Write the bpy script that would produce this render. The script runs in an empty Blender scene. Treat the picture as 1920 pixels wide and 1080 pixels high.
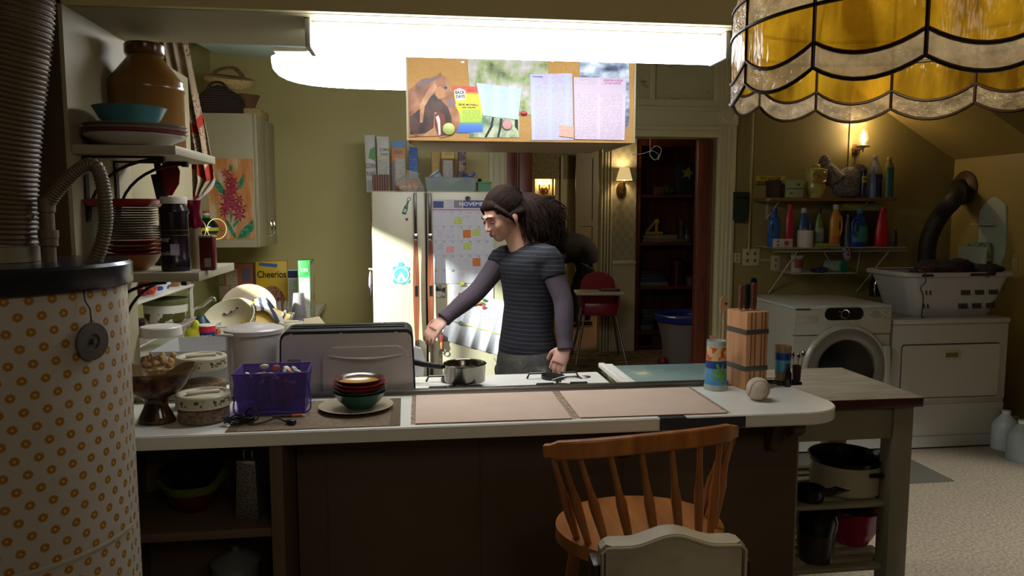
import bpy, bmesh, math, random
from mathutils import Vector as Vec, Matrix as Mat, Euler
R = math.radians
random.seed(7)
SC = bpy.context.scene
COL = SC.collection
# ---------------------------------------------------------------- camera
CH, PITCH, YAW, F = 1.55, R(5.71), R(7.5), 1400.0
def ray(px, py):
    u = (px-960)/F; v = (540-py)/F
    a = math.cos(PITCH)+v*math.sin(PITCH); z = -math.sin(PITCH)+v*math.cos(PITCH)
    return Vec((u*math.cos(YAW)+a*math.sin(YAW), -u*math.sin(YAW)+a*math.cos(YAW), z))
def aY(px, py, y):
    d = ray(px, py); k = y/d.y; return Vec((d.x*k, y, CH+d.z*k))
def aX(px, py, x):
    d = ray(px, py); k = x/d.x; return Vec((x, d.y*k, CH+d.z*k))
def aZ(px, py, z):
    d = ray(px, py); k = (z-CH)/d.z; return Vec((d.x*k, d.y*k, z))
cam = bpy.data.cameras.new('camera'); cam.sensor_width = 36; cam.lens = 26.25; cam.clip_start = .05
co = bpy.data.objects.new('camera', cam); COL.objects.link(co)
co.location = (0, 0, CH); co.rotation_euler = (R(90)-PITCH, 0, -YAW); SC.camera = co
cam.dof.use_dof = False
SC.view_settings.view_transform = 'Standard'; SC.view_settings.look = 'None'
SC.view_settings.gamma = 1; SC.view_settings.use_curve_mapping = False
SC.view_settings.exposure = 0.0

# ---------------------------------------------------------------- materials
def hexc(h):
    h = h.lstrip('#'); o = []
    for i in (0, 2, 4):
        c = int(h[i:i+2], 16)/255
        o.append(c/12.92 if c <= .04045 else ((c+.055)/1.055)**2.4)
    return (*o, 1)
class NT:
    def __init__(s, name):
        s.m = bpy.data.materials.new(name); s.m.use_nodes = True
        s.t = s.m.node_tree; s.b = s.t.nodes['Principled BSDF']; s.out = s.t.nodes['Material Output']
    def n(s, typ, **k):
        x = s.t.nodes.new(typ)
        for a, b in k.items(): setattr(x, a, b)
        return x
    def l(s, a, b): s.t.links.new(a, b)
    def put(s, sock, v):
        if hasattr(v, 'links') or isinstance(v, bpy.types.NodeSocket): s.l(v, sock)
        else: sock.default_value = v
    def m2(s, op, a, b=0, c=None):
        x = s.n('ShaderNodeMath', operation=op); s.put(x.inputs[0], a); s.put(x.inputs[1], b)
        if c is not None: s.put(x.inputs[2], c)
        return x.outputs[0]
    def mix(s, f, a, b):
        x = s.n('ShaderNodeMix', data_type='RGBA'); s.put(x.inputs[0], f); s.put(x.inputs[6], a); s.put(x.inputs[7], b)
        return x.outputs[2]
    def co(s, kind='Object'):
        return s.n('ShaderNodeTexCoord').outputs[kind]
    def xyz(s, v):
        x = s.n('ShaderNodeSeparateXYZ'); s.l(v, x.inputs[0]); return x.outputs
    def noise(s, scale, detail=3, vec=None, sc=None):
        v = vec or s.co()
        if sc:
            mp = s.n('ShaderNodeMapping'); mp.inputs['Scale'].default_value = sc; s.l(v, mp.inputs[0]); v = mp.outputs[0]
        x = s.n('ShaderNodeTexNoise'); x.inputs['Scale'].default_value = scale; x.inputs['Detail'].default_value = detail
        s.l(v, x.inputs['Vector']); return x.outputs[0]
    def ramp(s, v, stops):
        x = s.n('ShaderNodeValToRGB'); e = x.color_ramp.elements
        while len(e) < len(stops): e.new(.5)
        for i, (p, c) in enumerate(stops): e[i].position = p; e[i].color = c if not isinstance(c, str) else hexc(c)
        s.l(v, x.inputs[0]); return x.outputs[0]
    def bump(s, h, st=.2, d=.01):
        x = s.n('ShaderNodeBump'); x.inputs['Strength'].default_value = st; x.inputs['Distance'].default_value = d
        s.l(h, x.inputs['Height']); s.l(x.outputs[0], s.b.inputs['Normal'])
    def col(s, v): s.put(s.b.inputs['Base Color'], v)
    def set(s, **k):
        for a, b in k.items(): s.b.inputs[a.replace('_', ' ')].default_value = b
_mc = {}
def mt(name, c, rough=.5, metal=0, var=.12, sc=14, bump=.06, bsc=60, **k):
    """plain painted / plastic / metal surface with a little procedural variation"""
    if name in _mc: return _mc[name]
    n = NT(name); c1 = hexc(c); c2 = tuple(x*(1-var) for x in c1[:3])+(1,)
    n.col(n.mix(n.noise(sc), c1, c2)); n.set(Roughness=rough, Metallic=metal)
    for a, b in k.items(): n.b.inputs[a].default_value = b
    if bump: n.bump(n.noise(bsc, 2), bump, .004)
    _mc[name] = n.m; return n.m
def wood(name, c1, c2, sc=(1, 12, 12), s=3, rough=.45, bump=.1):
    n = NT(name); f = n.noise(s, 6, sc=sc); n.col(n.ramp(f, [(.3, c1), (.7, c2)])); n.set(Roughness=rough); n.bump(f, bump, .004)
    return n.m
def clear(name, c='#ffffff', a=.15, rough=.08):
    """thin clear glass or plastic: tinted transparency under a glossy coat"""
    n = NT(name); t = n.t; tr = n.n('ShaderNodeBsdfTransparent'); tr.inputs[0].default_value = hexc(c)
    n.set(Roughness=rough); n.col(hexc(c)); mx = n.n('ShaderNodeMixShader'); mx.inputs[0].default_value = a
    n.l(tr.outputs[0], mx.inputs[1]); n.l(n.b.outputs[0], mx.inputs[2]); n.l(mx.outputs[0], n.out.inputs[0]); return n.m
def emit(name, c, s):
    n = NT(name); e = n.n('ShaderNodeEmission'); e.inputs[0].default_value = hexc(c); e.inputs[1].default_value = s
    n.l(e.outputs[0], n.out.inputs[0]); return n.m
def lines(name, paper, ink, pitch=.006, colw=.08, fill=.8, word=90, horiz=True):
    """printed text: rows of broken ink lines in columns"""
    n = NT(name); x, y, z = n.xyz(n.co())[:3]
    row = n.m2('LESS_THAN', n.m2('FRACT', n.m2('DIVIDE', z, pitch)), .4)
    rid = n.m2('FLOOR', n.m2('DIVIDE', z, pitch))
    cx = n.n('ShaderNodeCombineXYZ'); n.l(n.m2('MULTIPLY', x, word), cx.inputs[0]); n.l(n.m2('MULTIPLY', rid, 7.31), cx.inputs[1])
    w = n.m2('GREATER_THAN', n.noise(1.0, 1, vec=cx.outputs[0]), .46)
    cc = n.m2('LESS_THAN', n.m2('FRACT', n.m2('DIVIDE', n.m2('ADD', x, 5*colw), colw)), fill)
    f = n.m2('MULTIPLY', n.m2('MULTIPLY', row, w), n.m2('MULTIPLY', cc, .55))
    n.col(n.mix(f, hexc(paper), hexc(ink))); n.set(Roughness=.7); return n.m
def blotch(name, stops, s=9, rough=.5, sc=None, detail=4, bump=.0):
    n = NT(name); f = n.noise(s, detail, sc=sc); n.col(n.ramp(f, stops)); n.set(Roughness=rough)
    if bump: n.bump(f, bump, .01)
    return n.m

WALL = blotch('olive_wall_paint', [(.3, '#b3a667'), (.7, '#bdb172')], 2.2, .55, bump=.05)
WALLG = blotch('green_wall_paint', [(.3, '#97945a'), (.7, '#a29e64')], 2.2, .55, bump=.05)
WALLY = blotch('ochre_wall_paint', [(.3, '#8f7a42'), (.7, '#9d874c')], 2.2, .5, bump=.05)
TRIM = mt('cream_trim_paint', '#b8ad86', .45)
SOFF = blotch('soffit_paint', [(.3, '#8d8468'), (.7, '#989072')], 3, .6)
PIER = blotch('brown_pier_paint', [(.3, '#4a3a1e'), (.7, '#574526')], 3, .6)
JAMB = blotch('jamb_paint', [(.3, '#a39876'), (.6, '#ada283'), (.8, '#8f8463')], 4, .6)
PANEL = blotch('brown_half_wall', [(.3, '#4e3c28'), (.7, '#574530')], 2.5, .6)
WHITE = mt('white_paint', '#dcd8cc', .4)
CREAM = mt('cream_enamel', '#b5ad90', .35)
LAM = blotch('white_laminate', [(.35, '#dad7ca'), (.7, '#e4e1d5')], 5, .3)
CABW = mt('cream_cabinet_paint', '#9f9474', .45)
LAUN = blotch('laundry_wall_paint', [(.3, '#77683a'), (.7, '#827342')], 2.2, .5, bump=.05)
HEAD = blotch('header_paint', [(.3, '#c0b078'), (.7, '#cbbb84')], 2.2, .6)
BLACK = mt('black_metal', '#0c0c0e', .35)
BLKP = mt('black_plastic', '#101012', .45)
STEEL = mt('brushed_steel', '#9a958c', .32, 1, bump=.03)
CHROME = mt('chrome', '#d8d8d8', .12, 1, bump=0)
DARKM = mt('grey_metal', '#6c6a64', .45, .8)
OAKST = wood('orange_oak', '#7c461e', '#a86c34', (14, 2, 2), 2.2, .38)
BUTCH = wood('worn_butcher_block', '#8a8070', '#a89d8a', (2, 14, 4), 2.5, .55)
REDW = wood('dark_red_wood', '#4a1f12', '#6b3018', (10, 10, 1), 2, .4)
MAHOG = wood('mahogany', '#381408', '#5a2410', (14, 14, 1), 2, .4)
SHELFW = mt('painted_shelf', '#a8a085', .5)
CORKM = blotch('cork', [(.35, '#a67c44'), (.65, '#b78f56')], 420, .9, detail=6, bump=.2)
PAPER = mt('white_paper', '#e4e2dc', .8, bump=0)
SKIN = mt('skin', '#cb9a86', .5, var=.18, sc=9, bump=0, **{'Subsurface Weight': .0})
GLASS = clear('clear_glass', '#f8faf8', .03)
PLAS = clear('clear_plastic', '#dfe6e2', .3, .2)

# ---------------------------------------------------------------- geometry
class MB:
    def __init__(s, T=None): s.bm = bmesh.new(); s.T = T or Mat(); s.i = 0; s.mats = []; s.uv = None
    def use(s, m):
        if m not in s.mats: s.mats.append(m)
        s.i = s.mats.index(m); return s
    def _add(s, vs, fs, T=None):
        T = s.T @ (T or Mat()); bv = [s.bm.verts.new(T @ Vec(v)) for v in vs]; out = []
        for f in fs:
            try: q = s.bm.faces.new([bv[k] for k in f]); q.material_index = s.i; q.smooth = True; out.append(q)
            except ValueError: pass
        return bv, out
    def box(s, c, d, rot=(0, 0, 0), bev=0, seg=2, taper=None):
        x, y, z = [k/2 for k in d]; tx, ty = taper or (1, 1)
        vs = [(-x, -y, -z), (x, -y, -z), (x, y, -z), (-x, y, -z), (-x*tx, -y*ty, z), (x*tx, -y*ty, z), (x*tx, y*ty, z), (-x*tx, y*ty, z)]
        bv, fs = s._add(vs, [(3, 2, 1, 0), (4, 5, 6, 7), (0, 1, 5, 4), (1, 2, 6, 5), (2, 3, 7, 6), (3, 0, 4, 7)],
                        Mat.Translation(c) @ Euler(rot).to_matrix().to_4x4())
        if bev:
            es = list({e for f in fs for e in f.edges})
            r = bmesh.ops.bevel(s.bm, geom=es, offset=bev, segments=seg, affect='EDGES', profile=.5)
            for f in r['faces']: f.material_index = s.i; f.smooth = True
        return s
    def b(s, x0, x1, y0, y1, z0, z1, bev=0):
        return s.box(((x0+x1)/2, (y0+y1)/2, (z0+z1)/2), (abs(x1-x0), abs(y1-y0), abs(z1-z0)), bev=bev)
    def lathe(s, prof, c=(0, 0, 0), n=32, rot=(0, 0, 0), sx=1, sy=1, a0=0, a1=360, fn=None):
        full = abs(a1-a0) >= 360; m = n if full else n+1; vs = []; fs = []
        for (r, z) in prof:
            for k in range(m):
                a = R(a0+(a1-a0)*k/n); rr = r*(fn(a, z) if fn else 1)
                vs.append((rr*math.cos(a)*sx, rr*math.sin(a)*sy, z))
        for j in range(len(prof)-1):
            for k in range(n):
                k2 = (k+1) % m if full else k+1
                fs.append((j*m+k, j*m+k2, (j+1)*m+k2, (j+1)*m+k))
        bv, ff = s._add(vs, fs, Mat.Translation(c) @ Euler(rot).to_matrix().to_4x4())
        for j in (0, len(prof)-1):
            if prof[j][0] < 1e-6: bmesh.ops.remove_doubles(s.bm, verts=bv[j*m:(j+1)*m], dist=1e-7)
        return s
    def cyl(s, p, q, r, r2=None, n=16):
        return s.tube([p, q], [r, r if r2 is None else r2], n)
    def tube(s, pts, r, n=10, flat=1, cap=True, up=None):
        pts = [Vec(p) for p in pts]; N = len(pts)
        if not isinstance(r, (list, tuple)): r = [r]*N
        vs = []; fs = []; prev = None
        for i, p in enumerate(pts):
            t = (pts[min(i+1, N-1)]-pts[max(i-1, 0)])
            if t.length < 1e-9: t = Vec((0, 0, 1))
            t.normalize()
            if prev is None:
                a = Vec(up) if up else (Vec((0, 0, 1)) if abs(t.z) < .9 else Vec((1, 0, 0)))
            else: a = prev
            u = (a - t*a.dot(t)); u.normalize(); w = t.cross(u); prev = u
            for k in range(n):
                g = 2*math.pi*k/n; vs.append(p+u*(r[i]*math.cos(g))+w*(r[i]*flat*math.sin(g)))
        for i in range(N-1):
            for k in range(n): fs.append((i*n+k, i*n+(k+1) % n, (i+1)*n+(k+1) % n, (i+1)*n+k))
        if cap: fs.append(tuple(range(n-1, -1, -1))); fs.append(tuple((N-1)*n+k for k in range(n)))
        s._add(vs, fs); return s
    def prism(s, pts, d0, d1, plane='XZ', T=None, bev=0):
        """outline polygon extruded between d0 and d1 along the plane's normal"""
        n = len(pts)
        mk = {'XZ': lambda a, b, d: (a, d, b), 'XY': lambda a, b, d: (a, b, d), 'YZ': lambda a, b, d: (d, a, b)}[plane]
        vs = [mk(a, b, d0) for a, b in pts]+[mk(a, b, d1) for a, b in pts]
        fs = [tuple(range(n)), tuple(range(2*n-1, n-1, -1))]+[(k, (k+1) % n, n+(k+1) % n, n+k) for k in range(n)]
        bv, ff = s._add(vs, fs, T)
        if bev:
            es = list({e for f in ff[:2] for e in f.edges}); r = bmesh.ops.bevel(s.bm, geom=es, offset=bev, segments=2, affect='EDGES')
            for f in r['faces']: f.material_index = s.i; f.smooth = True
        return s
    def ball(s, c, r, n=16, rot=(0, 0, 0)):
        if not isinstance(r, (tuple, list)): r = (r, r, r)
        pr = [(math.sin(math.pi*k/n), -math.cos(math.pi*k/n)) for k in range(n+1)]; pr[0] = (0, -1); pr[-1] = (0, 1)
        vs = []; m = n*2; fs = []
        for (a, z) in pr:
            for k in range(m): g = 2*math.pi*k/m; vs.append((a*math.cos(g)*r[0], a*math.sin(g)*r[1], z*r[2]))
        for j in range(n):
            for k in range(m): fs.append((j*m+k, j*m+(k+1) % m, (j+1)*m+(k+1) % m, (j+1)*m+k))
        bv, ff = s._add(vs, fs, Mat.Translation(c) @ Euler(rot).to_matrix().to_4x4())
        bmesh.ops.remove_doubles(s.bm, verts=bv[:m]+bv[-m:], dist=1e-6); return s
    def done(s, name, mat=None, parent=None, loc=(0, 0, 0), rot=(0, 0, 0), ang=38, norm=True):
        bm = s.bm
        if norm: bmesh.ops.recalc_face_normals(bm, faces=bm.faces)
        for e in bm.edges:
            if len(e.link_faces) == 2 and e.calc_face_angle(0) > R(ang): e.smooth = False
        me = bpy.data.meshes.new(name); bm.to_mesh(me); bm.free()
        for m in (s.mats or [mat]): me.materials.append(m)
        o = bpy.data.objects.new(name, me); COL.objects.link(o); o.location = loc; o.rotation_euler = rot
        if parent: o.parent = parent
        return o
def tag(o, label, cat, group=None, kind=None):
    o['label'] = label; o['category'] = cat
    if group: o['group'] = group
    if kind: o['kind'] = kind
    return o
def empty(name, label, cat, loc=(0, 0, 0), rz=0, group=None, rot=None):
    o = bpy.data.objects.new(name, None); COL.objects.link(o); o.location = loc; o.rotation_euler = rot or (0, 0, rz)
    o.empty_display_size = .05
    return tag(o, label, cat, group)
def struct(mb, name, mat=None, parent=None, **k):
    o = mb.done(name, mat, parent, **k)
    if not parent: o['kind'] = 'structure'
    return o
def dup(root, loc, rz=None, label=None, group=None):
    r = root.copy(); COL.objects.link(r); r.location = loc
    if rz is not None: r.rotation_euler = (0, 0, rz)
    if label: r['label'] = label
    if group: r['group'] = group
    for ch in list(root.children):
        c = ch.copy(); COL.objects.link(c); c.parent = r
        for g in list(ch.children): d = g.copy(); COL.objects.link(d); d.parent = c
    return r
def text(s_, size, mat, parent, loc, rot=(R(90), 0, 0), name='lettering', ex=.0006, sx=1, bold=.0, align='CENTER'):
    cu = bpy.data.curves.new('t', 'FONT'); cu.body = s_; cu.size = size; cu.extrude = ex; cu.align_x = align; cu.align_y = 'CENTER'
    cu.offset = bold; cu.resolution_u = 3
    o = bpy.data.objects.new('t', cu); COL.objects.link(o)
    dg = bpy.context.evaluated_depsgraph_get(); me = bpy.data.meshes.new_from_object(o.evaluated_get(dg))
    bpy.data.objects.remove(o); me.materials.clear(); me.materials.append(mat); me.name = name
    q = bpy.data.objects.new(name, me); COL.objects.link(q); q.location = loc; q.rotation_euler = rot; q.scale = (sx, 1, 1)
    if parent: q.parent = parent
    return q
def rrect(w, h, r, n=5, cx=0, cz=0):
    o = []
    for (sx, sz, a) in ((1, 1, 0), (-1, 1, 90), (-1, -1, 180), (1, -1, 270)):
        for k in range(n+1):
            g = R(a+90*k/n); o.append((cx+sx*(w/2-r)+r*math.cos(g), cz+sz*(h/2-r)+r*math.sin(g)))
    return o
def spline(pts, n=12):
    pts = [Vec(p) for p in pts]; P = [2*pts[0]-pts[1]]+pts+[2*pts[-1]-pts[-2]]; o = []
    for i in range(1, len(P)-2):
        for k in range(n):
            t = k/n; a, b, c, d = P[i-1], P[i], P[i+1], P[i+2]
            o.append(.5*((2*b)+(c-a)*t+(2*a-5*b+4*c-d)*t*t+(3*b-a-3*c+d)*t**3))
    o.append(P[-2]); return o
def remesh(o, vox, smooth=4, fac=.5):
    m = o.modifiers.new('r', 'REMESH'); m.mode = 'VOXEL'; m.voxel_size = vox; m.use_smooth_shade = True
    if smooth: k = o.modifiers.new('s', 'SMOOTH'); k.iterations = smooth; k.factor = fac
    dg = bpy.context.evaluated_depsgraph_get(); me = bpy.data.meshes.new_from_object(o.evaluated_get(dg))
    ms = list(o.data.materials); o.modifiers.clear(); o.data = me; me.materials.clear()
    for q in ms: me.materials.append(q)
    for p in me.polygons: p.use_smooth = True; p.material_index = 0
    return o
# ================================================================ SETTING
XL, YB, XR, ZC = -1.35, 5.4, 4.2, 2.78          # kitchen left wall, back wall, right wall, ceiling
YF, YK, ZS = 2.08, 2.50, 2.078                  # pass-through wall front and back, soffit height
n = NT('speckled_floor'); f1 = n.noise(70, 4); f2 = n.noise(6, 3)
n.col(n.mix(n.m2('MULTIPLY', f2, .5), n.ramp(f1, [(.36, '#7d705c'), (.5, '#9a8c75'), (.66, '#aca08a')]), hexc('#8d806c'))); n.set(Roughness=.45)
FLOOR = n.m
struct(MB().b(-3.2, XR, -3, YB+.05, -.1, 0), 'floor', FLOOR)
RUG2 = blotch('patterned_carpet', [(.38, '#3a2c1a'), (.5, '#7d6a48'), (.56, '#4a3b26'), (.66, '#8a7856')], 5, .9, sc=(1, 2.2, 1))
struct(MB().b(-.6, 3.6, YB+.05, 8.2, -.1, 0), 'floor', RUG2)
FL3 = wood('pinkish_boards', '#7a5a48', '#8f6c58', (2, 12, 1), 2, .5)
struct(MB().b(.2, 4.4, 8.2, 12.6, -.1, 0), 'floor', FL3)
struct(MB().b(-2.0, XR, -3, YK, ZC, ZC+.1), 'ceiling', SOFF)
struct(MB().b(-1.5, XR, YK, YB+.2, ZC, ZC+.1), 'ceiling', SOFF)
struct(MB().b(-.6, 3.6, YB+.2, 8.2, 2.6, 2.7), 'ceiling', TRIM)
struct(MB().b(.2, 4.4, 8.2, 12.6, 2.6, 2.7), 'ceiling', TRIM)
# kitchen left wall with window hole, sized to trim the outside lamp's beam
WY0, WY1, WZ0, WZ1 = 3.15, 4.05, 1.50, 2.04
m = MB().b(XL-.15, XL, YK, WY0, 0, ZC).b(XL-.15, XL, WY1, YB+.15, 0, ZC).b(XL-.15, XL, WY0, WY1, 0, WZ0).b(XL-.15, XL, WY0, WY1, WZ1, ZC)
struct(m, 'wall_left', WALLG)
# back wall with doorway
DX0, DX1, DZ = .672, 2.25, 2.11
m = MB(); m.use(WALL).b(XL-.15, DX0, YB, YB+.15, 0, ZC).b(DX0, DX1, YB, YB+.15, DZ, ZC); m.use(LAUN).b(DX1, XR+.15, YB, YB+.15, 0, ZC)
struct(m, 'wall_back')
struct(MB().b(XR, XR+.15, -3, YB+.15, 0, ZC), 'wall_right', WALLY)
struct(MB().b(-2.0, XR, -3.1, -3, 0, ZC), 'wall_front', WALLY)
struct(MB().b(-2.1, -2.0, -3, YK, 0, ZC), 'wall_dining', WALLY)
# pier left of the pass-through, header beam over it, half wall below
m = MB(); m.use(PIER).b(-2.0, -.885, YF, YK, 0, ZC); m.use(JAMB).b(-.885, -.875, YF+.002, YK, 0, ZS)
struct(m, 'wall_pier')
m = MB(); m.use(HEAD).b(-.875, XR, YF-.004, YF+.02, ZS+.001, ZC); m.use(SOFF).b(-.875, XR, YF+.02, YK, ZS, ZC)
m.use(TRIM).b(-.875, XR, YK, YK+.02, ZS+.02, ZC); struct(m, 'wall_header')
m = MB(); m.use(PANEL).b(-.36, 1.255, 2.27, 2.40, 0, .922)
m.use(PANEL)
for x in (-.27, .2, .66): m.b(x-.002, x+.002, 2.266, 2.27, .02, .92)
struct(m, 'wall_counter')
# sloping underside of the stairs over the laundry corner
p0 = (XR+.02, 1.955); sl = math.tan(R(32)); pts = [p0, (3.731, 2.244), (3.15, 2.244+(3.731-3.15)*.62), (3.15, ZC+.02), (XR+.02, ZC+.02)]
struct(MB().prism(pts, 4.55, YB+.02), 'trim_stair', WALLY)
# right-wall door casing strip and baseboard
struct(MB().b(XR-.02, XR, 4.0, 4.12, 0, 2.0), 'trim_1', TRIM)
struct(MB().b(2.4, 3.0, YB-.02, YB, 0, .12), 'baseboard_back', TRIM)
# thin conduit down the laundry wall
a = aY(1411, 200, YB); b_ = aY(1411, 470, YB)
tag(MB().cyl((a.x, YB-.012, 2.7), (a.x, YB-.012, b_.z), .009).done('conduit_pipe', WALLY), 'thin painted conduit running down the ochre wall beside the door casing', 'pipe')
a = aY(1597, 200, YB)
struct(MB().b(a.x-.012, a.x+.012, YB-.01, YB, 1.4, 2.7), 'trim_2', WALLY)
# window in the left wall
wf = MB()
for (y0, y1, z0, z1) in ((WY0-.07, WY0, WZ0-.07, WZ1+.07), (WY1, WY1+.07, WZ0-.07, WZ1+.07), (WY0, WY1, WZ1, WZ1+.07), (WY0, WY1, WZ0-.07, WZ0)):
    wf.b(XL-.02, XL+.02, y0, y1, z0, z1, .004)
wf.b(XL-.12, XL-.09, 3.58, 3.61, WZ0, WZ1)
w = struct(wf, 'window_1', WHITE)
MB().b(XL-.108, XL-.104, WY0, WY1, WZ0, WZ1).done('pane', GLASS, w)
# doorway casing, transom panel and rosette (fluted)
def flute(mb, x0, x1, z0, z1, y=YB, k=4):
    mb.b(x0, x1, y-.025, y, z0, z1, .003)
    w_ = (x1-x0)/(k*2+1)
    for i in range(k): mb.b(x0+w_*(2*i+1), x0+w_*(2*i+2), y-.031, y-.02, z0+.02, z1-.02, .002)
cx1 = 2.395
m = MB(); flute(m, DX1, cx1, 0, 2.20); flute(m, DX1, cx1, 2.36, ZC); struct(m, 'trim_3', TRIM)
m = MB().b(DX1-.003, cx1+.006, YB-.034, YB, 2.2, 2.36, .003)
m.lathe([(.058, 0), (.058, .008), (.048, .012), (.044, .006), (.02, .006), (.016, .012), (0, .014)], ((DX1+cx1)/2, YB-.034, 2.28), 28, (R(90), 0, 0)); struct(m, 'trim_4', TRIM)
m = MB(); flute(m, DX0-.13, DX0, 0, ZC, k=3); struct(m, 'trim_5', TRIM)
m = MB().b(DX0, DX1, YB-.028, YB, DZ, 2.16, .004).b(DX0, DX1, YB-.034, YB, 2.16, 2.19, .004).b(DX0, DX1, YB-.02, YB, 2.19, 2.30).b(DX0, DX1, YB-.04, YB, 2.3, 2.33, .004)
struct(m, 'trim_6', TRIM)
n = NT('faded_floral_panel'); f = n.noise(3.2, 8, sc=(1, 1, 2.5)); n.col(n.ramp(f, [(.36, '#4d4938'), (.42, '#a59d76'), (.8, '#b2a982')])); n.set(Roughness=.5)
m = MB(); m.use(TRIM).b(DX0, DX1, YB-.03, YB, 2.33, 2.38).b(DX0, DX1, YB-.03, YB, 2.74, ZC)
for x in (DX0+.02, 1.2, 1.74, DX1-.02): m.b(x-.02, x+.02, YB-.03, YB, 2.38, 2.74, .003)
m.use(n.m).b(DX0, DX1, YB-.008, YB-.001, 2.38, 2.74); struct(m, 'window_2')
# stained wooden jambs, folding doors
xa = aY(1305, 400, YB+.06).x
m = MB(); 
for i, (x0, x1) in enumerate(((xa, xa+.085), (xa+.09, xa+.16))): m.b(x0, x1, YB+.04+.02*i, YB+.10+.02*i, .01, DZ-.01, .006)
m.b(xa+.165, DX1+.002, YB+.01, YB+.14, 0, DZ, .003); d = struct(m, 'door_1', REDW)
MB().b(xa+.05, xa+.06, YB+.03, YB+.04, .95, 1.07, .002).done('door_handle', MAHOG, d)
m = MB(); x1 = aY(996, 400, YB+.1).x
m.b(DX0-.002, DX0+.06, YB, YB+.15, 0, DZ, .004).b(DX0+.06, DX0+.085, YB+.05, YB+.12, 0, DZ, .004).b(DX0+.1, x1, YB+.05, YB+.11, 0, DZ, .004)
struct(m, 'door_2', REDW)
# ------------------------------------------------ second room beyond the doorway
Y2 = 8.1
n = NT('patterned_wallpaper'); x, y, z = n.xyz(n.co())[:3]
u = n.m2('SINE', n.m2('MULTIPLY', x, 62)); v = n.m2('SINE', n.m2('MULTIPLY', z, 44)); f = n.m2('ADD', n.m2('MULTIPLY', u, v), n.m2('MULTIPLY', n.noise(60), .9))
n.col(n.ramp(f, [(.2, '#948b6c'), (.9, '#867c5e')])); n.set(Roughness=.7); WPAP = n.m
X = lambda px, y=Y2: aY(px, 420, y).x
zr = aY(1170, 489, Y2).z
m = MB(); m.use(WPAP).b(X(1148), X(1192), Y2, Y2+.12, zr, 2.6).b(X(1192), 3.6, Y2+.5, Y2+.6, 0, 2.6)
m.use(TRIM).b(X(1148), X(1192), Y2-.01, Y2+.12, 0, zr-.04).b(X(1148), X(1192), Y2-.03, Y2+.12, zr-.04, zr, .005).b(-.6, X(985), Y2, Y2+.12, 0, 2.6).b(X(985), X(1148), Y2, Y2+.12, 2.25, 2.6)
struct(m, 'wall_hall')
struct(MB().b(3.6, 3.7, YB+.15, 8.8, 0, 2.6), 'wall_hall_right', WPAP)
struct(MB().b(-.7, -.6, YB+.15, 8.2, 0, 2.6), 'wall_hall_left', WPAP)
m = MB()
for i in range(4):
    x0 = X(1126)+i*(X(1149)-X(1126))/4; m.b(x0, x0+.022, Y2-.02-.006*(i % 2), Y2+.12, 0, 2.25, .004)
struct(m, 'trim_7', TRIM)
# panelled door standing open in the inner doorway
Yd = 10.9; m = MB(); x0, x1 = X(1080, Yd), X(1122, Yd); 
DOORC = mt('grey_brown_door_paint', '#6c6350', .5)
m.b(x0, x0+.08, Yd+.03, Yd+.07, 0.02, 2.56).b(x1-.08, x1, Yd+.03, Yd+.07, .02, 2.56).b(x0+.08, x1-.08, Yd+.045, Yd+.055, .02, 2.56)
for z0, z1 in ((.02, .2), (.95, 1.12), (1.36, 1.44), (2.36, 2.56)): m.b(x0+.08, x1-.08, Yd+.031, Yd+.069, z0, z1)
m.use(DOORC); d = struct(m, 'door_3')
MB().ball((x0+.03, Yd+.01, 1.0), .025, 8).done('door_handle', STEEL, d)
# far room
Y3 = 12.4; XX = lambda px: X(px, Y3)
m = MB(); m.use(TRIM).b(.2, XX(1003), Y3, Y3+.1, 0, 2.6).b(XX(1040), 4.4, Y3, Y3+.1, 0, 2.6).b(XX(1003), XX(1040), Y3+.25, Y3+.3, 0, 2.6)
zt = aY(1020, 330, Y3).z; m.b(XX(1003), XX(1040), Y3, Y3+.3, zt, 2.6).b(XX(1003), XX(1040), Y3, Y3+.3, 0, .6)
for py in (366, 405): q = aY(1020, py, Y3).z; m.b(XX(1003), XX(1040), Y3, Y3+.26, q-.02, q)
struct(m, 'wall_parlour')
WPA2 = blotch('parlour_wallpaper', [(.4, '#7a7048'), (.6, '#8f8660'), (.7, '#62583a')], 18, .7)
struct(MB().b(XX(996), XX(1078), Y3-.012, Y3-.001, 2.12, 2.6), 'trim_8', WPA2)
struct(MB().b(XX(1050), XX(1054), Y3-.05, Y3, 0, 2.5).b(XX(1076), XX(1084), Y3-.3, Y3, 0, 2.5), 'trim_9', TRIM)
struct(MB().b(.1, .2, 8.2, 12.5, 0, 2.6), 'wall_parlour_left', WPA2)
struct(MB().b(4.4, 4.5, 8.2, 12.5, 0, 2.6), 'wall_parlour_right', WPA2)

# ================================================================ COUNTERS
t = empty('serving_counter', 'long white laminate serving counter with rounded end and taped front edge under the pass-through', 'counter', (0, 0, 0))
def cnt(z0, z1):
    r = .13; xr, y0, y1 = 1.30, 2.04, 2.45; p = [(-.87, y0)]
    for k in range(9): a = R(-90+90*k/8); p.append((xr-r+r*math.cos(a), y0+r+r*math.sin(a)))
    p += [(xr-.04, y1), (-.87, y1)]
    return p
MB().prism(cnt(0, 0), .922, .96, 'XY', bev=.003).done('worktop', LAM, t)
TAPE = mt('dark_grey_tape', '#2f2f33', .55)
MB().b(.70, .96, 2.0345, 2.0385, .925, .957).b(.70, .78, 2.034, 2.075, .9585, .9605).done('tape_patch', TAPE, t)
m = MB().b(-.87, 1.27, 2.425, 2.455, .955, .972, .002).b(-.87, 1.27, 2.40, 2.425, .9595, .9625)
m.done('metal_edge_strip', STEEL, t)
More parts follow.
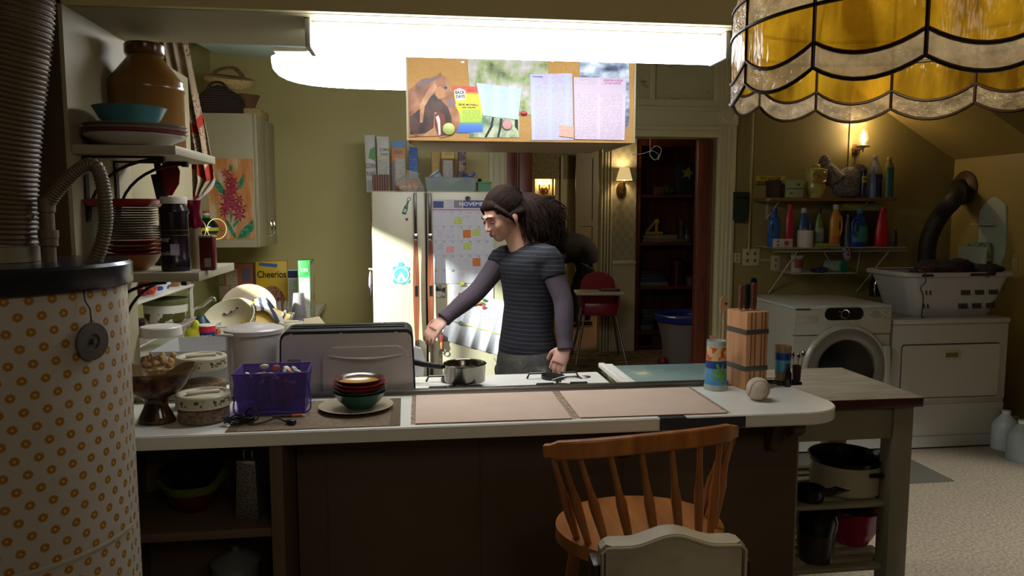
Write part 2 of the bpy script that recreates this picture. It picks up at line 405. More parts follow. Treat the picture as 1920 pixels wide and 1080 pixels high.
for x in (aY(1180, 860, 2.2).x, aY(1462, 850, 2.2).x):
    o = MB().prism([(2.262, .92), (2.08, .92), (2.08, .885), (2.12, .86), (2.15, .875), (2.18, .90), (2.205, .87), (2.225, .79), (2.262, .77)], x-.02, x+.02, 'YZ', bev=.004).done('bracket', PANEL, t)
m = MB()
sx0, sx1 = -.87, -.40
m.b(sx1, -.365, 2.06, 2.26, 0, .92, .002).b(sx0, sx0+.03, 2.06, 2.42, 0, .92).b(sx0, sx1, 2.40, 2.42, 0, .92).b(sx0+.03, sx1, 2.07, 2.40, .655, .68, .002).b(sx0+.03, sx1, 2.07, 2.4, .02, .05)
m.b(sx1, -.365, 2.26, 2.42, 0, .92)
m.done('open_shelf_cupboard', PANEL, t)
# kitchen-side counters and stove
t = empty('base_cabinet', 'cream base cabinets with pale worktop along the left kitchen wall under the window', 'cabinet')
MB().b(XL+.01, -.62, 2.52, 5.38, .88, .92, .004).b(-.62, -.07, 2.52, 2.95, .88, .92, .004).done('worktop', LAM, t)
MB().b(XL+.01, -.66, 2.54, 5.38, .08, .88).b(-.66, -.07, 2.54, 2.91, .08, .88).b(XL+.01, -.70, 2.56, 5.36, 0, .08).done('body', CABW, t)
for i in range(4):
    y0 = 3.1+i*.56; d = MB().b(-.66, -.645, y0+.02, y0+.54, .12, .86, .003).done('door', CABW, t)
    MB().tube([(-.645, y0+.07, .72), (-.62, y0+.07, .72), (-.62, y0+.07, .62), (-.645, y0+.07, .62)], .005).done('handle', CHROME, d)
for x0 in (-.58, -.33):
    d = MB().b(x0, x0+.23, 2.91, 2.925, .12, .86, .003).done('door', CABW, t)
    MB().tube([(x0+.05, 2.925, .72), (x0+.05, 2.95, .72), (x0+.05, 2.95, .62), (x0+.05, 2.925, .62)], .005).done('handle', CHROME, d)
t = empty('gas_stove', 'white enamel gas stove behind the serving counter, pot on its left burner', 'stove', (.33, 2.665, 0))
MB().box((0, 0, .45), (.77, .36, .9), bev=.01).done('body', WHITE, t)
MB().box((0, 0, .912), (.78, .38, .024), bev=.008).done('cooktop', WHITE, t)
for sx in (-.19, .19):
    for sy in (-.085, .09):
        g = MB().lathe([(.02, 0), (.045, 0), (.045, .012), (0, .014)], (sx, sy, .924), 16).done('burner', BLACK, t)
        q = MB()
        for a in range(4):
            q.tube([(sx+.1*math.cos(a*math.pi/2), sy+.1*math.sin(a*math.pi/2), .926), (sx+.09*math.cos(a*math.pi/2), sy+.09*math.sin(a*math.pi/2), .945), (sx+.03*math.cos(a*math.pi/2), sy+.03*math.sin(a*math.pi/2), .945)], .004, 6)
        q.done('grate', BLACK, t)
for k in range(4):
    MB().cyl((-.27+.18*k, .18, .83), (-.27+.18*k, .21, .83), .022).done('knob', BLKP, t)
d = MB().box((0, .19, .45), (.7, .02, .5), bev=.006).done('oven_door', WHITE, t)
MB().tube([(-.3, .20, .66), (-.3, .23, .66), (.3, .23, .66), (.3, .20, .66)], .008).done('handle', CHROME, d)
t = empty('island_cabinet', 'low cabinet with grey green glassy top right of the stove, behind the tumbler', 'cabinet')
x0, x1 = .735, 1.27
MB().b(x0+.02, x1-.01, 2.47, 2.84, 0, .915).done('body', CABW, t)
MB().b(x0, x1, 2.462, 2.86, .915, .945, .004).done('worktop', mt('grey_green_glass_top', '#7f9690', .12, bump=0), t)
MB().b(x0-.012, x0+.012, 2.462, 2.86, .94, .958, .003).b(x0+.012, x0+.045, 2.462, 2.86, .943, .953, .003).done('edge_rail', WHITE, t)
# range hood with pinboard face
hx0, hx1, hy0, hy1, hz = -.012, .752, 2.525, 2.95, 1.79
t = empty('range_hood', 'boxy cream range hood hanging over the stove, its front faced with cork', 'hood', (0, 0, 0))
m = MB().b(hx0, hx1, hy0+.006, hy1, hz+.03, ZC)
bm_pts = [(hx0, hy0+.006), (hx1, hy0+.006), (hx1, hy1), (hx0, hy1)]
m.b(hx0-.006, hx0, hy0-.002, hy1, hz+.0, ZC-.3).b(hx1, hx1+.006, hy0-.002, hy1, hz, ZC-.3)
m.done('body', CABW, t)
q = MB(); vs = [(hx0, hy0+.006, hz+.03), (hx1, hy0+.006, hz+.03), (hx1, hy1, hz+.03), (hx0, hy1, hz+.03), (hx0+.05, hy0+.05, hz-.002), (hx1-.05, hy0+.05, hz-.002), (hx1-.05, hy1, hz-.002), (hx0+.05, hy1, hz-.002)]
q._add(vs, [(0, 1, 5, 4), (1, 2, 6, 5), (2, 3, 7, 6), (3, 0, 4, 7), (4, 5, 6, 7)]); q.done('underside', mt('tan_hood_underside', '#8d7452', .5), t)
MB().b(hx0, hx1, hy0, hy0+.006, hz, 2.4).done('cork_board', CORKM, t)

# ================================================================ LIGHT FIXTURES
TUBE = emit('fluorescent_diffuser', '#f6faff', 15)
TUBE2 = emit('fluorescent_diffuser_hanging', '#f8fbff', 22)
t = empty('fluorescent_fixture', 'long white fluorescent tube fixture under the soffit, nearest of the two', 'light fixture', (.32, 2.2, 0))
MB().b(-.60, .60, -.028, .028, 2.045, 2.078, .003).b(-.605, -.59, -.065, .065, 2.0, 2.078, .004).b(.59, .605, -.065, .065, 2.0, 2.078, .004).done('housing', mt('fixture_white_metal', '#b9b4ac', .4), t)
MB().prism([(-.06, 2.052), (-.062, 2.02), (-.05, 2.003), (.05, 2.003), (.062, 2.02), (.06, 2.052), (.03, 2.052), (.03, 2.040), (-.03, 2.040), (-.03, 2.052)], -.59, .59, 'YZ').done('diffuser', TUBE, t)
t = empty('fluorescent_fixture', 'white glowing light with a rounded end hanging in the kitchen behind the cork board', 'light fixture', (.08, 3.14, 0))
m = MB(); pr = []
N_ = 22; vs = []; fs = []; K = 16
for i in range(N_+1):
    tt = math.sin(math.pi/2*(-1+2*i/N_)); s_ = (1-abs(tt)**5)**.5 if abs(tt) < 1 else 0; s_ = max(s_, .05); xx = .63*tt
    for k in range(K+1):
        a = math.pi*k/K; vs.append((xx, -.15*s_*math.cos(a), 2.165-.112*(s_**.6)*math.sin(a)**.7))
for i in range(N_):
    for k in range(K): q = i*(K+1)+k; fs.append((q, q+1, q+K+2, q+K+1))
m._add(vs, fs); m.done('diffuser', TUBE2, t, ang=60)
MB().box((0, 0, 2.172), (1.2, .26, .016), bev=.004).done('housing', WHITE, t)
for x in (-.4, .4): MB().cyl((x, 0, 2.18), (x, 0, ZC), .006).done('hanging_rod', WHITE, t)

# open awning / vent grille at the top left of the kitchen
a = aY(470, 95, 4.2)
t = empty('wall_vent', 'pale blue slatted vent panel high in the kitchen above the wall cabinet', 'vent', (a.x+.05, 4.2, a.z+.02), R(-8))
MB().box((0, 0, .015), (.62, .36, .075), rot=(0, R(5), 0), bev=.004).done('frame', mt('pale_blue_white', '#a9b8b4', .5), t)
m = MB()
for k in range(4): m.box((0, -.182, .040-.018*k), (.61, .012, .006), rot=(R(10), R(5), 0))
m.done('slats', mt('pale_blue_white', '#a9b8b4'), t)
MB().tube([(-.25, .1, .06), (-.25, .1, ZC-a.z-.02)], .006).tube([(.25, .1, .06), (.25, .1, ZC-a.z-.02)], .006).done('bracket', STEEL, t)

def lamp(name, kind, loc, energy, color=(1, 1, 1), size=.05, rot=None, sizey=None, spot=None, blend=.1):
    l = bpy.data.lights.new(name, kind); l.energy = energy; l.color = color
    if kind == 'AREA':
        l.size = size
        if sizey: l.shape = 'RECTANGLE'; l.size_y = sizey
    else: l.shadow_soft_size = size
    if kind == 'SPOT': l.spot_size = spot; l.spot_blend = blend
    o = bpy.data.objects.new(name, l); COL.objects.link(o); o.location = loc
    if rot: o.rotation_euler = rot
    return o
def aim(o, p):
    d = Vec(p)-o.location; o.rotation_euler = d.to_track_quat('-Z', 'Y').to_euler(); return o
# daylight-coloured lamp outside the kitchen window, unseen spot by the right wall for the lit floor, dim fill added overhead in the dining room
dirv = Vec((1, .66, -.55)); wc = Vec((XL, 3.75, 1.75)); 
aim(lamp('window_light', 'SPOT', wc-dirv*3.0, 9000, (.94, 1, 1), .07, spot=R(34), blend=.3), wc+dirv)
aim(lamp('side_light', 'SPOT', (4.05, 1.5, 2.3), 380, (.95, .97, 1), .1, spot=R(50), blend=.35), (3.15, 2.75, 0))
aim(lamp('dining_fill_light', 'AREA', (0.8, -1.2, 2.7), 15, (1, .91, .79), .9), (.6, 1.8, .6))
W = bpy.data.worlds.new('world'); SC.world = W; W.use_nodes = True
W.node_tree.nodes['Background'].inputs[0].default_value = (.5, .45, .35, 1); W.node_tree.nodes['Background'].inputs[1].default_value = .02
# ================================================================ LEFT FOREGROUND: water heater, ducts
n = NT('flowered_vinyl'); uvn = n.n('ShaderNodeUVMap'); x, y, z = n.xyz(uvn.outputs[0])[:3]
A_, B_ = .036, .054
def cell(ox, oy):
    a = n.m2('MULTIPLY', n.m2('SUBTRACT', n.m2('FRACT', n.m2('ADD', n.m2('DIVIDE', x, A_), ox)), .5), A_)
    b = n.m2('MULTIPLY', n.m2('SUBTRACT', n.m2('FRACT', n.m2('ADD', n.m2('DIVIDE', y, B_), oy)), .5), B_)
    d = n.m2('SQRT', n.m2('ADD', n.m2('MULTIPLY', a, a), n.m2('MULTIPLY', b, b)))
    an = n.m2('ARCTAN2', b, a); return n.m2('ADD', d, n.m2('MULTIPLY', n.m2('SINE', n.m2('MULTIPLY', an, 8)), .0005))
d = n.m2('MINIMUM', cell(.5, .5), cell(0, 0))
base = n.mix(n.noise(5), hexc('#a8a090'), hexc('#b6aea0'))
c1 = n.ramp(n.m2('MULTIPLY', d, 100), [(.0, '#bf9a48'), (.18, '#bf9a48'), (.34, '#8a5a18'), (.9, '#a87c30')])
n.col(n.mix(n.m2('LESS_THAN', d, .0080), base, c1)); n.set(Roughness=.38); n.bump(n.noise(7, 5), .35, .012)
VINYL = n.m
hc = Vec((-.925+.185*0, 1.27, 0)); hc = ray(-30, 500); hc = Vec((hc.x, hc.y, 0)); hc = hc/ (hc.x*math.sin(YAW)+hc.y*math.cos(YAW))*1.40
t = empty('water_heater', 'tall round water heater wrapped in cream vinyl with yellow flowers', 'water heater', (hc.x, hc.y, 0))
r0 = .238; m = MB(); vs = []; fs = []; K = 96; zs = [0.0+1.415*i/30 for i in range(31)]
for z_ in zs:
    for k in range(K+1): a = 2*math.pi*k/K; vs.append((r0*math.cos(a), r0*math.sin(a), z_))
for j in range(30):
    for k in range(K): q = j*(K+1)+k; fs.append((q, q+1, q+K+2, q+K+1))
bv, ff = m._add(vs, fs); uvl = m.bm.loops.layers.uv.new('UVMap'); m.bm.verts.index_update()
for f in ff:
    for lp in f.loops: i_ = lp.vert.index; lp[uvl].uv = (r0*2*math.pi*(i_ % (K+1))/K, lp.vert.co.z)
body = m.done('vinyl_jacket', VINYL, t)
MB().lathe([(0, 1.413), (r0+.010, 1.413), (r0+.012, 1.417), (r0+.012, 1.452), (r0+.006, 1.458), (.0, 1.460)], n=64).done('lid', mt('dark_blue_grey_enamel', '#1b1d24', .25), t)
m = MB(); m.lathe([(r0+.0015, .93), (r0+.003, .935), (r0+.0015, .94)], n=96, a0=-170, a1=0).done('tape_seam', mt('cream_tape', '#b0a892', .4), t)
# disc hung on a string
pd = aZ(170, 640, 1.2); dcam = ray(170, 640)
def onheater(px, py, rr=r0+.006):
    d = ray(px, py); o = Vec((0, 0, CH)); a = d.x**2+d.y**2; b = 2*(-hc.x*d.x-hc.y*d.y); c = hc.x**2+hc.y**2-rr**2
    D = max(b*b-4*a*c, 0); k = (-b-math.sqrt(D))/(2*a); return o+d*k
pd = onheater(170, 640); ag = math.atan2(pd.y-hc.y, pd.x-hc.x)
t2 = empty('hanging_disc', 'dark grey round disc hanging on a string against the flowered water heater', 'disc', pd, ag+R(90))
MB().lathe([(0, 0), (.033, 0), (.035, .003), (.034, .006), (.014, .007), (.013, .004), (.006, .004), (.005, .012), (0, .012)], rot=(R(90), 0, 0)).done('disc', DARKM, t2)
tp = onheater(155, 532); loc = Mat.Rotation(-(ag+R(90)), 4, 'Z') @ (tp-pd)
MB().tube([(0, -.004, .033), (-.003, -.006, .06), loc*.7, loc], .0012, 6).done('string', BLACK, t2)
# collar + flexible duct
RIB = mt('ribbed_duct_vinyl', '#66543a', .45, var=.3, sc=30)
def hose(pts, r, pitch, amp, n=18, seg=5):
    P = spline(pts, 40); L = [0]
    for i in range(1, len(P)): L.append(L[-1]+(P[i]-P[i-1]).length)
    tot = L[-1]; K = int(tot/pitch*seg); out = []; rr = []; j = 0
    for i in range(K+1):
        s_ = tot*i/K
        while j < len(L)-2 and L[j+1] < s_: j += 1
        f = (s_-L[j])/max(L[j+1]-L[j], 1e-9); out.append(P[j].lerp(P[j+1], f)); rr.append(r*(1+amp*math.cos(2*math.pi*i/seg)))
    return out, rr
def hp(px, py, D): d = ray(px, py); k = D/(d.x*math.sin(YAW)+d.y*math.cos(YAW)); return Vec((0, 0, CH))+d*k
t = empty('flexible_duct', 'wide ribbed vent duct rising from the water heater to the ceiling', 'duct', hp(-8, 490, 1.40))
o_ = t.location
pts = [hp(-8, 452, 1.40), hp(-8, 360, 1.40), hp(0, 230, 1.40), hp(14, 100, 1.40), hp(22, 0, 1.40), hp(26, -160, 1.40), hp(28, -400, 1.4)]
p_, r_ = hose([p-o_ for p in pts], .067, .0092, .035); MB().tube(p_, r_, 28).done('duct', RIB, t, ang=80)
m = MB(); b0 = hp(-8, 489, 1.40)-o_
m.lathe([(.072, 0), (.072, .028), (.066, .03), (.064, .04), (.066, .042), (.066, .075), (.06, .077)], (b0.x, b0.y, 1.460-o_.z), 32); 
m.done('draft_hood', mt('aged_cream_metal', '#84785e', .5, .2), t)
q = hp(66, 405, 1.42)-o_; MB().ball((q.x-.004, q.y-.02, q.z), .011, 8).done('knob', mt('aged_cream_metal', '#84785e'), t)
PIPEM = mt('aged_cream_pipe', '#665a40', .5)
t = empty('water_pipe', 'cream pipe fitting on the water heater lid with a ribbed hose arching back down', 'pipe', hp(94, 492, 1.42)); t.location.z = 1.4585; o_ = t.location
m = MB(); a = hp(94, 378, 1.42)-o_
hz_ = a.z
for (z0, z1, r) in ((0, .05, .0115), (.03, .045, .016), (.045, .06, .0175), (.06, hz_, .012), (hz_-.02, hz_+.006, .0145)): m.lathe([(0, z0), (r, z0), (r, z1), (0, z1)], n=20)
m.done('riser', PIPEM, t)
pts = [hp(94, 376, 1.42), hp(112, 352, 1.42), hp(145, 320, 1.42), hp(172, 309, 1.42), hp(187, 325, 1.42), hp(196, 370, 1.42), hp(198, 420, 1.43), hp(190, 460, 1.43), hp(178, 492, 1.43)]
pts[-1].z = 1.4585
p_, r_ = hose([p-o_ for p in pts], .0122, .0062, .09, seg=4); MB().tube(p_, r_, 14).done('ribbed_hose', PIPEM, t, ang=80)
t = hp(83, 200, 2.0); tag(MB().lathe([(0, 0), (.013, 0), (.013, ZC), (0, ZC)], n=16).done('water_pipe', PIPEM, loc=(t.x, 2.045, 0)), 'thin cream supply pipe running up the dark pier behind the water heater', 'pipe')

# ================================================================ SHELVES IN THE OPENING
SX0, SX1 = -.874, -.60
def wall_shelf(z, label, x1):
    t = empty('wall_shelf', label, 'shelf', (SX0, 2.10, z))
    MB().box(((x1-SX0)/2, .19, -.012), (x1-SX0, .40, .024), bev=.002).done('board', SHELFW, t)
    for y in (.06, .27):
        m = MB(); m.b(.001, .006, y-.011, y+.011, -.20, -.0245); m.b(.001, x1-SX0-.06, y-.009, y+.009, -.030, -.0245)
        P = [(.006+.19*(1-math.cos(g)), y, -.19+.158*math.sin(g)) for g in [math.pi/2*k/10 for k in range(11)]]
        m.tube(P, .0045, 8); m.b(x1-SX0-.065, x1-SX0-.05, y-.01, y+.01, -.04, -.0245)
        m.done('bracket', BLACK, t)
    return t
zu, zl = 1.728, 1.392
wall_shelf(zu, 'upper cream board shelf on black brackets, holding the big brown crock', -.618)
wall_shelf(zl, 'lower cream board shelf on black brackets, holding the stacked red plates', -.572)
def plate(name, label, cat, loc, r, h, mat, rim=None, grp=None, deep=0, mat2=None):
    m = MB()
    pr = [(0, 0), (r*.55, 0), (r*.62, h*.15), (r*.97, h*.82), (r, h), (r*.97, h*1.02), (r*.66, h*.35), (r*.58, h*.22), (0, h*.2)]
    if deep: pr = [(0, 0), (r*.5, 0), (r*.53, h*.05), (r*.82, h*.5), (r*.97, h*.95), (r, h), (r*.96, h), (r*.80, h*.55), (r*.5, h*.13), (0, h*.1)]
    m.lathe(pr, n=48); o = m.done(name, mat, loc=loc); return tag(o, label, cat, grp)
CER = lambda nm, c: mt(nm, c, .22, var=.08, bump=0)
c = aY(279, 267, 2.33); 
m = MB(); cr = CER('brown_crock_glaze', '#785224')
k = .92
m.lathe([(0, 0), (.106*k, 0), (.112*k, .006), (.112*k, .168), (.1145*k, .172), (.1145*k, .184), (.112*k, .187), (.112*k, .197), (.108*k, .203), (.055*k, .262), (.052*k, .268), (.052*k, .270)], n=56)
t = empty('stoneware_crock', 'large brown glazed stoneware crock with sloping shoulders on the upper shelf', 'crock', (aY(279, 267, 2.395).x, 2.395, zu), 0)
for q in m.bm.verts: q.co.z *= 1.06
m.done('body', cr, t); MB().lathe([(0, .286), (.057*k, .286), (.06*k, .292), (.06*k, .316), (.055*k, .321), (.0, .323)], n=40).done('lid', CER('dark_crock_glaze', '#5a3714'), t)
px = lambda p, y: aY(p, 300, y).x
yc = 2.165; cx = px(257, yc)
PW = CER('pale_plate_glaze', '#b5b0a2')
for i, (r, h, mm, lb) in enumerate(((.127, .030, PW, 'white dinner plate at the bottom of the upper shelf stack'), (.130, .018, CER('red_plate_glaze', '#8c2f2b'), 'red rimmed dinner plate, second from bottom of the upper shelf stack'),
      (.130, .018, CER('pinkish_plate_glaze', '#b09a92'), 'pinkish plate, second from top of the upper shelf stack'), (.128, .018, CER('grey_green_plate', '#8a9086'), 'grey green plate on top of the upper shelf stack under the teal bowl'))):
    z = zu+(0, .018, .028, .038)[i]; plate('dinner_plate', lb, 'plate', (cx, yc, z), r, h, mm, grp='plates on the upper shelf')
plate('bowl', 'teal flared bowl on the plates of the upper shelf', 'bowl', (cx-.012, yc, zu+.046), .093, .058, CER('teal_glaze', '#44777a'), deep=1)
# lower shelf
yc = 2.215; cx = px(243, yc)-.008
z = zl
plate('bowl', 'orange brown bowl at the bottom of the lower shelf stack', 'bowl', (cx, yc, z), .080, .045, CER('orange_glaze', '#9a5f24'), deep=1)
z += .036
for i in range(4):
    c_ = ('#8a2622', '#8a2622', '#a87a3a', '#8a2622')[i]
    plate('saucer', ('red saucer just above the orange brown bowl', 'red saucer, second above the orange brown bowl', 'tan rimmed saucer between red ones on the lower shelf', 'red saucer directly under the pale paper plates')[i], 'saucer', (cx+.003*(i % 2), yc, z+.0115*i), .082, .014, CER('sc'+c_, c_), grp='saucers on the lower shelf')
z += .050
PP = mt('paper_plate', '#a08f7c', .7)
for i in range(13):
    m = MB(); m.lathe([(0, 0), (.052, 0), (.074, .0045), (.076, .005), (.074, .0058), (.052, .0012), (0, .0012)], n=40, fn=lambda a, z_: 1+.012*math.sin(24*a))
    tag(m.done('paper_plate', PP, loc=(cx+random.uniform(-.003, .003), yc+random.uniform(-.002, .002), z+i*.0068)), 'thin pale plate in the tall stack on the lower shelf, under the red tray', 'plate', 'pale plates stacked on the lower shelf')
z += .0068*13
m = MB(); m.box((0, 0, .011), (.155, .16, .022), taper=(1.14, 1.12), bev=.006); tag(m.done('square_dish', CER('deep_red_glaze', '#8a1f22'), loc=(cx, yc, z+.001)), 'deep red square dish on top of the pale plates', 'dish')
# utensils in a crock behind the stack
t = empty('utensil_crock', 'small dark pot holding spatulas behind the red square dish', 'pot', (cx+.030, 2.42, zl))
MB().lathe([(0, 0), (.034, 0), (.036, .005), (.036, .12), (.031, .12), (.031, .01), (0, .01)], n=28).done('pot', CER('black_pot', '#1a1512'), t)
t = empty('spatula', 'spatula with a broad dark red head behind the stacked plates', 'spatula', (cx+.040, 2.42, zl+.012))
MB().prism([(-.016, .20), (.014, .20), (.036, .235), (.040, .275), (.030, .300), (0, .305), (-.020, .285), (-.024, .24)], -.003, .003, bev=.0015).done('head', mt('dark_red_silicone', '#6e1417', .35), t)
MB().cyl((-.004, 0, 0), (-.002, 0, .205), .0045).done('handle', BLKP, t)
t = empty('slotted_spoon', 'black kitchen spoon standing left of the dark red spatula', 'spoon', (cx+.018, 2.42, zl+.012))
MB().ball((-.003, 0, .300), (.0105, .004, .030), 10).done('head', BLKP, t); MB().tube([(0, 0, 0), (-.002, 0, .15), (-.003, 0, .275)], .0045).done('handle', BLKP, t)
t = empty('turner', 'black turner leaning between the spoon and the dark red spatula', 'turner', (cx+.026, 2.41, zl+.012))
MB().prism([(-.012, .175), (.014, .17), (.004, .268), (-.028, .262)], -.002, .002, bev=.001).done('head', BLKP, t); MB().cyl((0, 0, 0), (0, 0, .18), .0045).done('handle', BLKP, t)
# jar, foil bag, spice tin
yj = 2.16; t = empty('creamer_jar', 'dark purple labelled jar with a white lid at the end of the lower shelf', 'jar', (px(322, yj), yj, zl), R(-14))
n = NT('dark_label_plastic'); f = n.noise(20, 3, sc=(1, 1, .3)); n.col(n.ramp(f, [(.5, '#150c14'), (.7, '#261626')])); n.set(Roughness=.25)
MB().lathe([(0, 0), (.036, 0), (.0385, .006), (.0385, .035), (.036, .04), (.036, .155), (.039, .16), (.039, .166), (.030, .182), (.030, .186)], n=32).done('jar', n.m, t)
MB().lathe([(0, .184), (.0345, .184), (.0345, .200), (.033, .203), (0, .203)], n=32).done('lid', WHITE, t)
for zz in (.098, .112): MB().lathe([(.0365, zz), (.0372, zz), (.0372, zz+.0012), (.0365, zz+.0012)], n=32).done('gold_band', mt('gold_ink', '#8c6a2a', .4), t)
pl = MB(); pl.box((0, 0, 0), (.022, .001, .03)); pl.done('barcode_label', lines('barcode', '#a9a4b4', '#403848', .9, .0026, .5, 1), t, loc=(.017, -.0335, .060), rot=(0, 0, R(27)))
text('mer', .022, mt('label_white', '#b0a898'), t, (-.010, -.0365, .088), (R(90), 0, R(-12)))
text('café', .016, mt('label_white', '#b0a898'), t, (-.006, -.0375, .050), (R(90), 0, R(-8)))
yb = 2.235; t = empty('foil_bag', 'half full coffee bag with crimson top and pale foil body between jar and red tin', 'bag', (px(359, yb), yb, zl))
MB().lathe([(0, 0), (.018, 0), (.021, .02), (.019, .08), (.02, .118)], n=20, sy=.7, fn=lambda a, z_: 1+.08*math.sin(5*a+z_*90)).done('bag', mt('pale_foil', '#b4a07c', .3, .5), t)
MB().lathe([(.0203, .115), (.021, .13), (.016, .16), (.019, .195), (.0, .197)], n=20, sy=.7, fn=lambda a, z_: 1+.1*math.sin(5*a+z_*70)).done('crimson_top', mt('crimson_foil', '#7c1030', .22, .4), t)
yb = 2.17; t = empty('spice_tin', 'small dark red rectangular tin with a barcode at the shelf end', 'tin', (px(383, yb), yb, zl), R(-8))
MB().box((0, 0, .046), (.040, .026, .092), bev=.004).done('tin', mt('dark_red_tin', '#5e0d16', .3), t)
MB().box((0, 0, .094), (.042, .028, .006), bev=.002).done('lid', mt('tin_lid', '#a8a294', .35, .4), t)
MB().box((.004, -.0135, .022), (.018, .001, .024)).done('barcode_label', lines('barcode2', '#b0a8a8', '#302028', .9, .003, .5, 1), t)

# ================================================================ LEFT KITCHEN WALL: cabinets, curtain
def wall_cab(x1, y0, y1, z0, z1, label, nd=2):
    t = empty('wall_cabinet', label, 'cabinet', (XL, y0, z0))
    W_, L_, H_ = x1-XL, y1-y0, z1-z0
    MB().b(.004, W_-.02, 0, L_, 0, H_, .002).done('body', CABW, t)
    for i in range(nd):
        a, b = L_*i/nd+.002, L_*(i+1)/nd-.002
        d = MB().b(W_-.0195, W_, a, b, .002, H_-.002, .003).done('door', CABW, t)
        yh = b-.05 if i == 0 else a+.05
        MB().tube([(W_, yh, .06), (W_+.022, yh, .075), (W_+.030, yh, .11), (W_+.022, yh, .145), (W_, yh, .16)], .0045, 8).done('handle', CHROME, d)
    return t
ca = aX(355, 150, -.9); cb = aX(480, 213, -.9)
wall_cab(-.9, 2.52, aX(355, 200, -.9).y, 1.36, 2.10, 'cream wall cabinet nearest the pass-through, just behind the brown crock')
y0 = cb.y; y1 = aX(513, 231, -.9).y; z0 = aX(483, 465, -.9).z; z1 = cb.z
wall_cab(-.9, y0, y1, z0, z1, 'cream wall cabinet with a flower drawing taped on its side')
# flower drawing on the cabinet's side
dp = lambda a, b: aY(350+a/5.4, 280+b/5.4, y0-.003)
c0 = dp(195, 90); c1 = dp(690, 910)
t = empty('flower_drawing', 'orange crayon drawing of a red gladiolus taped to the side of the cabinet', 'drawing', (0, 0, 0))
n = NT('orange_crayon'); f = n.noise(14, 5, sc=(1.5, 1, .35)); n.col(n.ramp(f, [(.36, '#b8a284'), (.48, '#b57f48'), (.62, '#b3652a')])); n.set(Roughness=.8)
MB().b(c0.x, c1.x, y0-.003, y0-.001, c1.z, c0.z).done('paper', n.m, t)
GR = blotch('green_crayon', [(.4, '#1f5a3c'), (.6, '#3d8a62')], 60, .8); RD = blotch('crimson_crayon', [(.4, '#6e1226'), (.6, '#a03048')], 50, .8)
def poly(mb, pts, y, th=.0012, f=dp):
    q = [f(a, b) for a, b in pts]; mb.prism([(p.x, p.z) for p in q], y-th, y)
m = MB()
for L in ([(262, 330), (290, 300), (350, 350), (395, 430), (385, 460), (330, 440)], [(512, 390), (530, 320), (585, 235), (580, 330), (550, 400)], [(385, 690), (430, 740), (510, 880), (490, 905), (420, 800)],
          [(510, 905), (560, 810), (670, 710), (685, 800), (610, 900)], [(430, 140), (448, 175), (465, 150), (460, 220), (430, 215)], [(465, 780), (480, 740), (540, 700), (520, 750), (480, 790)], [(440, 640), (475, 640), (450, 740), (440, 740)], [(300, 770), (380, 830), (300, 810)]):
    poly(m, L, y0-.003)
m.done('leaves', GR, t)
m = MB()
def petals(cx_, cy_, r, k, ph=0):
    for i in range(k):
        a = 2*math.pi*i/k+ph; poly(m, [(cx_+r*math.cos(a-.35)*.5, cy_+r*math.sin(a-.35)*.5), (cx_+r*math.cos(a), cy_+r*math.sin(a)), (cx_+r*math.cos(a+.35)*.5, cy_+r*math.sin(a+.35)*.5), (cx_, cy_)], y0-.0035-.0002*i)
for cx_, cy_, r, k in ((395, 240, 55, 6), (430, 270, 55, 5), (460, 330, 75, 7), (410, 330, 45, 5), (450, 410, 85, 8), (380, 480, 60, 6), (430, 500, 80, 7), (530, 510, 60, 6), (400, 580, 85, 7), (480, 570, 80, 7), (550, 590, 70, 6), (530, 660, 85, 7), (380, 640, 60, 6)): petals(cx_, cy_, r, k, random.random())
m.done('flowers', RD, t)
# baskets on the far cabinet
n = NT('wicker'); x, y, z = n.xyz(n.co())[:3]; f = n.m2('ADD', n.m2('MULTIPLY', n.m2('SINE', n.m2('MULTIPLY', z, 700)), .3), n.noise(120)); n.col(n.ramp(f, [(.3, '#4a2f18'), (.8, '#8a6236')])); n.set(Roughness=.7); n.bump(f, .6, .004); WICK = n.m
n = NT('dark_wicker'); x, y, z = n.xyz(n.co())[:3]; f = n.m2('ADD', n.m2('MULTIPLY', n.m2('SINE', n.m2('MULTIPLY', z, 450)), .4), n.noise(90)); n.col(n.ramp(f, [(.3, '#120b08'), (.8, '#3a2318')])); n.set(Roughness=.6); n.bump(f, .7, .005); DWICK = n.m
TANW = blotch('tan_straw', [(.35, '#9a7f4c'), (.65, '#b89a62')], 70, .8, bump=.4)
yb = y0+.14
pb = lambda a, b, Y=yb: aY(290+a/5.144, 80+b/5.144, Y)
a, b_ = pb(470, 680), pb(840, 680); cxx = (a.x+b_.x)/2; hw = (b_.x-a.x)/2
t = empty('picnic_basket', 'dark wicker basket at the left end of the far wall cabinet', 'basket', (cxx, yb, z1+.001))
MB().prism([(-hw, 0), (hw, 0), (hw*1.02, .10), (hw*.8, .13), (hw*.5, .15), (0, .17), (-hw*.5, .15), (-hw*.8, .13), (-hw*1.02, .10)], -.09, .09, bev=.006).done('body', DWICK, t)
MB().tube(spline([(-hw*.6, -.095, .12), (-hw*.35, -.10, .165), (0, -.10, .18), (hw*.35, -.10, .165), (hw*.6, -.095, .12)], 8), .008).done('handle', DWICK, t)
t = empty('straw_basket', 'round tan straw basket with twisted handles tipped on the dark wicker basket', 'basket', (cxx+.03, yb+.03, z1+.165), rot=(R(12), R(6), 0))
MB().lathe([(0, 0), (.13, .01), (.155, .04), (.15, .065), (.11, .075), (0, .07)], n=32, sy=.8).done('body', TANW, t)
for s_ in (-.04, .02): MB().tube(spline([(-.09, s_, .06), (-.06, s_, .10), (.02, s_, .125), (.07, s_, .10), (.095, s_, .06)], 8), .007).done('handle', WICK, t)
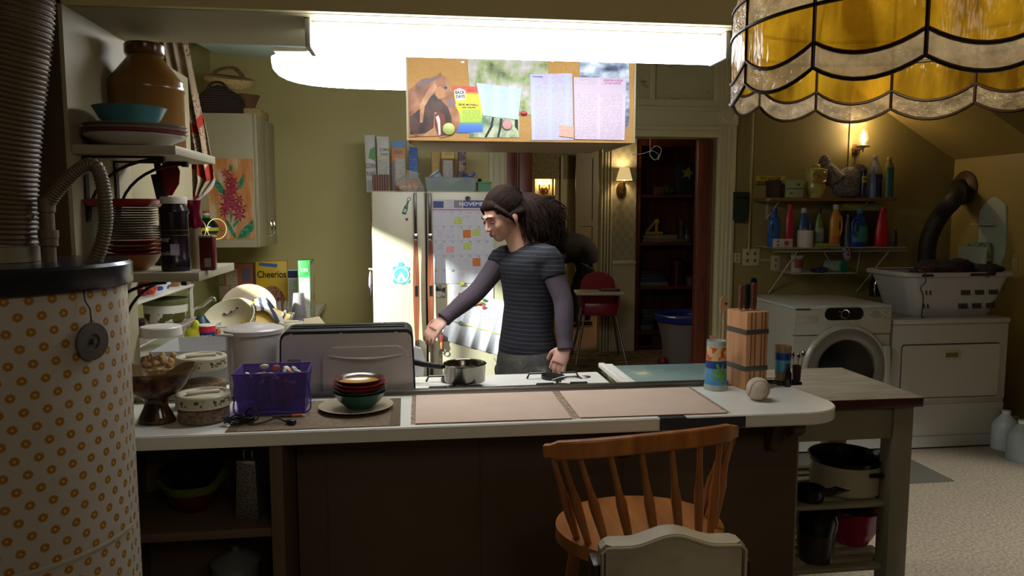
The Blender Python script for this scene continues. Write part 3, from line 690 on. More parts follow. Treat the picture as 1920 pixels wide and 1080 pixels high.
a = pb(975, 665); t = tag(MB().lathe([(0, 0), (.05, 0), (.085, .085), (.088, .088), (.080, .088), (.048, .008), (0, .008)], n=36).done('wicker_bowl', WICK, loc=(-1.02, y0+.30, z1+.058)), 'small brown wicker bowl on a folded mat at the right end of the far cabinet', 'basket')
tag(MB().box((0, 0, .028), (.22, .26, .056), bev=.01).done('folded_mat', TANW, loc=(-1.02, y0+.32, z1+.001)), 'folded tan woven mat under the small wicker bowl', 'mat')
# curtain: floral panel hanging at the window between the two cabinets
n = NT('floral_curtain'); co_ = n.co(); v = n.n('ShaderNodeTexVoronoi'); v.inputs['Scale'].default_value = 85; n.l(co_, v.inputs['Vector'])
x, y, z = n.xyz(co_)[:3]
dots = n.ramp(v.outputs['Distance'], [(.28, '#5a2a24'), (.36, '#b8a184')]); big = n.noise(3.2, 2)
fl = n.ramp(big, [(.40, '#c9b89a'), (.46, '#a89478')]); c = n.mix(n.m2('GREATER_THAN', n.noise(2.6, 1, sc=(1, 1, 1.3)), .45), fl, dots)
uq = n.xyz(n.n('ShaderNodeUVMap').outputs[0]); zig = n.m2('ADD', n.m2('MULTIPLY', uq[1], 3.6), n.m2('MULTIPLY', n.m2('ABSOLUTE', n.m2('SUBTRACT', uq[0], .75)), .9)); redb = n.m2('MULTIPLY', n.m2('GREATER_THAN', n.m2('FRACT', zig), .72), n.m2('GREATER_THAN', uq[1], .38))
n.col(n.mix(redb, c, hexc('#b23a26'))); n.set(Roughness=.85)
tr = n.n('ShaderNodeBsdfTranslucent'); n.l(n.b.inputs['Base Color'].links[0].from_socket, tr.inputs[0]); mx = n.n('ShaderNodeMixShader'); mx.inputs[0].default_value = .35
n.l(n.b.outputs[0], mx.inputs[1]); n.l(tr.outputs[0], mx.inputs[2]); n.l(mx.outputs[0], n.out.inputs[0]); CURT = n.m
t = empty('curtain', 'red and cream floral curtain hanging between the two wall cabinets', 'curtain', (-1.1, 3.3, 1.6))
# panel drawn back: narrow at the top, swinging forward to a pointed hem
yv = 3.42; pc = lambda px_, py_, Y=yv: aY(px_, py_, Y)
L_ = [(296, 70), (318, 180), (340, 250), (350, 300), (352, 345), (360, 376)]; R_ = [(350, 70), (362, 140), (374, 205), (386, 250), (402, 335), (378, 368)]
vs = []; fs = []; NR, NC = 40, 26
def lerpc(A, t_):
    k = t_*(len(A)-1); i = min(int(k), len(A)-2); f_ = k-i; return (A[i][0]*(1-f_)+A[i+1][0]*f_, A[i][1]*(1-f_)+A[i+1][1]*f_)
o_ = t.location
for i in range(NR+1):
    l_, r_ = lerpc(L_, i/NR), lerpc(R_, i/NR); P0, P1 = pc(*l_), pc(*r_)
    for k in range(NC+1):
        q = P0.lerp(P1, k/NC)-o_; q.y += .022*math.sin(k/NC*2*math.pi*3.2+i*.05)+.01*math.sin(k*.9+i*.2); vs.append(q)
for i in range(NR):
    for k in range(NC): q = i*(NC+1)+k; fs.append((q, q+1, q+NC+2, q+NC+1))
m = MB(); bv_, ff_ = m._add(vs, fs); uvl = m.bm.loops.layers.uv.new('UVMap'); m.bm.verts.index_update()
for f in ff_:
    for lp in f.loops: lp[uvl].uv = ((lp.vert.index % (NC+1))/NC, (lp.vert.index//(NC+1))/NR)
cu_ = m.done('panel', CURT, t, ang=90); so = cu_.modifiers.new('s', 'SOLIDIFY'); so.thickness = .003
q = pc(323, 70)-o_; m = MB().cyl((XL+.02-o_.x, q.y, q.z+.005), (q.x+.14, q.y, q.z+.005), .008); m.done('rod', STEEL, t)
m = MB(); hem = [pc(*p)-o_ for p in ((402, 335), (395, 352), (378, 368), (366, 376), (360, 378))]
m.tube(spline(hem, 6), .006, 6, flat=.3); m.done('lace_hem', mt('white_lace', '#c8bcae', .8), t)
# yellow box on the near cabinet
tag(MB().box((0, 0, .045), (.20, .16, .09), bev=.006).done('yellow_box', mt('yellow_card', '#b59a1e', .4), loc=(-1.13, 2.74, 2.101)), 'bright yellow box on top of the near wall cabinet above the crock', 'box')
# ================================================================ ON THE SERVING COUNTER
ZT = .9602
def on(px_, py_, z=ZT): return aZ(px_, py_, z)
def mpp(p): return (p.x*math.sin(YAW)+p.y*math.cos(YAW))/F
n = NT('brown_placemat'); x, y, z = n.xyz(n.co())[:3]
br = n.n('ShaderNodeTexBrick'); br.inputs['Scale'].default_value = 55; n.l(n.co(), br.inputs['Vector']); br.inputs['Color1'].default_value = hexc('#6e5a42'); br.inputs['Color2'].default_value = hexc('#8a765a'); br.inputs['Mortar'].default_value = hexc('#4a3826')
ed = n.m2('GREATER_THAN', n.m2('ABSOLUTE', x), .205)
n.col(n.mix(ed, br.outputs[0], hexc('#5c4a30'))); n.set(Roughness=.85); n.bump(n.noise(300, 2), .5, .003)
p = on(592, 770); BRM = n.m
a, b_ = on(432, 798), on(750, 790)
tag(MB().box((0, 0, .0012), (b_.x-a.x, .31, .0024), bev=.0008).done('placemat', n.m, loc=((a.x+b_.x)/2, 2.045+.165, ZT), rot=(0, 0, R(.5))), 'brown woven placemat under the plate, purple basket and black cord', 'placemat')
n = NT('pale_woven_mat'); x, y, z = n.xyz(n.co())[:3]
wv = n.m2('MULTIPLY', n.m2('SINE', n.m2('MULTIPLY', x, 900)), n.m2('SINE', n.m2('MULTIPLY', y, 900))); n.col(n.mix(n.m2('ADD', n.m2('MULTIPLY', wv, .2), n.m2('MULTIPLY', n.noise(9), .8)), hexc('#d6b8a2'), hexc('#e2cab6'))); n.set(Roughness=.9); n.bump(wv, .6, .002)
PALEM = n.m; FRG = mt('mat_fringe', '#b39a7e', .9)
def mat_(x0, x1, y0, y1, lb):
    t = empty('placemat', lb, 'placemat', ((x0+x1)/2, (y0+y1)/2, ZT), R(-.6), 'pale woven placemats laid end to end')
    w, h = x1-x0, y1-y0
    MB().box((0, 0, .0014), (w, h, .0028), bev=.001).done('woven_field', PALEM, t)
    for s_ in (-1, 1):
        m = MB()
        for k in range(34):
            yy = -h/2+h*(k+.5)/34; m.tube([(s_*w/2, yy, .0012), (s_*(w/2+.007), yy+random.uniform(-.004, .004), .002), (s_*(w/2+.013), yy+random.uniform(-.006, .006), .001)], .0011, 5)
        m.done('fringe', FRG, t)
    m = MB().cyl((-w/2, -h/2, .0018), (w/2, -h/2, .0018), .0016); m.done('stitched_hem', mt('brown_hem', '#6e4a34', .9), t)
mat_(.0, .447, 2.062, 2.395, 'pale pink woven placemat with fringed ends, left of the two on the counter')
mat_(.472, .915, 2.062, 2.392, 'pale pink woven placemat with fringed ends, right of the two')
# plate with bowls
p = on(668, 768); pl_ = (p.x, p.y, ZT+.0026)
plate('dinner_plate', 'cream dinner plate under the stacked coloured bowls', 'plate', pl_, .111, .014, CER('cream_plate', '#b3a587'))
q = on(676, 768); bx, by = q.x-.002, q.y+.01; z = pl_[2]+.005
plate('bowl', 'deep dark green bowl standing on the cream plate, lowest of the bowls', 'bowl', (bx, by, z), .080, .048, CER('dark_green_glaze', '#24534a'), deep=1)
plate('bowl', 'green rimmed shallow bowl, second from bottom of the bowl stack', 'bowl', (bx, by, z+.030), .080, .026, CER('sea_green_glaze', '#2f5f58'), deep=1)
plate('bowl', 'lower red bowl in the stack on the cream plate', 'bowl', (bx-.002, by, z+.040), .080, .028, CER('red_bowl_glaze', '#9a3030'), deep=1)
plate('bowl', 'upper red bowl in the stack on the cream plate', 'bowl', (bx+.001, by, z+.050), .0805, .028, CER('red_bowl_glaze', '#9a3030'), deep=1)
t = empty('bowl', 'brown rimmed bowl with mustard yellow inside topping the bowl stack', 'bowl', (bx-.001, by, z+.064))
MB().lathe([(0, 0), (.04, 0), (.062, .012), (.074, .023), (.075, .025), (.072, .025), (.058, .015)], n=48).done('rim', CER('brown_rim_glaze', '#4c2a14'), t)
MB().lathe([(.058, .015), (.05, .010), (.0, .004)], n=48).done('inside', CER('mustard_glaze', '#a8802c'), t)
# purple basket
p0, p1 = on(448, 775), on(583, 770); cx_, cy_ = (p0.x+p1.x)/2-.004, 2.275
n = clear('purple_plastic', '#8a76bc', .30, .35)
for nd in n.node_tree.nodes:
    if nd.type == 'BSDF_TRANSPARENT': nd.inputs[0].default_value = hexc('#b4a6dc')
PUR = n
t = empty('storage_basket', 'translucent purple plastic basket filled with bottles and sachets', 'basket', (cx_, cy_, ZT+.0026), R(2))
m = MB(); w, h, H = .185, .135, .125; th = .0022
def tray(m, w, h, H, th, tp=1.12, bot=True):
    a, b = w/2, h/2; A, B = a*tp, b*tp
    vs = [(-a, -b, 0), (a, -b, 0), (a, b, 0), (-a, b, 0), (-A, -B, H), (A, -B, H), (A, B, H), (-A, B, H)]
    vi = [(x_*(1-th/abs(x_)), y_*(1-th/abs(y_)), z_+(th if z_ == 0 else 0)) for x_, y_, z_ in vs]
    fs = [(0, 1, 5, 4), (1, 2, 6, 5), (2, 3, 7, 6), (3, 0, 4, 7), (0, 3, 2, 1)]
    fs2 = [tuple(reversed([k+8 for k in f])) for f in fs]; top = [(4, 5, 13, 12), (5, 6, 14, 13), (6, 7, 15, 14), (7, 4, 12, 15)]
    m._add(vs+vi, fs+fs2+top); return m
tray(m, w, h, H, th, 1.13).done('tub', PUR, t)
m = MB()
for a_, b2 in (((-1, -1), (1, -1)), ((1, -1), (1, 1)), ((1, 1), (-1, 1)), ((-1, 1), (-1, -1))):
    m.cyl((a_[0]*w/2*1.13, a_[1]*h/2*1.13, H), (b2[0]*w/2*1.13, b2[1]*h/2*1.13, H), .003)
m.done('rolled_rim', PUR, t)
MB().tube(spline([(w/2*1.12, -.05, .10), (w/2*1.12+.006, -.052, .04), (w/2*1.05, -.06, .0045), (0, -.075, .012), (-w/2*1.05, -.06, .0045), (-w/2*1.15, -.05, .05), (-w/2*1.13, -.03, .11)], 8), .0028).done('handle', PUR, t)
cols = ['#b04838', '#c7b08a', '#8a6a78', '#c9c2b4', '#7a8a9a', '#b8866a', '#a89a86', '#984848']
for i in range(11):
    a = random.uniform(-.065, .065); b2 = random.uniform(-.03, .03); lean = R(random.uniform(-38, 38))
    m = MB(); m.lathe([(0, -.04), (.011, -.04), (.012, -.037), (.012, .028), (.006, .034), (.006, .042), (0, .042)], n=14)
    tag(m.done('small_bottle', mt('bot'+cols[i % 8], cols[i % 8], .4), loc=(cx_+a*.85, cy_+b2*.8, ZT+.052+random.uniform(0, .022)), rot=(R(random.uniform(-15, 15)), lean, 0)), 'small bottle lying among others inside the purple basket', 'bottle', 'small bottles inside the purple basket')
for i in range(16):
    a = -.075+.15*random.random(); b2 = random.uniform(-.045, .045)
    m = MB(); m.ball((0, 0, 0), (.015, .012, .007), 6)
    tag(m.done('sachet', mt('sach%d' % (i % 4), ('#cfc4a8', '#b9aa86', '#8f9aa0', '#b56a5a')[i % 4], .5), loc=(cx_+a, cy_+b2, ZT+.108+random.uniform(0, .018)), rot=(random.random(), random.random(), random.random()*3)), 'small wrapped sachet heaped at the top of the purple basket', 'sachet', 'sachets in the purple basket')
# cord
c0_ = on(470, 783); z0 = .0075
P = [Vec((c0_.x-.028, c0_.y-.012, 0))]
t = empty('power_cord', 'coiled black power cord with plug in front of the purple basket', 'cord', (c0_.x-.005, 2.125, ZT+.0026))
P = []
for k in range(60):
    a = k*.55; r_ = 1+.18*math.sin(k*1.7); P.append((-.012+.038*r_*math.cos(a), .016*r_*math.sin(a), .004+.018*(k/60)+.003*math.sin(k*2.1)))
MB().tube(spline(P, 4), .0022, 7).done('coil', BLKP, t)
MB().tube(spline([P[-1], (.01, .01, .035), (.03, .0, .045), (.045, -.01, .02), (.02, -.02, .004), (.06, -.012, .006), (.09, .0, .014), (.115, -.008, .006), (.128, -.02, .006)], 8), .0024, 7).done('lead', BLKP, t)
MB().cyl((-.002, .02, .02), (.006, -.02, .022), .0065).done('tie', BLKP, t)
MB().box((.135, -.024, .0075), (.026, .016, .013), rot=(0, 0, R(-35)), bev=.003).done('plug', BLKP, t)
p = on(545, 783); t = empty('pencil', 'orange tipped pen lying on the brown placemat by the cord', 'pen', (p.x, p.y-.004, ZT+.0068), R(3))
MB().cyl((-.05, 0, 0), (.005, 0, 0), .0036).done('barrel', mt('brown_barrel', '#4a2c20', .4), t)
MB().cyl((.005, 0, 0), (.034, 0, 0), .0042).done('grip', mt('orange_grip', '#b06420', .4), t)
MB().cyl((.034, 0, 0), (.046, 0, 0), .0030, .0006).done('tip', mt('pen_tip', '#c8bca8', .4), t)
# canisters with floral lids
n = NT('floral_band'); v = n.n('ShaderNodeTexVoronoi'); v.inputs['Scale'].default_value = 110; n.l(n.co(), v.inputs['Vector'])
x, y, z = n.xyz(n.co())[:3]; bd = n.m2('LESS_THAN', n.m2('ABSOLUTE', n.m2('SUBTRACT', z, .0)), .0085); pat = n.m2('MULTIPLY', n.m2('LESS_THAN', v.outputs['Distance'], .5), n.m2('MULTIPLY', bd, n.m2('GREATER_THAN', n.noise(24, 1), .46)))
n.col(n.mix(pat, hexc('#b7b096'), n.mix(n.m2('GREATER_THAN', n.noise(70, 1), .56), hexc('#3c4a26'), hexc('#7a3a22')))); n.set(Roughness=.35); FLOR = n.m
def food(name, c1, c2, s=90): return blotch(name, [(.38, c1), (.62, c2)], s, .8, bump=.8)
def canister(name, label, loc, r, H, lidh, fill, fh, cat='canister'):
    t = empty(name, label, cat, loc)
    MB().lathe([(0, .001), (r-.006, .001), (r-.002, .004), (r-.002, H), (r-.004, H), (r-.004, .005), (0, .004)], n=44).done('glass', GLASS, t)
    MB().lathe([(0, .0055), (r-.008, .0055), (r-.0045, .009), (r-.0045, fh), (r*.6, fh+.006), (0, fh+.002)], n=44, fn=lambda a, z_: 1 if z_ < fh-.001 else 1+.01*math.sin(a*7)).done('contents', fill, t)
    m = MB(); m.lathe([(0, lidh/2+.0), (r*.5, lidh/2-.002), (r*.78, lidh/2-.004), (r*.84, lidh/2+.002), (r*.97, lidh/2+.002), (r+.001, lidh/2-.002), (r+.001, -lidh/2), (r-.001, -lidh/2)], n=52)
    m.box((0, 0, lidh/2+.003), (r*1.2, r*.28, .008), rot=(0, 0, R(20)), bev=.003)
    m.done('lid', FLOR, t, loc=(0, 0, H+lidh/2-.006)); return t
p = on(371, 800); r1 = .0735; canister('canister', 'low glass canister with flowered lid, half full of brown flakes, nearest on the counter', (p.x, p.y+.065, ZT), r1, .052, .034, food('brown_flakes', '#4a2a16', '#8a5c34'), .04)
p = on(380, 760); canister('canister', 'taller flowered lid canister of oats behind the low canister', (p.x+.002, 2.36, ZT), .073, .125, .036, food('oats', '#7a5634', '#a9845a', 140), .075)
# walnut jar
p = aY(303, 700, 2.53); t = empty('walnut_jar', 'square shouldered glass jar of walnuts with a white screw lid', 'jar', (p.x-.005, 2.555, .9205))
MB().lathe([(0, .001), (.076, .001), (.085, .008), (.088, .03), (.088, .175), (.082, .205), (.062, .228), (.060, .236)], n=44).done('glass', GLASS, t)
MB().lathe([(0, .006), (.078, .006), (.083, .03), (.083, .13), (.05, .145), (0, .14)], n=44).done('contents', food('walnuts', '#7a5630', '#c49a62', 55), t)
m = MB()
for k in range(36): a = random.random()*6.28; rr = .074*math.sqrt(random.random()); m.ball((rr*math.cos(a), rr*math.sin(a), .138+random.uniform(0, .014)), (.013, .011, .010), 5, rot=(random.random()*3, random.random()*3, 0))
m.done('walnuts', food('walnuts', '#7a5630', '#c49a62', 55), t)['kind'] = 'stuff'
MB().lathe([(0, .262), (.060, .262), (.064, .258), (.066, .232), (.064, .230)], n=44).done('lid', mt('milky_white_lid', '#cfc9bd', .4), t)
# sculptural brown gravy dish
p = on(284, 800); t = empty('pedestal_dish', 'glazed brown pedestal dish with a wavy flared rim beside the water heater', 'dish', (p.x, p.y+.045, ZT))
n = NT('drip_brown_glaze'); f = n.noise(22, 4); x, y, z = n.xyz(n.co())[:3]
n.col(n.ramp(n.m2('ADD', f, n.m2('MULTIPLY', z, 1.2)), [(.45, '#1c0f0a'), (.56, '#3c2112'), (.7, '#6b4a2c')])); n.set(Roughness=.12); DRIP = n.m
pr = [(0, 0), (.044, 0), (.047, .006), (.040, .022), (.030, .045), (.027, .06), (.034, .072), (.05, .082), (.066, .105), (.074, .135)]
m = MB(); n_ = 64; vs = []; fs = []
pr2 = pr+[(.078, .150), (.074, .151), (.068, .13), (.055, .10), (.035, .088), (0, .086)]
for j, (r_, z_) in enumerate(pr2):
    for k in range(n_):
        a = 2*math.pi*k/n_; e = max(0, (z_-.07)/.08); flare = 1+e*(.30*math.cos(2*a)+.10*math.cos(3*a+1)); zz = z_+e*(.015*math.cos(2*a)+.007*math.sin(3*a))
        vs.append((r_*flare*math.cos(a), r_*flare*math.sin(a)*(.8), zz))
for j in range(len(pr2)-1):
    for k in range(n_): fs.append((j*n_+k, j*n_+(k+1) % n_, (j+1)*n_+(k+1) % n_, (j+1)*n_+k))
ko = (len(pr)+1)*n_; m.use(DRIP); bv, ff_ = m._add([(a*1.12, b, c) for a, b, c in vs], fs); m.use(CER('cream_brown_glaze', '#8c7450'))
for f in ff_[ko:]: f.material_index = 1
m.done('body', None, t, ang=70)
m = MB(); m.ball((0, 0, .098), (.04, .03, .006), 10); m.done('wrapped_sweets', mt('blue_grey_wrap', '#5d6a70', .4), t)
# ---- kitchen side of the pass-through (worktop .92)
ZK = .9204
p = aZ(474, 690, ZK); CAN = mt('pinkish_white_plastic', '#b3a9a2', .35, bump=0)
pw = aY(474, 640, 2.66); t = empty('flour_bin', 'tall off-white plastic food bin with domed lid, left of the toaster', 'bin', (pw.x, 2.69, ZK), R(-20))
r_ = .096
MB().lathe([(0, 0), (r_*.92, 0), (r_*.93, .004), (r_, .212), (r_, .216)], n=48).done('body', CAN, t)
m = MB(); m.lathe([(r_*1.0, .214), (r_*1.06, .214), (r_*1.06, .228), (r_*1.02, .231), (r_*.86, .236), (r_*.62, .234), (r_*.5, .240), (r_*.3, .247), (0, .250)], n=48)
m.box((-.045, -r_*1.03, .218), (.055, .022, .008), bev=.003); m.done('lid', CAN, t)
m = MB().box((-.03, -r_*.955, .11), (.006, .006, .20), bev=.002).box((-.043, -r_*.94, .11), (.004, .006, .2), bev=.002); m.done('side_rib', CAN, t)
# toaster
x0 = aY(528, 700, 2.56).x; x1 = aY(779, 700, 2.56).x; Wt = x1-x0
t = empty('toaster', 'long brushed steel toaster with black edge panels behind the purple basket', 'toaster', ((x0+x1)/2, 2.58, ZK), R(1))
TST = mt('satin_steel_shell', '#b9afa8', .36, .6, var=.05, bump=.02, bsc=200)
zt_ = aY(650, 618, 2.5).z-ZK
def trap(w, h, r, cz): 
    o = rrect(w, h, r, 5, 0, cz); return [(a*(1-.035*((b_-0)/h)), b_) for a, b_ in o]
m = MB(); m.prism(trap(Wt, zt_-.012, .028, zt_/2+.004), -.085, .085, bev=.006); m.done('black_frame', BLKP, t)
m = MB(); m.prism([(a, b_) for a, b_ in trap(Wt-.012, zt_-.03, .022, zt_/2+.002)], -.0885, -.083, bev=.002)
for sx_ in (-.18, -.02, .16): m.box((sx_, -.087, zt_-.013), (.010, .004, .006))
m.done('front_panel', TST, t)
m = MB(); m.prism(rrect(Wt*.63, zt_*.74, .035, 8, Wt*.135, zt_*.40), -.098, -.086, bev=.005); m.done('bulging_panel', TST, t)
m = MB()
for z_, w_ in ((0, 1), ): 
    P = [(Wt*.135+Wt*.27*u_, -.0995, zt_*.66-.012*(1-u_*u_)) for u_ in [-1+2*k/16 for k in range(17)]]; m.tube(P, [.001+.003*(1-abs(-1+2*k/16)) for k in range(17)], 8)
m.done('pressed_crease', TST, t)
m = MB(); m.prism(rrect(.042, .058, .004, 3, -Wt*.385, zt_*.50), -.0892, -.088); o = m.done('vent', mt('vent_grey', '#77706a', .4, .5), t)
m = MB()
for k in range(5): m.b(-Wt*.385-.015, -Wt*.385+.015, -.0902, -.089, zt_*.34+.0105*k, zt_*.34+.0105*k+.003)
m.done('vent_slots', BLACK, t)
MB().b(-Wt*.42, Wt*.42, -.03, -.012, zt_-.001, zt_+.002).b(-Wt*.42, Wt*.42, .012, .03, zt_-.001, zt_+.002).done('slot', BLACK, t)
m = MB()
for a, b_ in ((-.32, .0), (.47, .3), (.45, .05)): m.ball((Wt*a, -.0885, zt_*.68-b_*.05), .0024, 6)
m.done('screw', STEEL, t)
MB().tube([(Wt*.24, 0, zt_), (Wt*.24, 0, zt_+.008), (Wt*.27, 0, zt_+.010), (Wt*.28, 0, zt_)], .0015).done('wire_loop', STEEL, t)
# saucepan
pc_ = aZ(870, 702, .96); t = empty('saucepan', 'small stainless steel saucepan with black handle on the stove', 'saucepan', (pc_.x, 2.66, .9465), R(0))
r_ = .077
PANS = mt('polished_pan_steel', '#8a857c', .2, 1, bump=0)
MB().lathe([(0, 0), (r_*.94, 0), (r_*.96, .004), (r_*.97, .058), (r_*1.03, .064), (r_*1.0, .066), (r_*.94, .060), (r_*.93, .004), (0, .003)], n=48).done('pan', PANS, t)
MB().tube(spline([(-r_*.95, .0, .052), (-r_-.02, .0, .056), (-r_-.06, .0, .062), (-r_-.13, .01, .078)], 6), [.006, .007, .008, .009, .0095, .010, .010, .010, .010, .0105, .011, .011, .011, .011, .011, .0115, .011, .010, .008], 10, flat=.6).done('handle', BLKP, t)
# chrome spoons and foil on the stove
p = aZ(1060, 712, .95); tag(MB().tube(spline([(-.05, 0, .004), (-.01, .01, .012), (.03, 0, .016), (.06, .01, .006)], 6), .004).ball((.075, .012, .010), (.02, .013, .005), 8).done('ladle', STEEL, loc=(p.x, 2.60, .948)), 'bright steel ladle lying on the right rear burner of the stove', 'ladle')
# paper napkins beside toaster
tag(MB().prism([(-.02, 0), (.02, 0), (.028, .06), (.012, .105), (-.012, .115), (-.02, .05)], -.006, .006, bev=.002).done('paper_towel', PAPER, loc=(aY(782, 660, 2.75).x+.002, 2.75, .9485)), 'white paper towel standing at the right end of the toaster', 'paper')
# ---- right end of counter
n = NT('maple_block'); x, y, z = n.xyz(n.co())[:3]; f = n.noise(3, 5, sc=(20, 20, 1.5)); n.col(n.ramp(f, [(.3, '#b98055'), (.7, '#d09c6e')])); n.set(Roughness=.45); MAPLE = n.m
p = on(1405, 730); s_ = mpp(p); BW, BD, BH = .085, .115, .262
t = empty('knife_block', 'tall strapped wooden knife block with four knives at the right end of the counter', 'knife block', (p.x+.010, p.y+.052, ZT), R(10))
MB().box((0, 0, BH/2), (BW, BD, BH), bev=.002).done('block', MAPLE, t)
m = MB()
for x_ in (-.024, -.008, .016, .030): m.b(x_-.0012, x_+.0012, -BD/2-.0008, -BD/2+.002, 0, BH)
for y_ in (-.02, .02): m.b(-BW/2-.0006, BW/2+.0006, y_-.0008, y_+.0008, BH-.001, BH+.0008)
m.done('saw_slots', mt('dark_slot', '#3a2014', .7), t)
for z_ in (.072, .196): MB().box((0, 0, z_), (BW+.003, BD+.003, .017), bev=.001).done('steel_strap', mt('strap_grey', '#6b6760', .4, .6), t)
def knife(x_, y_, h, w, mat_, lb, blade=True):
    k = empty('knife', lb, 'knife', t.matrix_world @ Vec((0, 0, 0)) if False else (t.location.x+x_*math.cos(R(10))-y_*math.sin(R(10)), t.location.y+x_*math.sin(R(10))+y_*math.cos(R(10)), ZT+BH+.001), R(10))
    hd = [(-w*.42, .004), (w*.42, .004), (w*.46, h*.3), (w*.40, h*.6), (w*.55, h*.92), (w*.3, h), (-w*.35, h), (-w*.6, h*.9), (-w*.42, h*.55), (-w*.5, h*.25)]
    MB().prism([(a, b) for a, b in hd], -.006, .006, bev=.0025).done('handle', mat_, k)
    MB().b(-w*.3, w*.3, -.0012, .0012, -.002, .006).done('bolster', CHROME, k)
KW = mt('rosewood_handle', '#6a3f30', .4); 
knife(-.028, .0, .085, .014, KW, 'slim knife with a short reddish wood handle, leftmost in the knife block')
knife(-.010, -.01, .090, .017, BLKP, 'black handled knife, second from left in the knife block')
knife(.012, -.015, .094, .018, KW, 'reddish wood handled knife in the middle right of the knife block')
knife(.028, .012, .108, .021, mt('blue_black_handle', '#10131a', .35), 'tallest knife with blue black handle, rightmost in the knife block')
# wooden spoons in a small pot behind the block
p = aY(1352, 640, 2.52); t = empty('utensil_jar', 'small glass jar holding wooden utensils behind the tumbler and knife block', 'jar', (p.x+.012, 2.53, .9455))
MB().lathe([(0, 0), (.028, 0), (.030, .004), (.031, .09), (.028, .09), (.027, .006), (0, .004)], n=28).done('glass', PLAS, t)
LW = wood('pale_spoon_wood', '#9c7650', '#bd9568', (10, 10, 1.5), 3, .6); PKW = wood('pink_spatula_wood', '#a8755c', '#bd8c72', (10, 10, 1.5), 3, .6)
tp = aY(1352, 558, 2.54)
t = empty('wooden_spoon', 'wooden spoon with a holed bowl, taller of the two behind the knife block', 'spoon', (p.x+.014, 2.54, .951), rot=(0, R(0), 0))
hh = tp.z-.951
MB().tube([(.005, 0, 0), (.002, 0, hh-.05)], .005).done('handle', LW, t)
m = MB(); m.prism([(.002+.016*math.cos(a), hh-.028+.036*math.sin(a)) for a in [2*math.pi*k/20 for k in range(20)]], -.003, .003, bev=.0015); m.done('head', LW, t)
MB().cyl((.008, -.0036, hh-.022), (.008, .0036, hh-.022), .005).done('hole', mt('dark_slot', '#3a2014'), t)
t = empty('wooden_spatula', 'flat pinkish wooden spatula leaning left of the holed spoon', 'spatula', (p.x+.0, 2.53, .951), rot=(0, R(-9), 0))
MB().tube([(0, 0, 0), (0, 0, .10)], .0045).done('handle', PKW, t); MB().prism([(-.007, .09), (.007, .09), (.013, .12), (.013, .158), (-.013, .168), (-.012, .12)], -.002, .002, bev=.001).done('blade', PKW, t)
# tumblers
n = NT('tropical_print'); x, y, z = n.xyz(n.co())[:3]
lz = n.m2('DIVIDE', z, .165)
base = n.ramp(lz, [(.0, '#c9c6c4'), (.10, '#c9c6c4'), (.12, '#3f86b8'), (.44, '#5aa0c4'), (.46, '#1e3f86'), (.60, '#22488e'), (.62, '#d8b37a'), (.88, '#d6b98a'), (.9, '#c9c6c4')])
for e in n.t.nodes:
    if e.type == 'VALTORGB': e.color_ramp.interpolation = 'LINEAR'
an = n.m2('ARCTAN2', n.m2('ADD', y, .0), x)
leafr = n.m2('SQRT', n.m2('ADD', n.m2('POWER', n.m2('MULTIPLY', n.m2('ADD', an, 1.55), .9), 2), n.m2('POWER', n.m2('MULTIPLY', n.m2('SUBTRACT', lz, .36), 3.4), 2)))
la = n.m2('ARCTAN2', n.m2('SUBTRACT', lz, .36), n.m2('MULTIPLY', n.m2('ADD', an, 1.55), .27))
leaf = n.m2('LESS_THAN', leafr, n.m2('ADD', .50, n.m2('MULTIPLY', n.m2('SINE', n.m2('MULTIPLY', la, 7)), .28)))
c = n.mix(leaf, base, n.mix(n.noise(80), hexc('#2f6e2a'), hexc('#86b43a')))
fr = n.m2('MULTIPLY', n.m2('GREATER_THAN', n.noise(38, 1), .53), n.m2('MULTIPLY', n.m2('GREATER_THAN', lz, .62), n.m2('LESS_THAN', lz, .88)))
c = n.mix(fr, c, hexc('#cf5a2c')); n.col(c); n.set(Roughness=.2); TROP = n.m
def tumbler(lb, loc, rz, s=1, H=.145):
    t = empty('tumbler', lb, 'tumbler', loc, rz)
    MB().lathe([(0, .001), (.031*s, .001), (.033*s, .004), (.0275*s, H*s), (.0262*s, H*s), (.031*s, .02), (0, .018)], n=40).done('cup', TROP, t)
    MB().lathe([(.0345*s, .001), (.0352*s, .006), (.0332*s, .018*s), (.0325*s, .018*s)], n=40).done('clear_base', PLAS, t)
    MB().lathe([(.0292*s, H*s*.9), (.0282*s, H*s+.002), (.0266*s, H*s+.002)], n=40).done('clear_rim', PLAS, t)
    return t
p = on(1348, 733); tumbler('upturned plastic tumbler printed with green palm leaf and red flowers, left of the knife block', (p.x, p.y+.03, ZT), 0, 1.14)
# drinking glass behind knife block on a black tray, with small pots
p = aY(1462, 712, 2.43); t = empty('metal_tray', 'small black metal tray at the counter corner right of the knife block', 'tray', (p.x+.012, 2.40, ZT))
MB().box((0, 0, .006), (.085, .05, .012), bev=.003).done('tray', BLACK, t)
t = empty('tumbler', 'clear tumbler with blue, green and orange print right of the knife block', 'tumbler', (p.x-.004, 2.405, ZT+.0125), R(70))
MB().lathe([(0, .001), (.024, .001), (.028, .122), (.0265, .122), (.023, .008), (0, .006)], n=32).done('cup', clear('tinted_glass', '#d0c0a0', .3, .1), t)
MB().lathe([(.0245, .02), (.0278, .10)], n=32).done('printed_wrap', TROP, t)
p = aY(1487, 712, 2.43); t = empty('utensil_cup', 'dark cup holding short steel utensils at the counter corner', 'cup', (p.x+.004, 2.415, ZT))
MB().lathe([(0, 0), (.013, 0), (.0155, .062), (.0135, .062), (.011, .004), (0, .004)], n=24).done('cup', mt('brown_leather_cup', '#3a2018', .5), t)
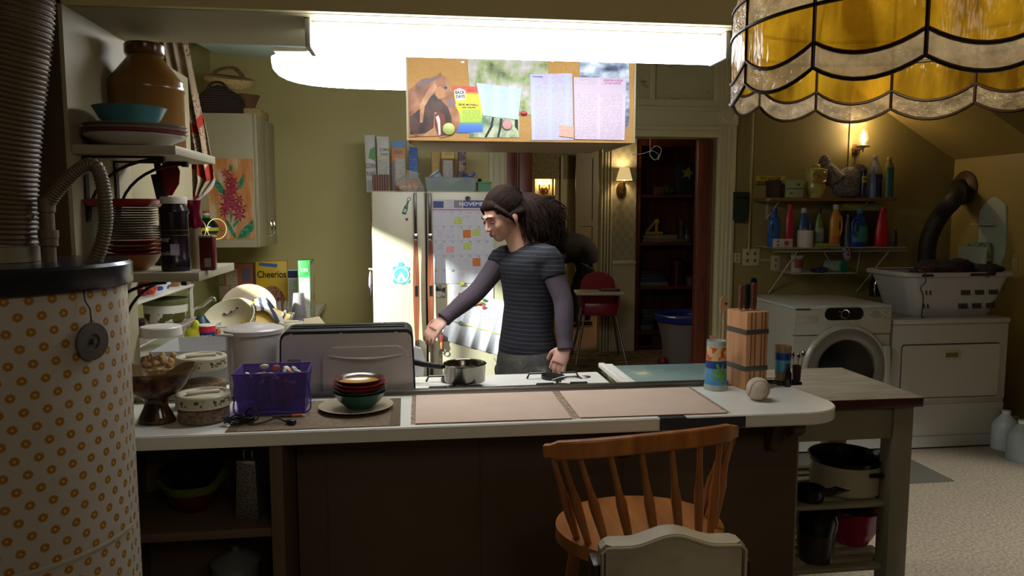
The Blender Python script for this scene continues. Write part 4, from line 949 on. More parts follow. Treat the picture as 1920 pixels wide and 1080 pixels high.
for i, (a, h) in enumerate(((-.006, .10), (.002, .095), (.008, .104))):
    q = empty('teaspoon', ('left', 'middle', 'right')[i]+'most steel spoon in the dark cup at the counter corner', 'spoon', (p.x+.004+a*.5, 2.415, ZT+.006), rot=(0, R(a*1400), 0))
    MB().cyl((0, 0, 0), (0, 0, h-.02), .0016).done('handle', CHROME, q); MB().ball((0, 0, h-.008), (.007, .003, .013), 8).done('bowl', CHROME, q)
p = aY(1474, 700, 2.38); tag(MB().lathe([(0, 0), (.011, 0), (.013, .01), (.012, .045), (.006, .06), (.005, .075), (.007, .078), (0, .078)], n=24).done('pepper_mill', mt('dark_glass_mill', '#1e1410', .15), loc=(p.x-.001, 2.365, ZT)), 'small dark glass pepper mill between the tumbler and utensil cup', 'mill')
# baseball
p = on(1424, 752); r_ = .0365
t = empty('baseball', 'scuffed white baseball with red stitching on the right end of the counter', 'baseball', (p.x, p.y+.012, ZT+r_), rot=(R(20), R(15), R(30)))
MB().ball((0, 0, 0), r_, 24).done('cover', blotch('worn_leather', [(.35, '#b3a28c'), (.6, '#c9bba8')], 25, .6), t)
m = MB(); P = []
for k in range(121):
    a = 2*math.pi*k/120; v = Vec((math.cos(a)+.42*math.cos(3*a)*1.0, math.sin(a)-.42*math.sin(3*a), 1.05*math.sin(2*a))).normalized()*(r_+.0002); P.append(v)
m.tube(P, .0006, 5); m.done('seam', mt('red_thread', '#8a3028', .7), t)
m = MB()
for k in range(0, 120, 2):
    a, b = P[k], P[k+1]; tt = (b-a).normalized(); nn = a.normalized(); s_ = tt.cross(nn); m.tube([a-s_*.0035-tt*.0012, a+s_*.0035+tt*.0012], .00045, 4)
m.done('stitches', mt('red_thread', '#8a3028'), t)['kind'] = 'stuff'
# ---- inside the open cupboard under the counter
p = aZ(318, 1015, .68); 
plate('mixing_bowl', 'dark red mixing bowl at the bottom of the stack in the open cupboard', 'bowl', (p.x, 2.24, .6805), .078, .062, CER('maroon_glaze', '#4a1616'), deep=1)
plate('mixing_bowl', 'green banded mixing bowl in the middle of the cupboard stack', 'bowl', (p.x+.002, 2.24, .718), .098, .055, CER('olive_green_glaze', '#66702e'), deep=1)
plate('mixing_bowl', 'near black mixing bowl on top of the cupboard stack', 'bowl', (p.x, 2.24, .752), .092, .056, CER('black_brown_glaze', '#1c1412'), deep=1)
p = aZ(450, 1005, .68); t = empty('box_grater', 'tall tin box grater standing in the open cupboard', 'grater', (p.x, 2.16, .6805), R(-10))
n = NT('punched_tin'); v = n.n('ShaderNodeTexVoronoi'); v.inputs['Scale'].default_value = 180; n.l(n.co(), v.inputs['Vector']); n.col(n.ramp(v.outputs['Distance'], [(.25, '#1e1a16'), (.4, '#6e665a')])); n.set(Roughness=.45, Metallic=.6); n.bump(v.outputs['Distance'], .6, .002)
MB().box((0, 0, .085), (.068, .055, .17), taper=(.78, .78), bev=.002).done('body', n.m, t)
MB().box((0, 0, .165), (.056, .046, .012), bev=.002).done('top_band', STEEL, t)
MB().tube([(-.012, 0, .17), (-.012, 0, .195), (.012, 0, .195), (.012, 0, .17)], .004).done('handle', STEEL, t)
p = aZ(440, 1060, .5); tag(MB().lathe([(0, 0), (.06, 0), (.065, .01), (.07, .20), (.074, .21), (.03, .235), (.01, .24), (.012, .255), (0, .258)], n=36).done('stock_pot', CER('pale_grey_enamel', '#6a6a62'), loc=(p.x, 2.25, .0505+.25)), 'dim grey lidded pot low in the open cupboard', 'pot')
MB().b(-.84, -.40, 2.07, 2.40, .28, .30).done('open_shelf_board', PANEL, [o for o in bpy.data.objects if o.name == 'serving_counter'][0])
# ================================================================ LEFT KITCHEN COUNTER THINGS
ZK = .9204
def kz(px_, py_): return aZ(px_, py_, ZK)
# window-side rack
t = empty('window_rack', 'two tier white rack against the left wall in front of the window', 'rack', (-1.16, 3.06, ZK))
e1 = aX(258, 566, -1.05); e2 = aX(340, 540, -1.05)
zA = e1.z-ZK; ya, yb_ = 2.6-3.06, 3.74-3.06
e3 = aX(300, 632, -1.03); zB = e3.z-ZK
MB().b(-.17, .11, ya, yb_, zA-.012, zA, .002).done('upper_board', WHITE, t)
m = MB().tube([(-.17, ya, zB), (.13, ya, zB), (.13, yb_, zB), (-.17, yb_, zB), (-.17, ya, zB)], .004, 6)
for k in range(46): y_ = ya+(yb_-ya)*k/45; m.cyl((-.17, y_, zB), (.13, y_, zB), .0016, n=5)
m.done('wire_tier', mt('pink_white_wire', '#c4aca4', .5), t)
for (x_, y_) in ((-.165, ya+.01), (.10, ya+.01), (-.165, yb_-.01), (.10, yb_-.01)): MB().b(x_-.006, x_+.006, y_-.006, y_+.006, 0, zA-.012).done('post', WHITE, t)
def jar(name, lb, cat, px_, Y, z, r, H, mat_, mat2=None, prof=None, X_=None):
    if z > ZK+.02: X_ = -1.11
    if X_: Y = aX(px_, 500, X_).y
    c = aY(px_, 500, Y); m = MB()
    if mat2: m.use(mat_); m.lathe([(0, 0), (r, 0), (r, H*.8), (r*.8, H*.84)], n=24); m.use(mat2); m.lathe([(r*.86, H*.8), (r*.86, H), (0, H)], n=24); o = m.done(name, loc=(c.x, Y, z))
    else: m.lathe(prof or [(0, 0), (r*.8, 0), (r, H*.2), (r, H*.7), (r*.4, H*.95), (r*.35, H), (0, H)], n=24); o = m.done(name, mat_, loc=(c.x, Y, z))
    return tag(o, lb, cat)
REDG = mt('red_glass', '#c0281e', .1, bump=0); zr_ = ZK+zA+.0005
jar('glass_ornament', 'orange red glass ornament on the upper board of the window rack', 'ornament', 272, 2.74, zr_, .05, .07, mt('orange_red_glass', '#d2482c', .15, bump=0), prof=[(0, 0), (.03, 0), (.045, .02), (.03, .05), (.01, .068), (0, .07)])
jar('jam_jar', 'small crimson jar with a white lid on the window rack', 'jar', 263, 2.64, zr_, .015, .035, mt('crimson_jar', '#a0142a', .2), WHITE)
jar('nail_polish', 'tiny magenta bottle beside the crimson jar on the window rack', 'bottle', 279, 2.66, zr_, .012, .03, mt('magenta_plastic', '#a0187a', .3))
n = NT('blue_white_pottery'); v = n.n('ShaderNodeTexVoronoi'); v.inputs['Scale'].default_value = 32; n.l(n.co(), v.inputs['Vector']); n.col(n.ramp(v.outputs['Distance'], [(.3, '#1c3a78'), (.4, '#c6c8c8')])); n.set(Roughness=.2)
jar('vase', 'blue and white patterned vase at the far end of the window rack', 'vase', 300, 2.98, zr_, .042, .09, n.m, prof=[(0, 0), (.03, 0), (.042, .03), (.04, .08), (.03, .095), (0, .095)])
jar('glass_bottle', 'small blue bottle in front of the blue and white vase', 'bottle', 296, 2.76, zr_, .011, .022, mt('cobalt_glass', '#28409c', .2))
jar('pickle_jar', 'brown jar at the end of the window rack upper board', 'jar', 322, 3.25, zr_, .03, .09, mt('brown_jar', '#7a5638', .3), mt('brass_lid', '#9a7a40', .4))
t = empty('baking_dish', 'white casserole pot with olive green rim and leaf pattern on the wire tier', 'casserole', (-1.14, aX(312, 600, -1.14).y, ZK+zB+.0045))
n = NT('leafy_white'); x, y, z = n.xyz(n.co())[:3]; f = n.m2('MULTIPLY', n.m2('GREATER_THAN', n.noise(22, 2), .5), n.m2('LESS_THAN', z, .045)); n.col(n.mix(f, hexc('#c8c2b2'), hexc('#4c4a1c'))); n.set(Roughness=.3)
MB().lathe([(0, 0), (.085, 0), (.092, .008), (.095, .085)], n=40).done('body', n.m, t)
MB().lathe([(.097, .082), (.099, .086), (.099, .106), (.095, .108)], n=40).done('rim', mt('olive_rim', '#5e6438', .4), t)
MB().lathe([(.096, .106), (.08, .112), (.03, .118), (0, .118)], n=40).done('lid', GLASS, t)
jar('spice_jar', 'dark brown jar left of the green rimmed casserole on the wire tier', 'jar', 256, 2.72, ZK+zB+.005, .022, .07, mt('dark_brown_glass', '#22140e', .15), mt('maroon_lid', '#3a1418', .4))
# dish tub
p = kz(385, 655); t = empty('dish_tub', 'grey white plastic dish tub on the left kitchen counter behind the canisters', 'tub', (aY(384, 640, 3.0).x, 2.98, ZK))
m = MB(); tray(m, .26, .30, .13, .003, 1.12); m.done('tub', mt('grey_white_plastic', '#a9a6a4', .35, bump=0), t)
# faucet
p = aY(400, 558, 3.95)
t = empty('faucet', 'chrome swivel tap rising over the sink behind the dish tub', 'tap', (-1.15, 4.05, ZK))
tip = Vec((p.x+1.15, p.y-4.05, p.z-ZK)); MB().tube(spline([(0, 0, 0), (0, 0, .12), (.05, .01, .15), tip*.75+Vec((0, 0, .03)), tip, tip+Vec((.004, 0, -.02))], 6), .010).done('spout', CHROME, t)
MB().cyl((0, 0, 0), (0, 0, .02), .022).done('base', CHROME, t); MB().cyl((0, -.06, 0), (0, -.06, .05), .012).done('tap_handle', CHROME, t)
# rubber gloves (yellow), scouring powder, brush
t = empty('rubber_glove', 'yellow rubber glove draped over the sink edge beside the red can', 'glove', (aY(361, 600, 3.3).x, 3.3, ZK))
YG = mt('yellow_rubber', '#b7b224', .4)
m = MB(); m.ball((0, 0, .10), (.038, .018, .05), 12).ball((-.018, 0, .05), (.014, .012, .05), 10).ball((.004, 0, .045), (.013, .012, .05), 10).ball((.026, 0, .05), (.013, .012, .05), 10); m.ball((.012, 0, .15), (.018, .012, .03), 10)
remesh(m.done('glove', YG, t), .004, 3)
c = aY(387, 600, 3.32); t = empty('scouring_powder', 'red and blue cardboard can of scouring powder by the sink', 'can', (c.x, 3.32, ZK))
MB().lathe([(0, 0), (.036, 0), (.036, .02), (.0362, .02)], n=28).done('base', mt('yellow_green_band', '#b0b04a', .5), t)
MB().lathe([(.036, .02), (.036, .15)], n=28).done('can', mt('red_can', '#b81e30', .4), t); MB().lathe([(.0364, .085), (.0364, .125)], n=28).done('label_band', mt('navy_label', '#1c2a5a', .4), t)
MB().lathe([(0, .155), (.034, .155), (.036, .15)], n=28).done('lid', WHITE, t)
text('COMET', .022, WHITE, t, (.0, -.0372, .105), sx=.8); text('Cleanser', .014, mt('pink_ink', '#e09aa8'), t, (0, -.0372, .055))
jar('dish_soap', 'dark teal scrubbing brush holder behind the scouring powder', 'holder', 373, 3.5, ZK, .05, .17, mt('dark_teal', '#1a3a44', .4))
jar('juice_bottle', 'orange squeeze bottle right of the scouring powder', 'bottle', 404, 3.42, ZK, .022, .12, mt('orange_plastic', '#b8622c', .4))
# dish rack with colander, board, plate, towel
x0 = aY(405, 600, 3.5).x; x1 = aY(530, 600, 3.5).x
t = empty('dish_rack', 'white coated wire dish rack on the left counter holding a colander and plate', 'rack', ((x0+x1)/2, 3.62, ZK))
hw, hd = (x1-x0)/2, .22; WC = mt('white_wire', '#c4c0b8', .4, bump=0)
m = MB()
for z_, k in ((.02, .85), (.13, 1.0)): m.tube([(-hw*k, -hd*k, z_), (hw*k, -hd*k, z_), (hw*k, hd*k, z_), (-hw*k, hd*k, z_), (-hw*k, -hd*k, z_)], .0035, 6)
for i in range(9):
    u_ = -1+2*i/8
    for s_ in (-1, 1): m.cyl((hw*.85*u_, s_*hd*.85, .02), (hw*u_, s_*hd, .13), .002, n=5); m.cyl((s_*hw*.85, hd*.85*u_, .02), (s_*hw, hd*u_, .13), .002, n=5)
    m.cyl((hw*.85*u_, -hd*.85, .02), (hw*.85*u_, hd*.85, .02), .002, n=5)
m.done('wire_basket', WC, t)
MB().box((0, 0, .006), (hw*2.1, hd*2.1, .01), bev=.003).done('drip_tray', WHITE, t)
c = aY(438, 565, 3.55); t = empty('colander', 'cream plastic colander tipped in the dish rack', 'colander', (c.x, 3.56, ZK+.085), rot=(R(38), R(-16), 0))
CR = mt('cream_plastic', '#c8bf9e', .35, bump=0)
m = MB(); m.lathe([(0, 0), (.06, 0), (.10, .03), (.125, .09), (.128, .093), (.122, .094), (.097, .035), (.058, .005), (0, .005)], n=40); m.done('bowl', CR, t)
m = MB(); 
for k in range(26): a = 2*math.pi*k/26; m.b(-.001, .001, -.001, .001, 0, .001); m.tube([(.108*math.cos(a), .108*math.sin(a), .035), (.124*math.cos(a), .124*math.sin(a), .075)], .0022, 5)
m.done('slots', mt('slot_shadow_grey', '#7d7868', .6), t)['kind'] = 'stuff'
c = aY(496, 570, 3.6); tag(MB().box((0, 0, 0), (.20, .008, .13), bev=.003).done('cutting_board', mt('yellow_board', '#c9a63a', .4), loc=(c.x, 3.62, ZK+.13), rot=(R(-28), R(22), R(8))), 'yellow plastic chopping board tilted in the dish rack beside the colander', 'board')
c = aY(462, 550, 3.72); o = plate('dinner_plate', 'large cream plate standing upright at the back of the dish rack', 'plate', (c.x, 3.76, ZK+.15), .135, .02, CER('cream_plate', '#b3a587')); o.rotation_euler = (R(75), R(10), R(10))
n = NT('blue_stripe_towel'); x, y, z = n.xyz(n.co())[:3]; f = n.m2('GREATER_THAN', n.m2('SINE', n.m2('MULTIPLY', n.m2('ADD', x, n.m2('MULTIPLY', z, .8)), 150)), .25); n.col(n.mix(f, hexc('#b8ae9c'), hexc('#2c3248'))); n.set(Roughness=.9); n.bump(n.noise(200), .4, .003)
c = aY(480, 548, 3.66); t_ = MB(); vs = []; fs = []
for i in range(15):
    for k in range(19): u_, v_ = k/18-.5, i/14-.5; vs.append((.27*u_, .12*v_, .055*math.exp(-6*u_*u_)-.09*abs(v_)+.012*math.sin(14*u_+3*v_)+.01*math.sin(23*v_)))
for i in range(14):
    for k in range(18): q = i*19+k; fs.append((q, q+1, q+20, q+19))
t_._add(vs, fs); o = tag(t_.done('dish_towel', n.m, loc=(c.x, 3.66, ZK+.165), rot=(0, R(12), 0), ang=90), 'blue and white striped dish towel bunched over the rack in front of the upright plate', 'towel'); so = o.modifiers.new('s', 'SOLIDIFY'); so.thickness = .005
c = aY(520, 560, 3.7); m = MB()
t = empty('cutlery_caddy', 'steel cutlery caddy of forks and knives at the right end of the dish rack', 'caddy', (c.x+.02, 3.72, ZK+.014))
MB().lathe([(0, 0), (.03, 0), (.034, .12), (.032, .12), (.028, .004), (0, .004)], n=24).done('holder', STEEL, t)
for k in range(6): a = k*1.05; MB().tube([(.01*math.cos(a), .01*math.sin(a), .005), (.028*math.cos(a), .028*math.sin(a), .19)], [.002, .004], 6, flat=.4).done('fork', CHROME, t)
# plastic cups, jar with floral lid, paper
c = aY(561, 590, 3.9); 
for k in range(5):
    m = MB(); m.lathe([(.036, 0), (.037, .002), (.027, .118), (.025, .122), (0, .122)], n=28)
    tag(m.done('plastic_cup', clear('smoky_plastic', '#a09a98', .55, .2), loc=(c.x, 3.9, ZK+.0+k*.026)), 'upturned translucent plastic cup in the short stack before the green box', 'cup', 'stacked plastic cups')
c = aY(550, 606, 3.35); t = canister('canister', 'small flowered lid canister on the kitchen counter behind the toaster', (c.x-.015, 3.38, ZK), .052, .125, .03, food('pale_sugar', '#a89a7c', '#b8ac92'), .09)
tag(MB().prism([(-.05, 0), (.05, 0), (.085, .09), (.03, .165), (-.04, .155)], -.01, .01, bev=.004).done('paper_napkin', mt('cream_napkin', '#c0b290', .8), loc=(aY(585, 600, 3.4).x-.01, 3.45, ZK), rot=(R(-20), 0, 0)), 'crumpled cream napkin beside the small flowered canister', 'napkin')
# boxes at the back of the counter
def box_(name, lb, px0, px1, ptop, Y, mat_, D=.06, rz=0, cat='box', z=ZK, H=None):
    a, b = aY(px0, 500, Y), aY(px1, 500, Y); h = H or (aY((px0+px1)/2, ptop, Y).z-z); W_ = b.x-a.x
    t = empty(name, lb, cat, ((a.x+b.x)/2, Y+D/2, z), R(rz)); MB().box((0, 0, h/2), (W_, D, h), bev=.0015).done('carton', mat_, t); return t, W_, h, D
t, w, h, d = box_('cracker_box', 'orange cardboard box left of the yellow cereal box on the back counter', 420, 474, 494, 4.95, mt('orange_card', '#8a4020', .6), .08)
MB().b(-w*.45, -w*.05, -d/2-.001, -d/2, h*.3, h*.9).done('label', lines('beige_label', '#8f7d60', '#4a3826', .012, .09, .85), t)
MB().b(w*.12, w*.4, -d/2-.001, -d/2, h*.62, h*.9).done('label', mt('grey_blue_label', '#4c4a58', .6), t)
YEL = mt('cereal_yellow', '#c4a012', .45)
t, w, h, d = box_('cereal_box', 'yellow cereal box lettered Cheerios on the back kitchen counter', 480, 537, 490, 4.9, YEL, .065, 2)
text('Cheerios', .062, BLACK, t, (0, -d/2-.001, h*.74), sx=.78, bold=.0012)
n = blotch('cereal_loops', [(.4, '#5a1e1e'), (.55, '#a87850'), (.65, '#7a2c22')], 45, .6)
MB().prism([(w/2*math.cos(a)*.99+.0, .001+h*.52*math.sin(a)) for a in [math.pi*k/16 for k in range(17)]], -d/2-.001, -d/2-.0003).done('bowl_picture', n, t)
MB().box((-.02, -d/2-.0008, h*.93), (w*.6, .001, .022), rot=(0, R(6), 0)).done('blue_strip', mt('blue_ink', '#2c5a94', .5), t)
t, w, h, d = box_('cereal_box', 'small white and navy carton between the yellow and green boxes', 539, 558, 506, 4.75, PAPER, .05)
MB().b(-w*.48, w*.48, -d/2-.001, -d/2, h*.82, h*.98).done('label', mt('navy_label', '#1c2a5a'), t); MB().b(-w*.45, w*.45, -d/2-.001, -d/2, h*.05, h*.8).done('nutrition_panel', lines('nutri', '#b0ac9e', '#6a665c', .012, .05, .9), t)
t, w, h, d = box_('cereal_box', 'green carton at the right end of the back counter behind the plastic cups', 559, 581, 489, 4.5, mt('green_card', '#2c8a3a', .5), .19, 0)
MB().b(-w*.45, w*.45, -d/2-.001, -d/2, h*.05, h*.72).done('nutrition_panel', lines('nutri2', '#b4b0a4', '#6a665c', .012, .06, .9), t)
MB().b(w/2, w/2+.001, -d/2+.005, d/2-.005, .01, h*.97).done('side_picture', blotch('beige_red_print', [(.4, '#8c4030'), (.5, '#a89a86'), (.65, '#7a8c50')], 12, .6), t)
text('100', .03, mt('white_ink', '#d8d4c8'), t, (0, -d/2-.001, h*.84))
t, w, h, d = box_('cereal_box', 'small beige carton behind the dish rack, lowest at the wall corner', 409, 428, 536, 4.6, mt('beige_card', '#6a5238', .6), .05)
# wall calendar / picture on the left wall
p0 = aX(350, 514, XL+.004); p1 = aX(366, 548, XL+.004)
tag(MB().b(XL+.001, XL+.005, p0.y, p1.y, p1.z, p0.z).done('wall_picture', blotch('sketch_paper', [(.42, '#5e5648'), (.5, '#b0a68a')], 26, .7)), 'small sketch picture on the left wall under the far cabinet', 'picture')
# bottle rack on the far cabinet side
c = aY(392, 420, y0-.08); t = empty('oil_bottle', 'dark bottle with red, white and green neck label in a yellow wire hoop stand', 'bottle', (c.x, y0-.30, zl+.05))
cz = aY(390, 432, y0-.3)
t.location = aY(388, 434, y0-.3)
MB().lathe([(0, -.015), (.05, -.015), (.062, .0), (.062, .03), (.045, .055), (.017, .075), (.017, .10), (.0, .10)], n=28, rot=(0, R(0), 0)).done('body', mt('dark_green_glass', '#0e1c16', .1, bump=0), t)
MB().lathe([(.0635, .004), (.0635, .022)], n=28).done('label', mt('yellow_label', '#b0a83a', .5), t)
m = MB()
for z_, c_ in ((.076, '#2c7a3a'), (.088, '#b8b4a8'), (.100, '#9c2a22')): m.use(mt('nk'+c_, c_, .5)); m.lathe([(.0178, z_), (.0178, z_+.012), (0, z_+.0121)], n=24)
m.done('neck_label', None, t)
for xx in (-.035, .07): MB().tube([(xx+.05*math.cos(a), -.068, .015+.055*math.sin(a)) for a in [2*math.pi*k/28 for k in range(29)]], .0018, 6).done('wire_hoop', mt('yellow_wire', '#8a7a40', .6), t)
MB().tube([(0, 0, -.015), (0, .10, -.04), (-.1, .3, -.06), (-.1, .31, .1)], .003).done('stand_arm', BLACK, t)

# ================================================================ REFRIGERATOR
YFR = 4.70; fx0, fx1 = -.255, .60; fs_ = aY(800, 500, YFR).x; zf = aY(800, 358, YFR).z
t = empty('refrigerator', 'cream side by side refrigerator covered in notes and magnets behind the woman', 'refrigerator', ((fx0+fx1)/2, YFR, 0)); FR = t; ox = t.location.x
MB().b(fx0-ox, fx1-ox, .062, .68, .02, zf-.005, .004).done('body', CREAM, t)
def fdoor(a, b, hx_):
    d = MB().box(((a+b)/2-ox, .03, (zf+.1)/2), (b-a, .055, zf-.1), bev=.01, seg=3).done('door', CREAM, t)
    z1_, z0_ = aY(780, 362, YFR).z, aY(780, 800, YFR).z; x_ = hx_-ox
    WH = wood('walnut_handle', '#5a2f1e', '#8a5236', (14, 14, 1), 3, .35)
    m = MB(); zc_ = aY(780, 545, YFR-.03).z; hh = aY(780, 450, YFR).z-zc_
    pts = [(x_+s_*(.011+.009*math.cos(math.pi/2*u_)), zc_+hh*u_) for s_, rng in ((1, range(-8, 9)), (-1, range(8, -9, -1))) for u_ in [k/8 for k in rng]]
    m.prism(pts, -.052, -.030, bev=.003); h = m.done('handle', WH, d)
    MB().b(x_-.009, x_+.009, -.04, -.0, zc_+hh+.01, z1_, .003).b(x_-.009, x_+.009, -.04, 0, z0_, zc_-hh-.01, .003).done('dark_trim', mt('dark_brown_trim', '#33201a', .3), h)
    MB().b(x_-.013, x_+.013, -.045, 0, zc_+hh-.005, zc_+hh+.04, .003).b(x_-.013, x_+.013, -.045, 0, zc_-hh-.04, zc_-hh+.005, .003).done('chrome_mount', CHROME, h)
    MB().b(x_-.010, x_+.010, -.054, -.051, zc_-.035, zc_+.035).done('badge', CHROME, h); MB().b(x_-.008, x_+.008, -.0555, -.0535, zc_-.032, zc_+.032).done('badge_face', BLACK, h)
fdoor(fx0, fs_-.005, aY(780, 500, YFR).x); fdoor(fs_+.005, fx1, aY(807, 500, YFR).x)
MB().b(fs_-.005-ox, fs_+.005-ox, .05, .07, .05, zf-.01).done('door_gap', BLACK, t)
MB().b(fx0-ox, fx1-ox, .06, .1, 0.0, .09).done('kick_plate', BLKP, t)
yn = YFR-.0005
fp = lambda a, b, Y=yn: aY(a, b, Y)
def note(name, lb, cat, x0_, y0_, x1_, y1_, mat_, dy=0, rot=0, th=.0012, grp=None, kids=None):
    a, b = fp(x0_, y0_), fp(x1_, y1_); w, h = b.x-a.x, a.z-b.z
    o = MB().box((0, 0, 0), (w, th, h)).done(name, mat_, loc=((a.x+b.x)/2, yn-dy-th/2, (a.z+b.z)/2), rot=(0, R(rot), 0)); tag(o, lb, cat, grp); return o, w, h
# calendar
n = NT('calendar_grid'); x, y, z = n.xyz(n.co())[:3]; a, b = fp(811, 374), fp(925, 531); cw, chh = b.x-a.x, a.z-b.z; cp = cw/7.0; cpz = chh*.86/5
g1 = n.m2('LESS_THAN', n.m2('FRACT', n.m2('DIVIDE', n.m2('ADD', x, 1.0*cp*20+cw/2), cp)), .03); g2 = n.m2('LESS_THAN', n.m2('FRACT', n.m2('DIVIDE', n.m2('ADD', z, chh/2+cpz*20), cpz)), .022)
n.col(n.mix(n.m2('MULTIPLY', n.m2('MAXIMUM', g1, g2), .45), hexc('#b9b7bd'), hexc('#6c6c7c'))); n.set(Roughness=.7)
o, w, h = note('calendar', 'large month calendar with sticky notes on the refrigerator door', 'calendar', 811, 374, 925, 531, n.m)
BLU = mt('calendar_blue', '#3a3f78', .6); RDI = mt('red_ink', '#a83a44', .6)
MB().b(.0, w/2, -.0012, -.0007, h*.40, h*.49).done('header_band', BLU, o); MB().b(-w*.49, -w*.32, -.0012, -.0007, h*.40, h*.48).done('logo_panel', BLU, o)
text('NOVEMBER', h*.062, mt('header_white', '#d8d8e0'), o, (w*.19, -.0018, h*.445), sx=1.15, bold=.0004)
MB().b(-w*.15, -w*.01, -.0012, -.0007, h*.40, h*.49).done('grey_panel', mt('grey_ink', '#77757c', .6), o); MB().b(-w*.5, w*.5, -.0012, -.0007, h*.375, h*.385).done('red_rule', RDI, o)
MB().b(-w*.31, -w*.16, -.0012, -.0007, h*.40, h*.49).done('small_print', lines('cal_print', '#b9b7bd', '#a05058', .005, .05, .9, 200), o)
IK = mt('black_ink', '#2a2a34', .7); k = 1
m_ = []
for r in range(5):
    for c_ in range(7):
        dnum = r*7+c_+0
        if dnum < 1 or dnum > 30: continue
        text(str(dnum), .016, IK if c_ != 0 else RDI, o, (-w/2+cp*(c_+.28), -.0018, h*.36-cpz*(r+.10)), name='date_number')
def scribble(lb, mat_, x0_, y0_, x1_, y1_):
    a, b = fp(x0_, y0_), fp(x1_, y1_); MB().b(a.x-o.location.x, b.x-o.location.x, -.0013, -.0008, b.z-o.location.z, a.z-o.location.z).done(lb, mat_, o)
RW = lines('red_writing', '#b9b7bd', '#b05060', .006, .2, 1, 160); BW_ = lines('blue_writing', '#b9b7bd', '#404a90', .006, .2, 1, 160)
for q in ((820, 430, 832, 446), (837, 430, 851, 436), (870, 485, 880, 492), (857, 511, 870, 520)): scribble('red_writing', RW, *q)
for q in ((868, 403, 882, 409), (835, 440, 852, 447), (887, 508, 901, 515), (820, 458, 832, 468)): scribble('blue_writing', BW_, *q)
for i, (x_, y_, c_, lb) in enumerate(((852, 408, '#b9bf62', 'upper left yellow green sticky note on the calendar'), (886, 430, '#b9bf62', 'yellow green sticky note on the calendar beside the woman\'s face'), (869, 456, '#b9bf62', 'yellow green sticky note in the calendar\'s third week'),
      (868, 431, '#c2702c', 'orange sticky note in the calendar\'s second week'), (886, 484, '#c2702c', 'orange sticky note near the bottom of the calendar'), (837, 462, '#d49a98', 'pink sticky note in the calendar\'s third week'))):
    note('sticky_note', lb, 'sticky note', x_, y_, x_+15, y_+(15 if c_ == '#c2702c' else 12), lines('note'+str(i), c_, '#6a4a30', .006, .3, 1, 120), .0016, random.uniform(-3, 3), .0006, 'sticky notes on the calendar')
# lower papers
note('letter', 'white printed letter below the calendar with carrot magnets', 'paper', 842, 533, 925, 590, lines('let1', '#d4d2d0', '#9a98a0', .008, .12, .8), .0005, 1)
note('photo', 'small black and white photo below the calendar by the door handle', 'photo', 817, 535, 835, 557, blotch('bw_photo', [(.45, '#1a1a1e'), (.55, '#b8b4a0')], 20, .4), .002, 2)
note('list_sheet', 'tall white sheet partly behind the woman on the refrigerator door', 'paper', 885, 560, 946, 640, PAPER, .0008, 12)
# creased newspaper: folded sheet with ridges
a, b = fp(836, 575), fp(948, 650); t2 = empty('newspaper_sheet', 'creased newspaper page hanging tilted on the lower refrigerator door', 'newspaper', ((a.x+b.x)/2, YFR-.003, (a.z+b.z)/2), rot=(0, R(17), 0))
w, h = .40, .27; vs = []; fs = []; NX = 48
for i in range(2):
    for k in range(NX+1): u_ = k/NX; vs.append((-w/2+w*u_, -.012*abs(((u_*4.0) % 1)*2-1)**1.3*(1 if True else 0)-.001, (-h/2, h/2)[i]))
for k in range(NX): fs.append((k, k+1, NX+2+k, NX+1+k))
m = MB(); m._add(vs, fs); oo = m.done('page', lines('newsprint', '#c9c8cc', '#8c8c98', .0055, .095, .85, 220), t2, ang=90); so = oo.modifiers.new('s', 'SOLIDIFY'); so.thickness = .0006
MB().b(-.2, .2, -.0145, -.0138, -.004, .0).done('yellow_rule', mt('yellow_ink', '#c4c048', .6), t2)
p = fp(863, 605); tag(MB().lathe([(0, 0), (.014, 0), (.014, .006), (0, .007)], n=24, rot=(R(90), 0, 0)).done('button_magnet', mt('grey_plastic', '#6a6a62', .4), loc=(p.x, YFR-.017, p.z)), 'round grey magnet pinning the creased newspaper', 'magnet')
n = NT('turtle_green'); 
p = fp(752, 515); s_ = mpp(Vec((p.x, p.y, 0)))
t2 = empty('turtle_magnet', 'round turtle shaped sticker in white and sea green on the freezer door', 'sticker', (p.x, yn, p.z))
TG = mt('sea_green_print', '#4ab09c', .5); TW = mt('turtle_white', '#d0dcd8', .5); TB = mt('aqua_blue_print', '#4aa0b8', .5)
m = MB(); m.prism([(15*s_*math.cos(a), 18*s_*math.sin(a)) for a in [2*math.pi*k/32 for k in range(32)]], -.0010, 0)
for a_, b_, r in ((0, 19, 5), (-12, 12, 4), (12, 12, 4), (-12, -12, 4), (12, -12, 4)): m.prism([(a_*s_+r*s_*math.cos(a), b_*s_+r*s_*math.sin(a)) for a in [2*math.pi*k/14 for k in range(14)]], -.0009, 0)
m.done('shell', TG, t2)
m = MB(); m.lathe([(12.6*s_, 0), (14.6*s_, 0), (14.6*s_, .0012), (12.6*s_, .0012)], n=36, rot=(R(90), 0, 0)); m.done('ring', TW, t2)
MB().lathe([(9.4*s_, .0), (10.6*s_, 0), (10.6*s_, .0013), (9.4*s_, .0013)], n=36, rot=(R(90), 0, 0)).done('inner_ring', TB, t2)
MB().prism([(0, 6*s_), (9*s_, -10*s_), (4*s_, -11*s_), (0, -4*s_), (-4*s_, -11*s_), (-9*s_, -10*s_)], -.0014, -.0008).done('mountain', TW, t2)
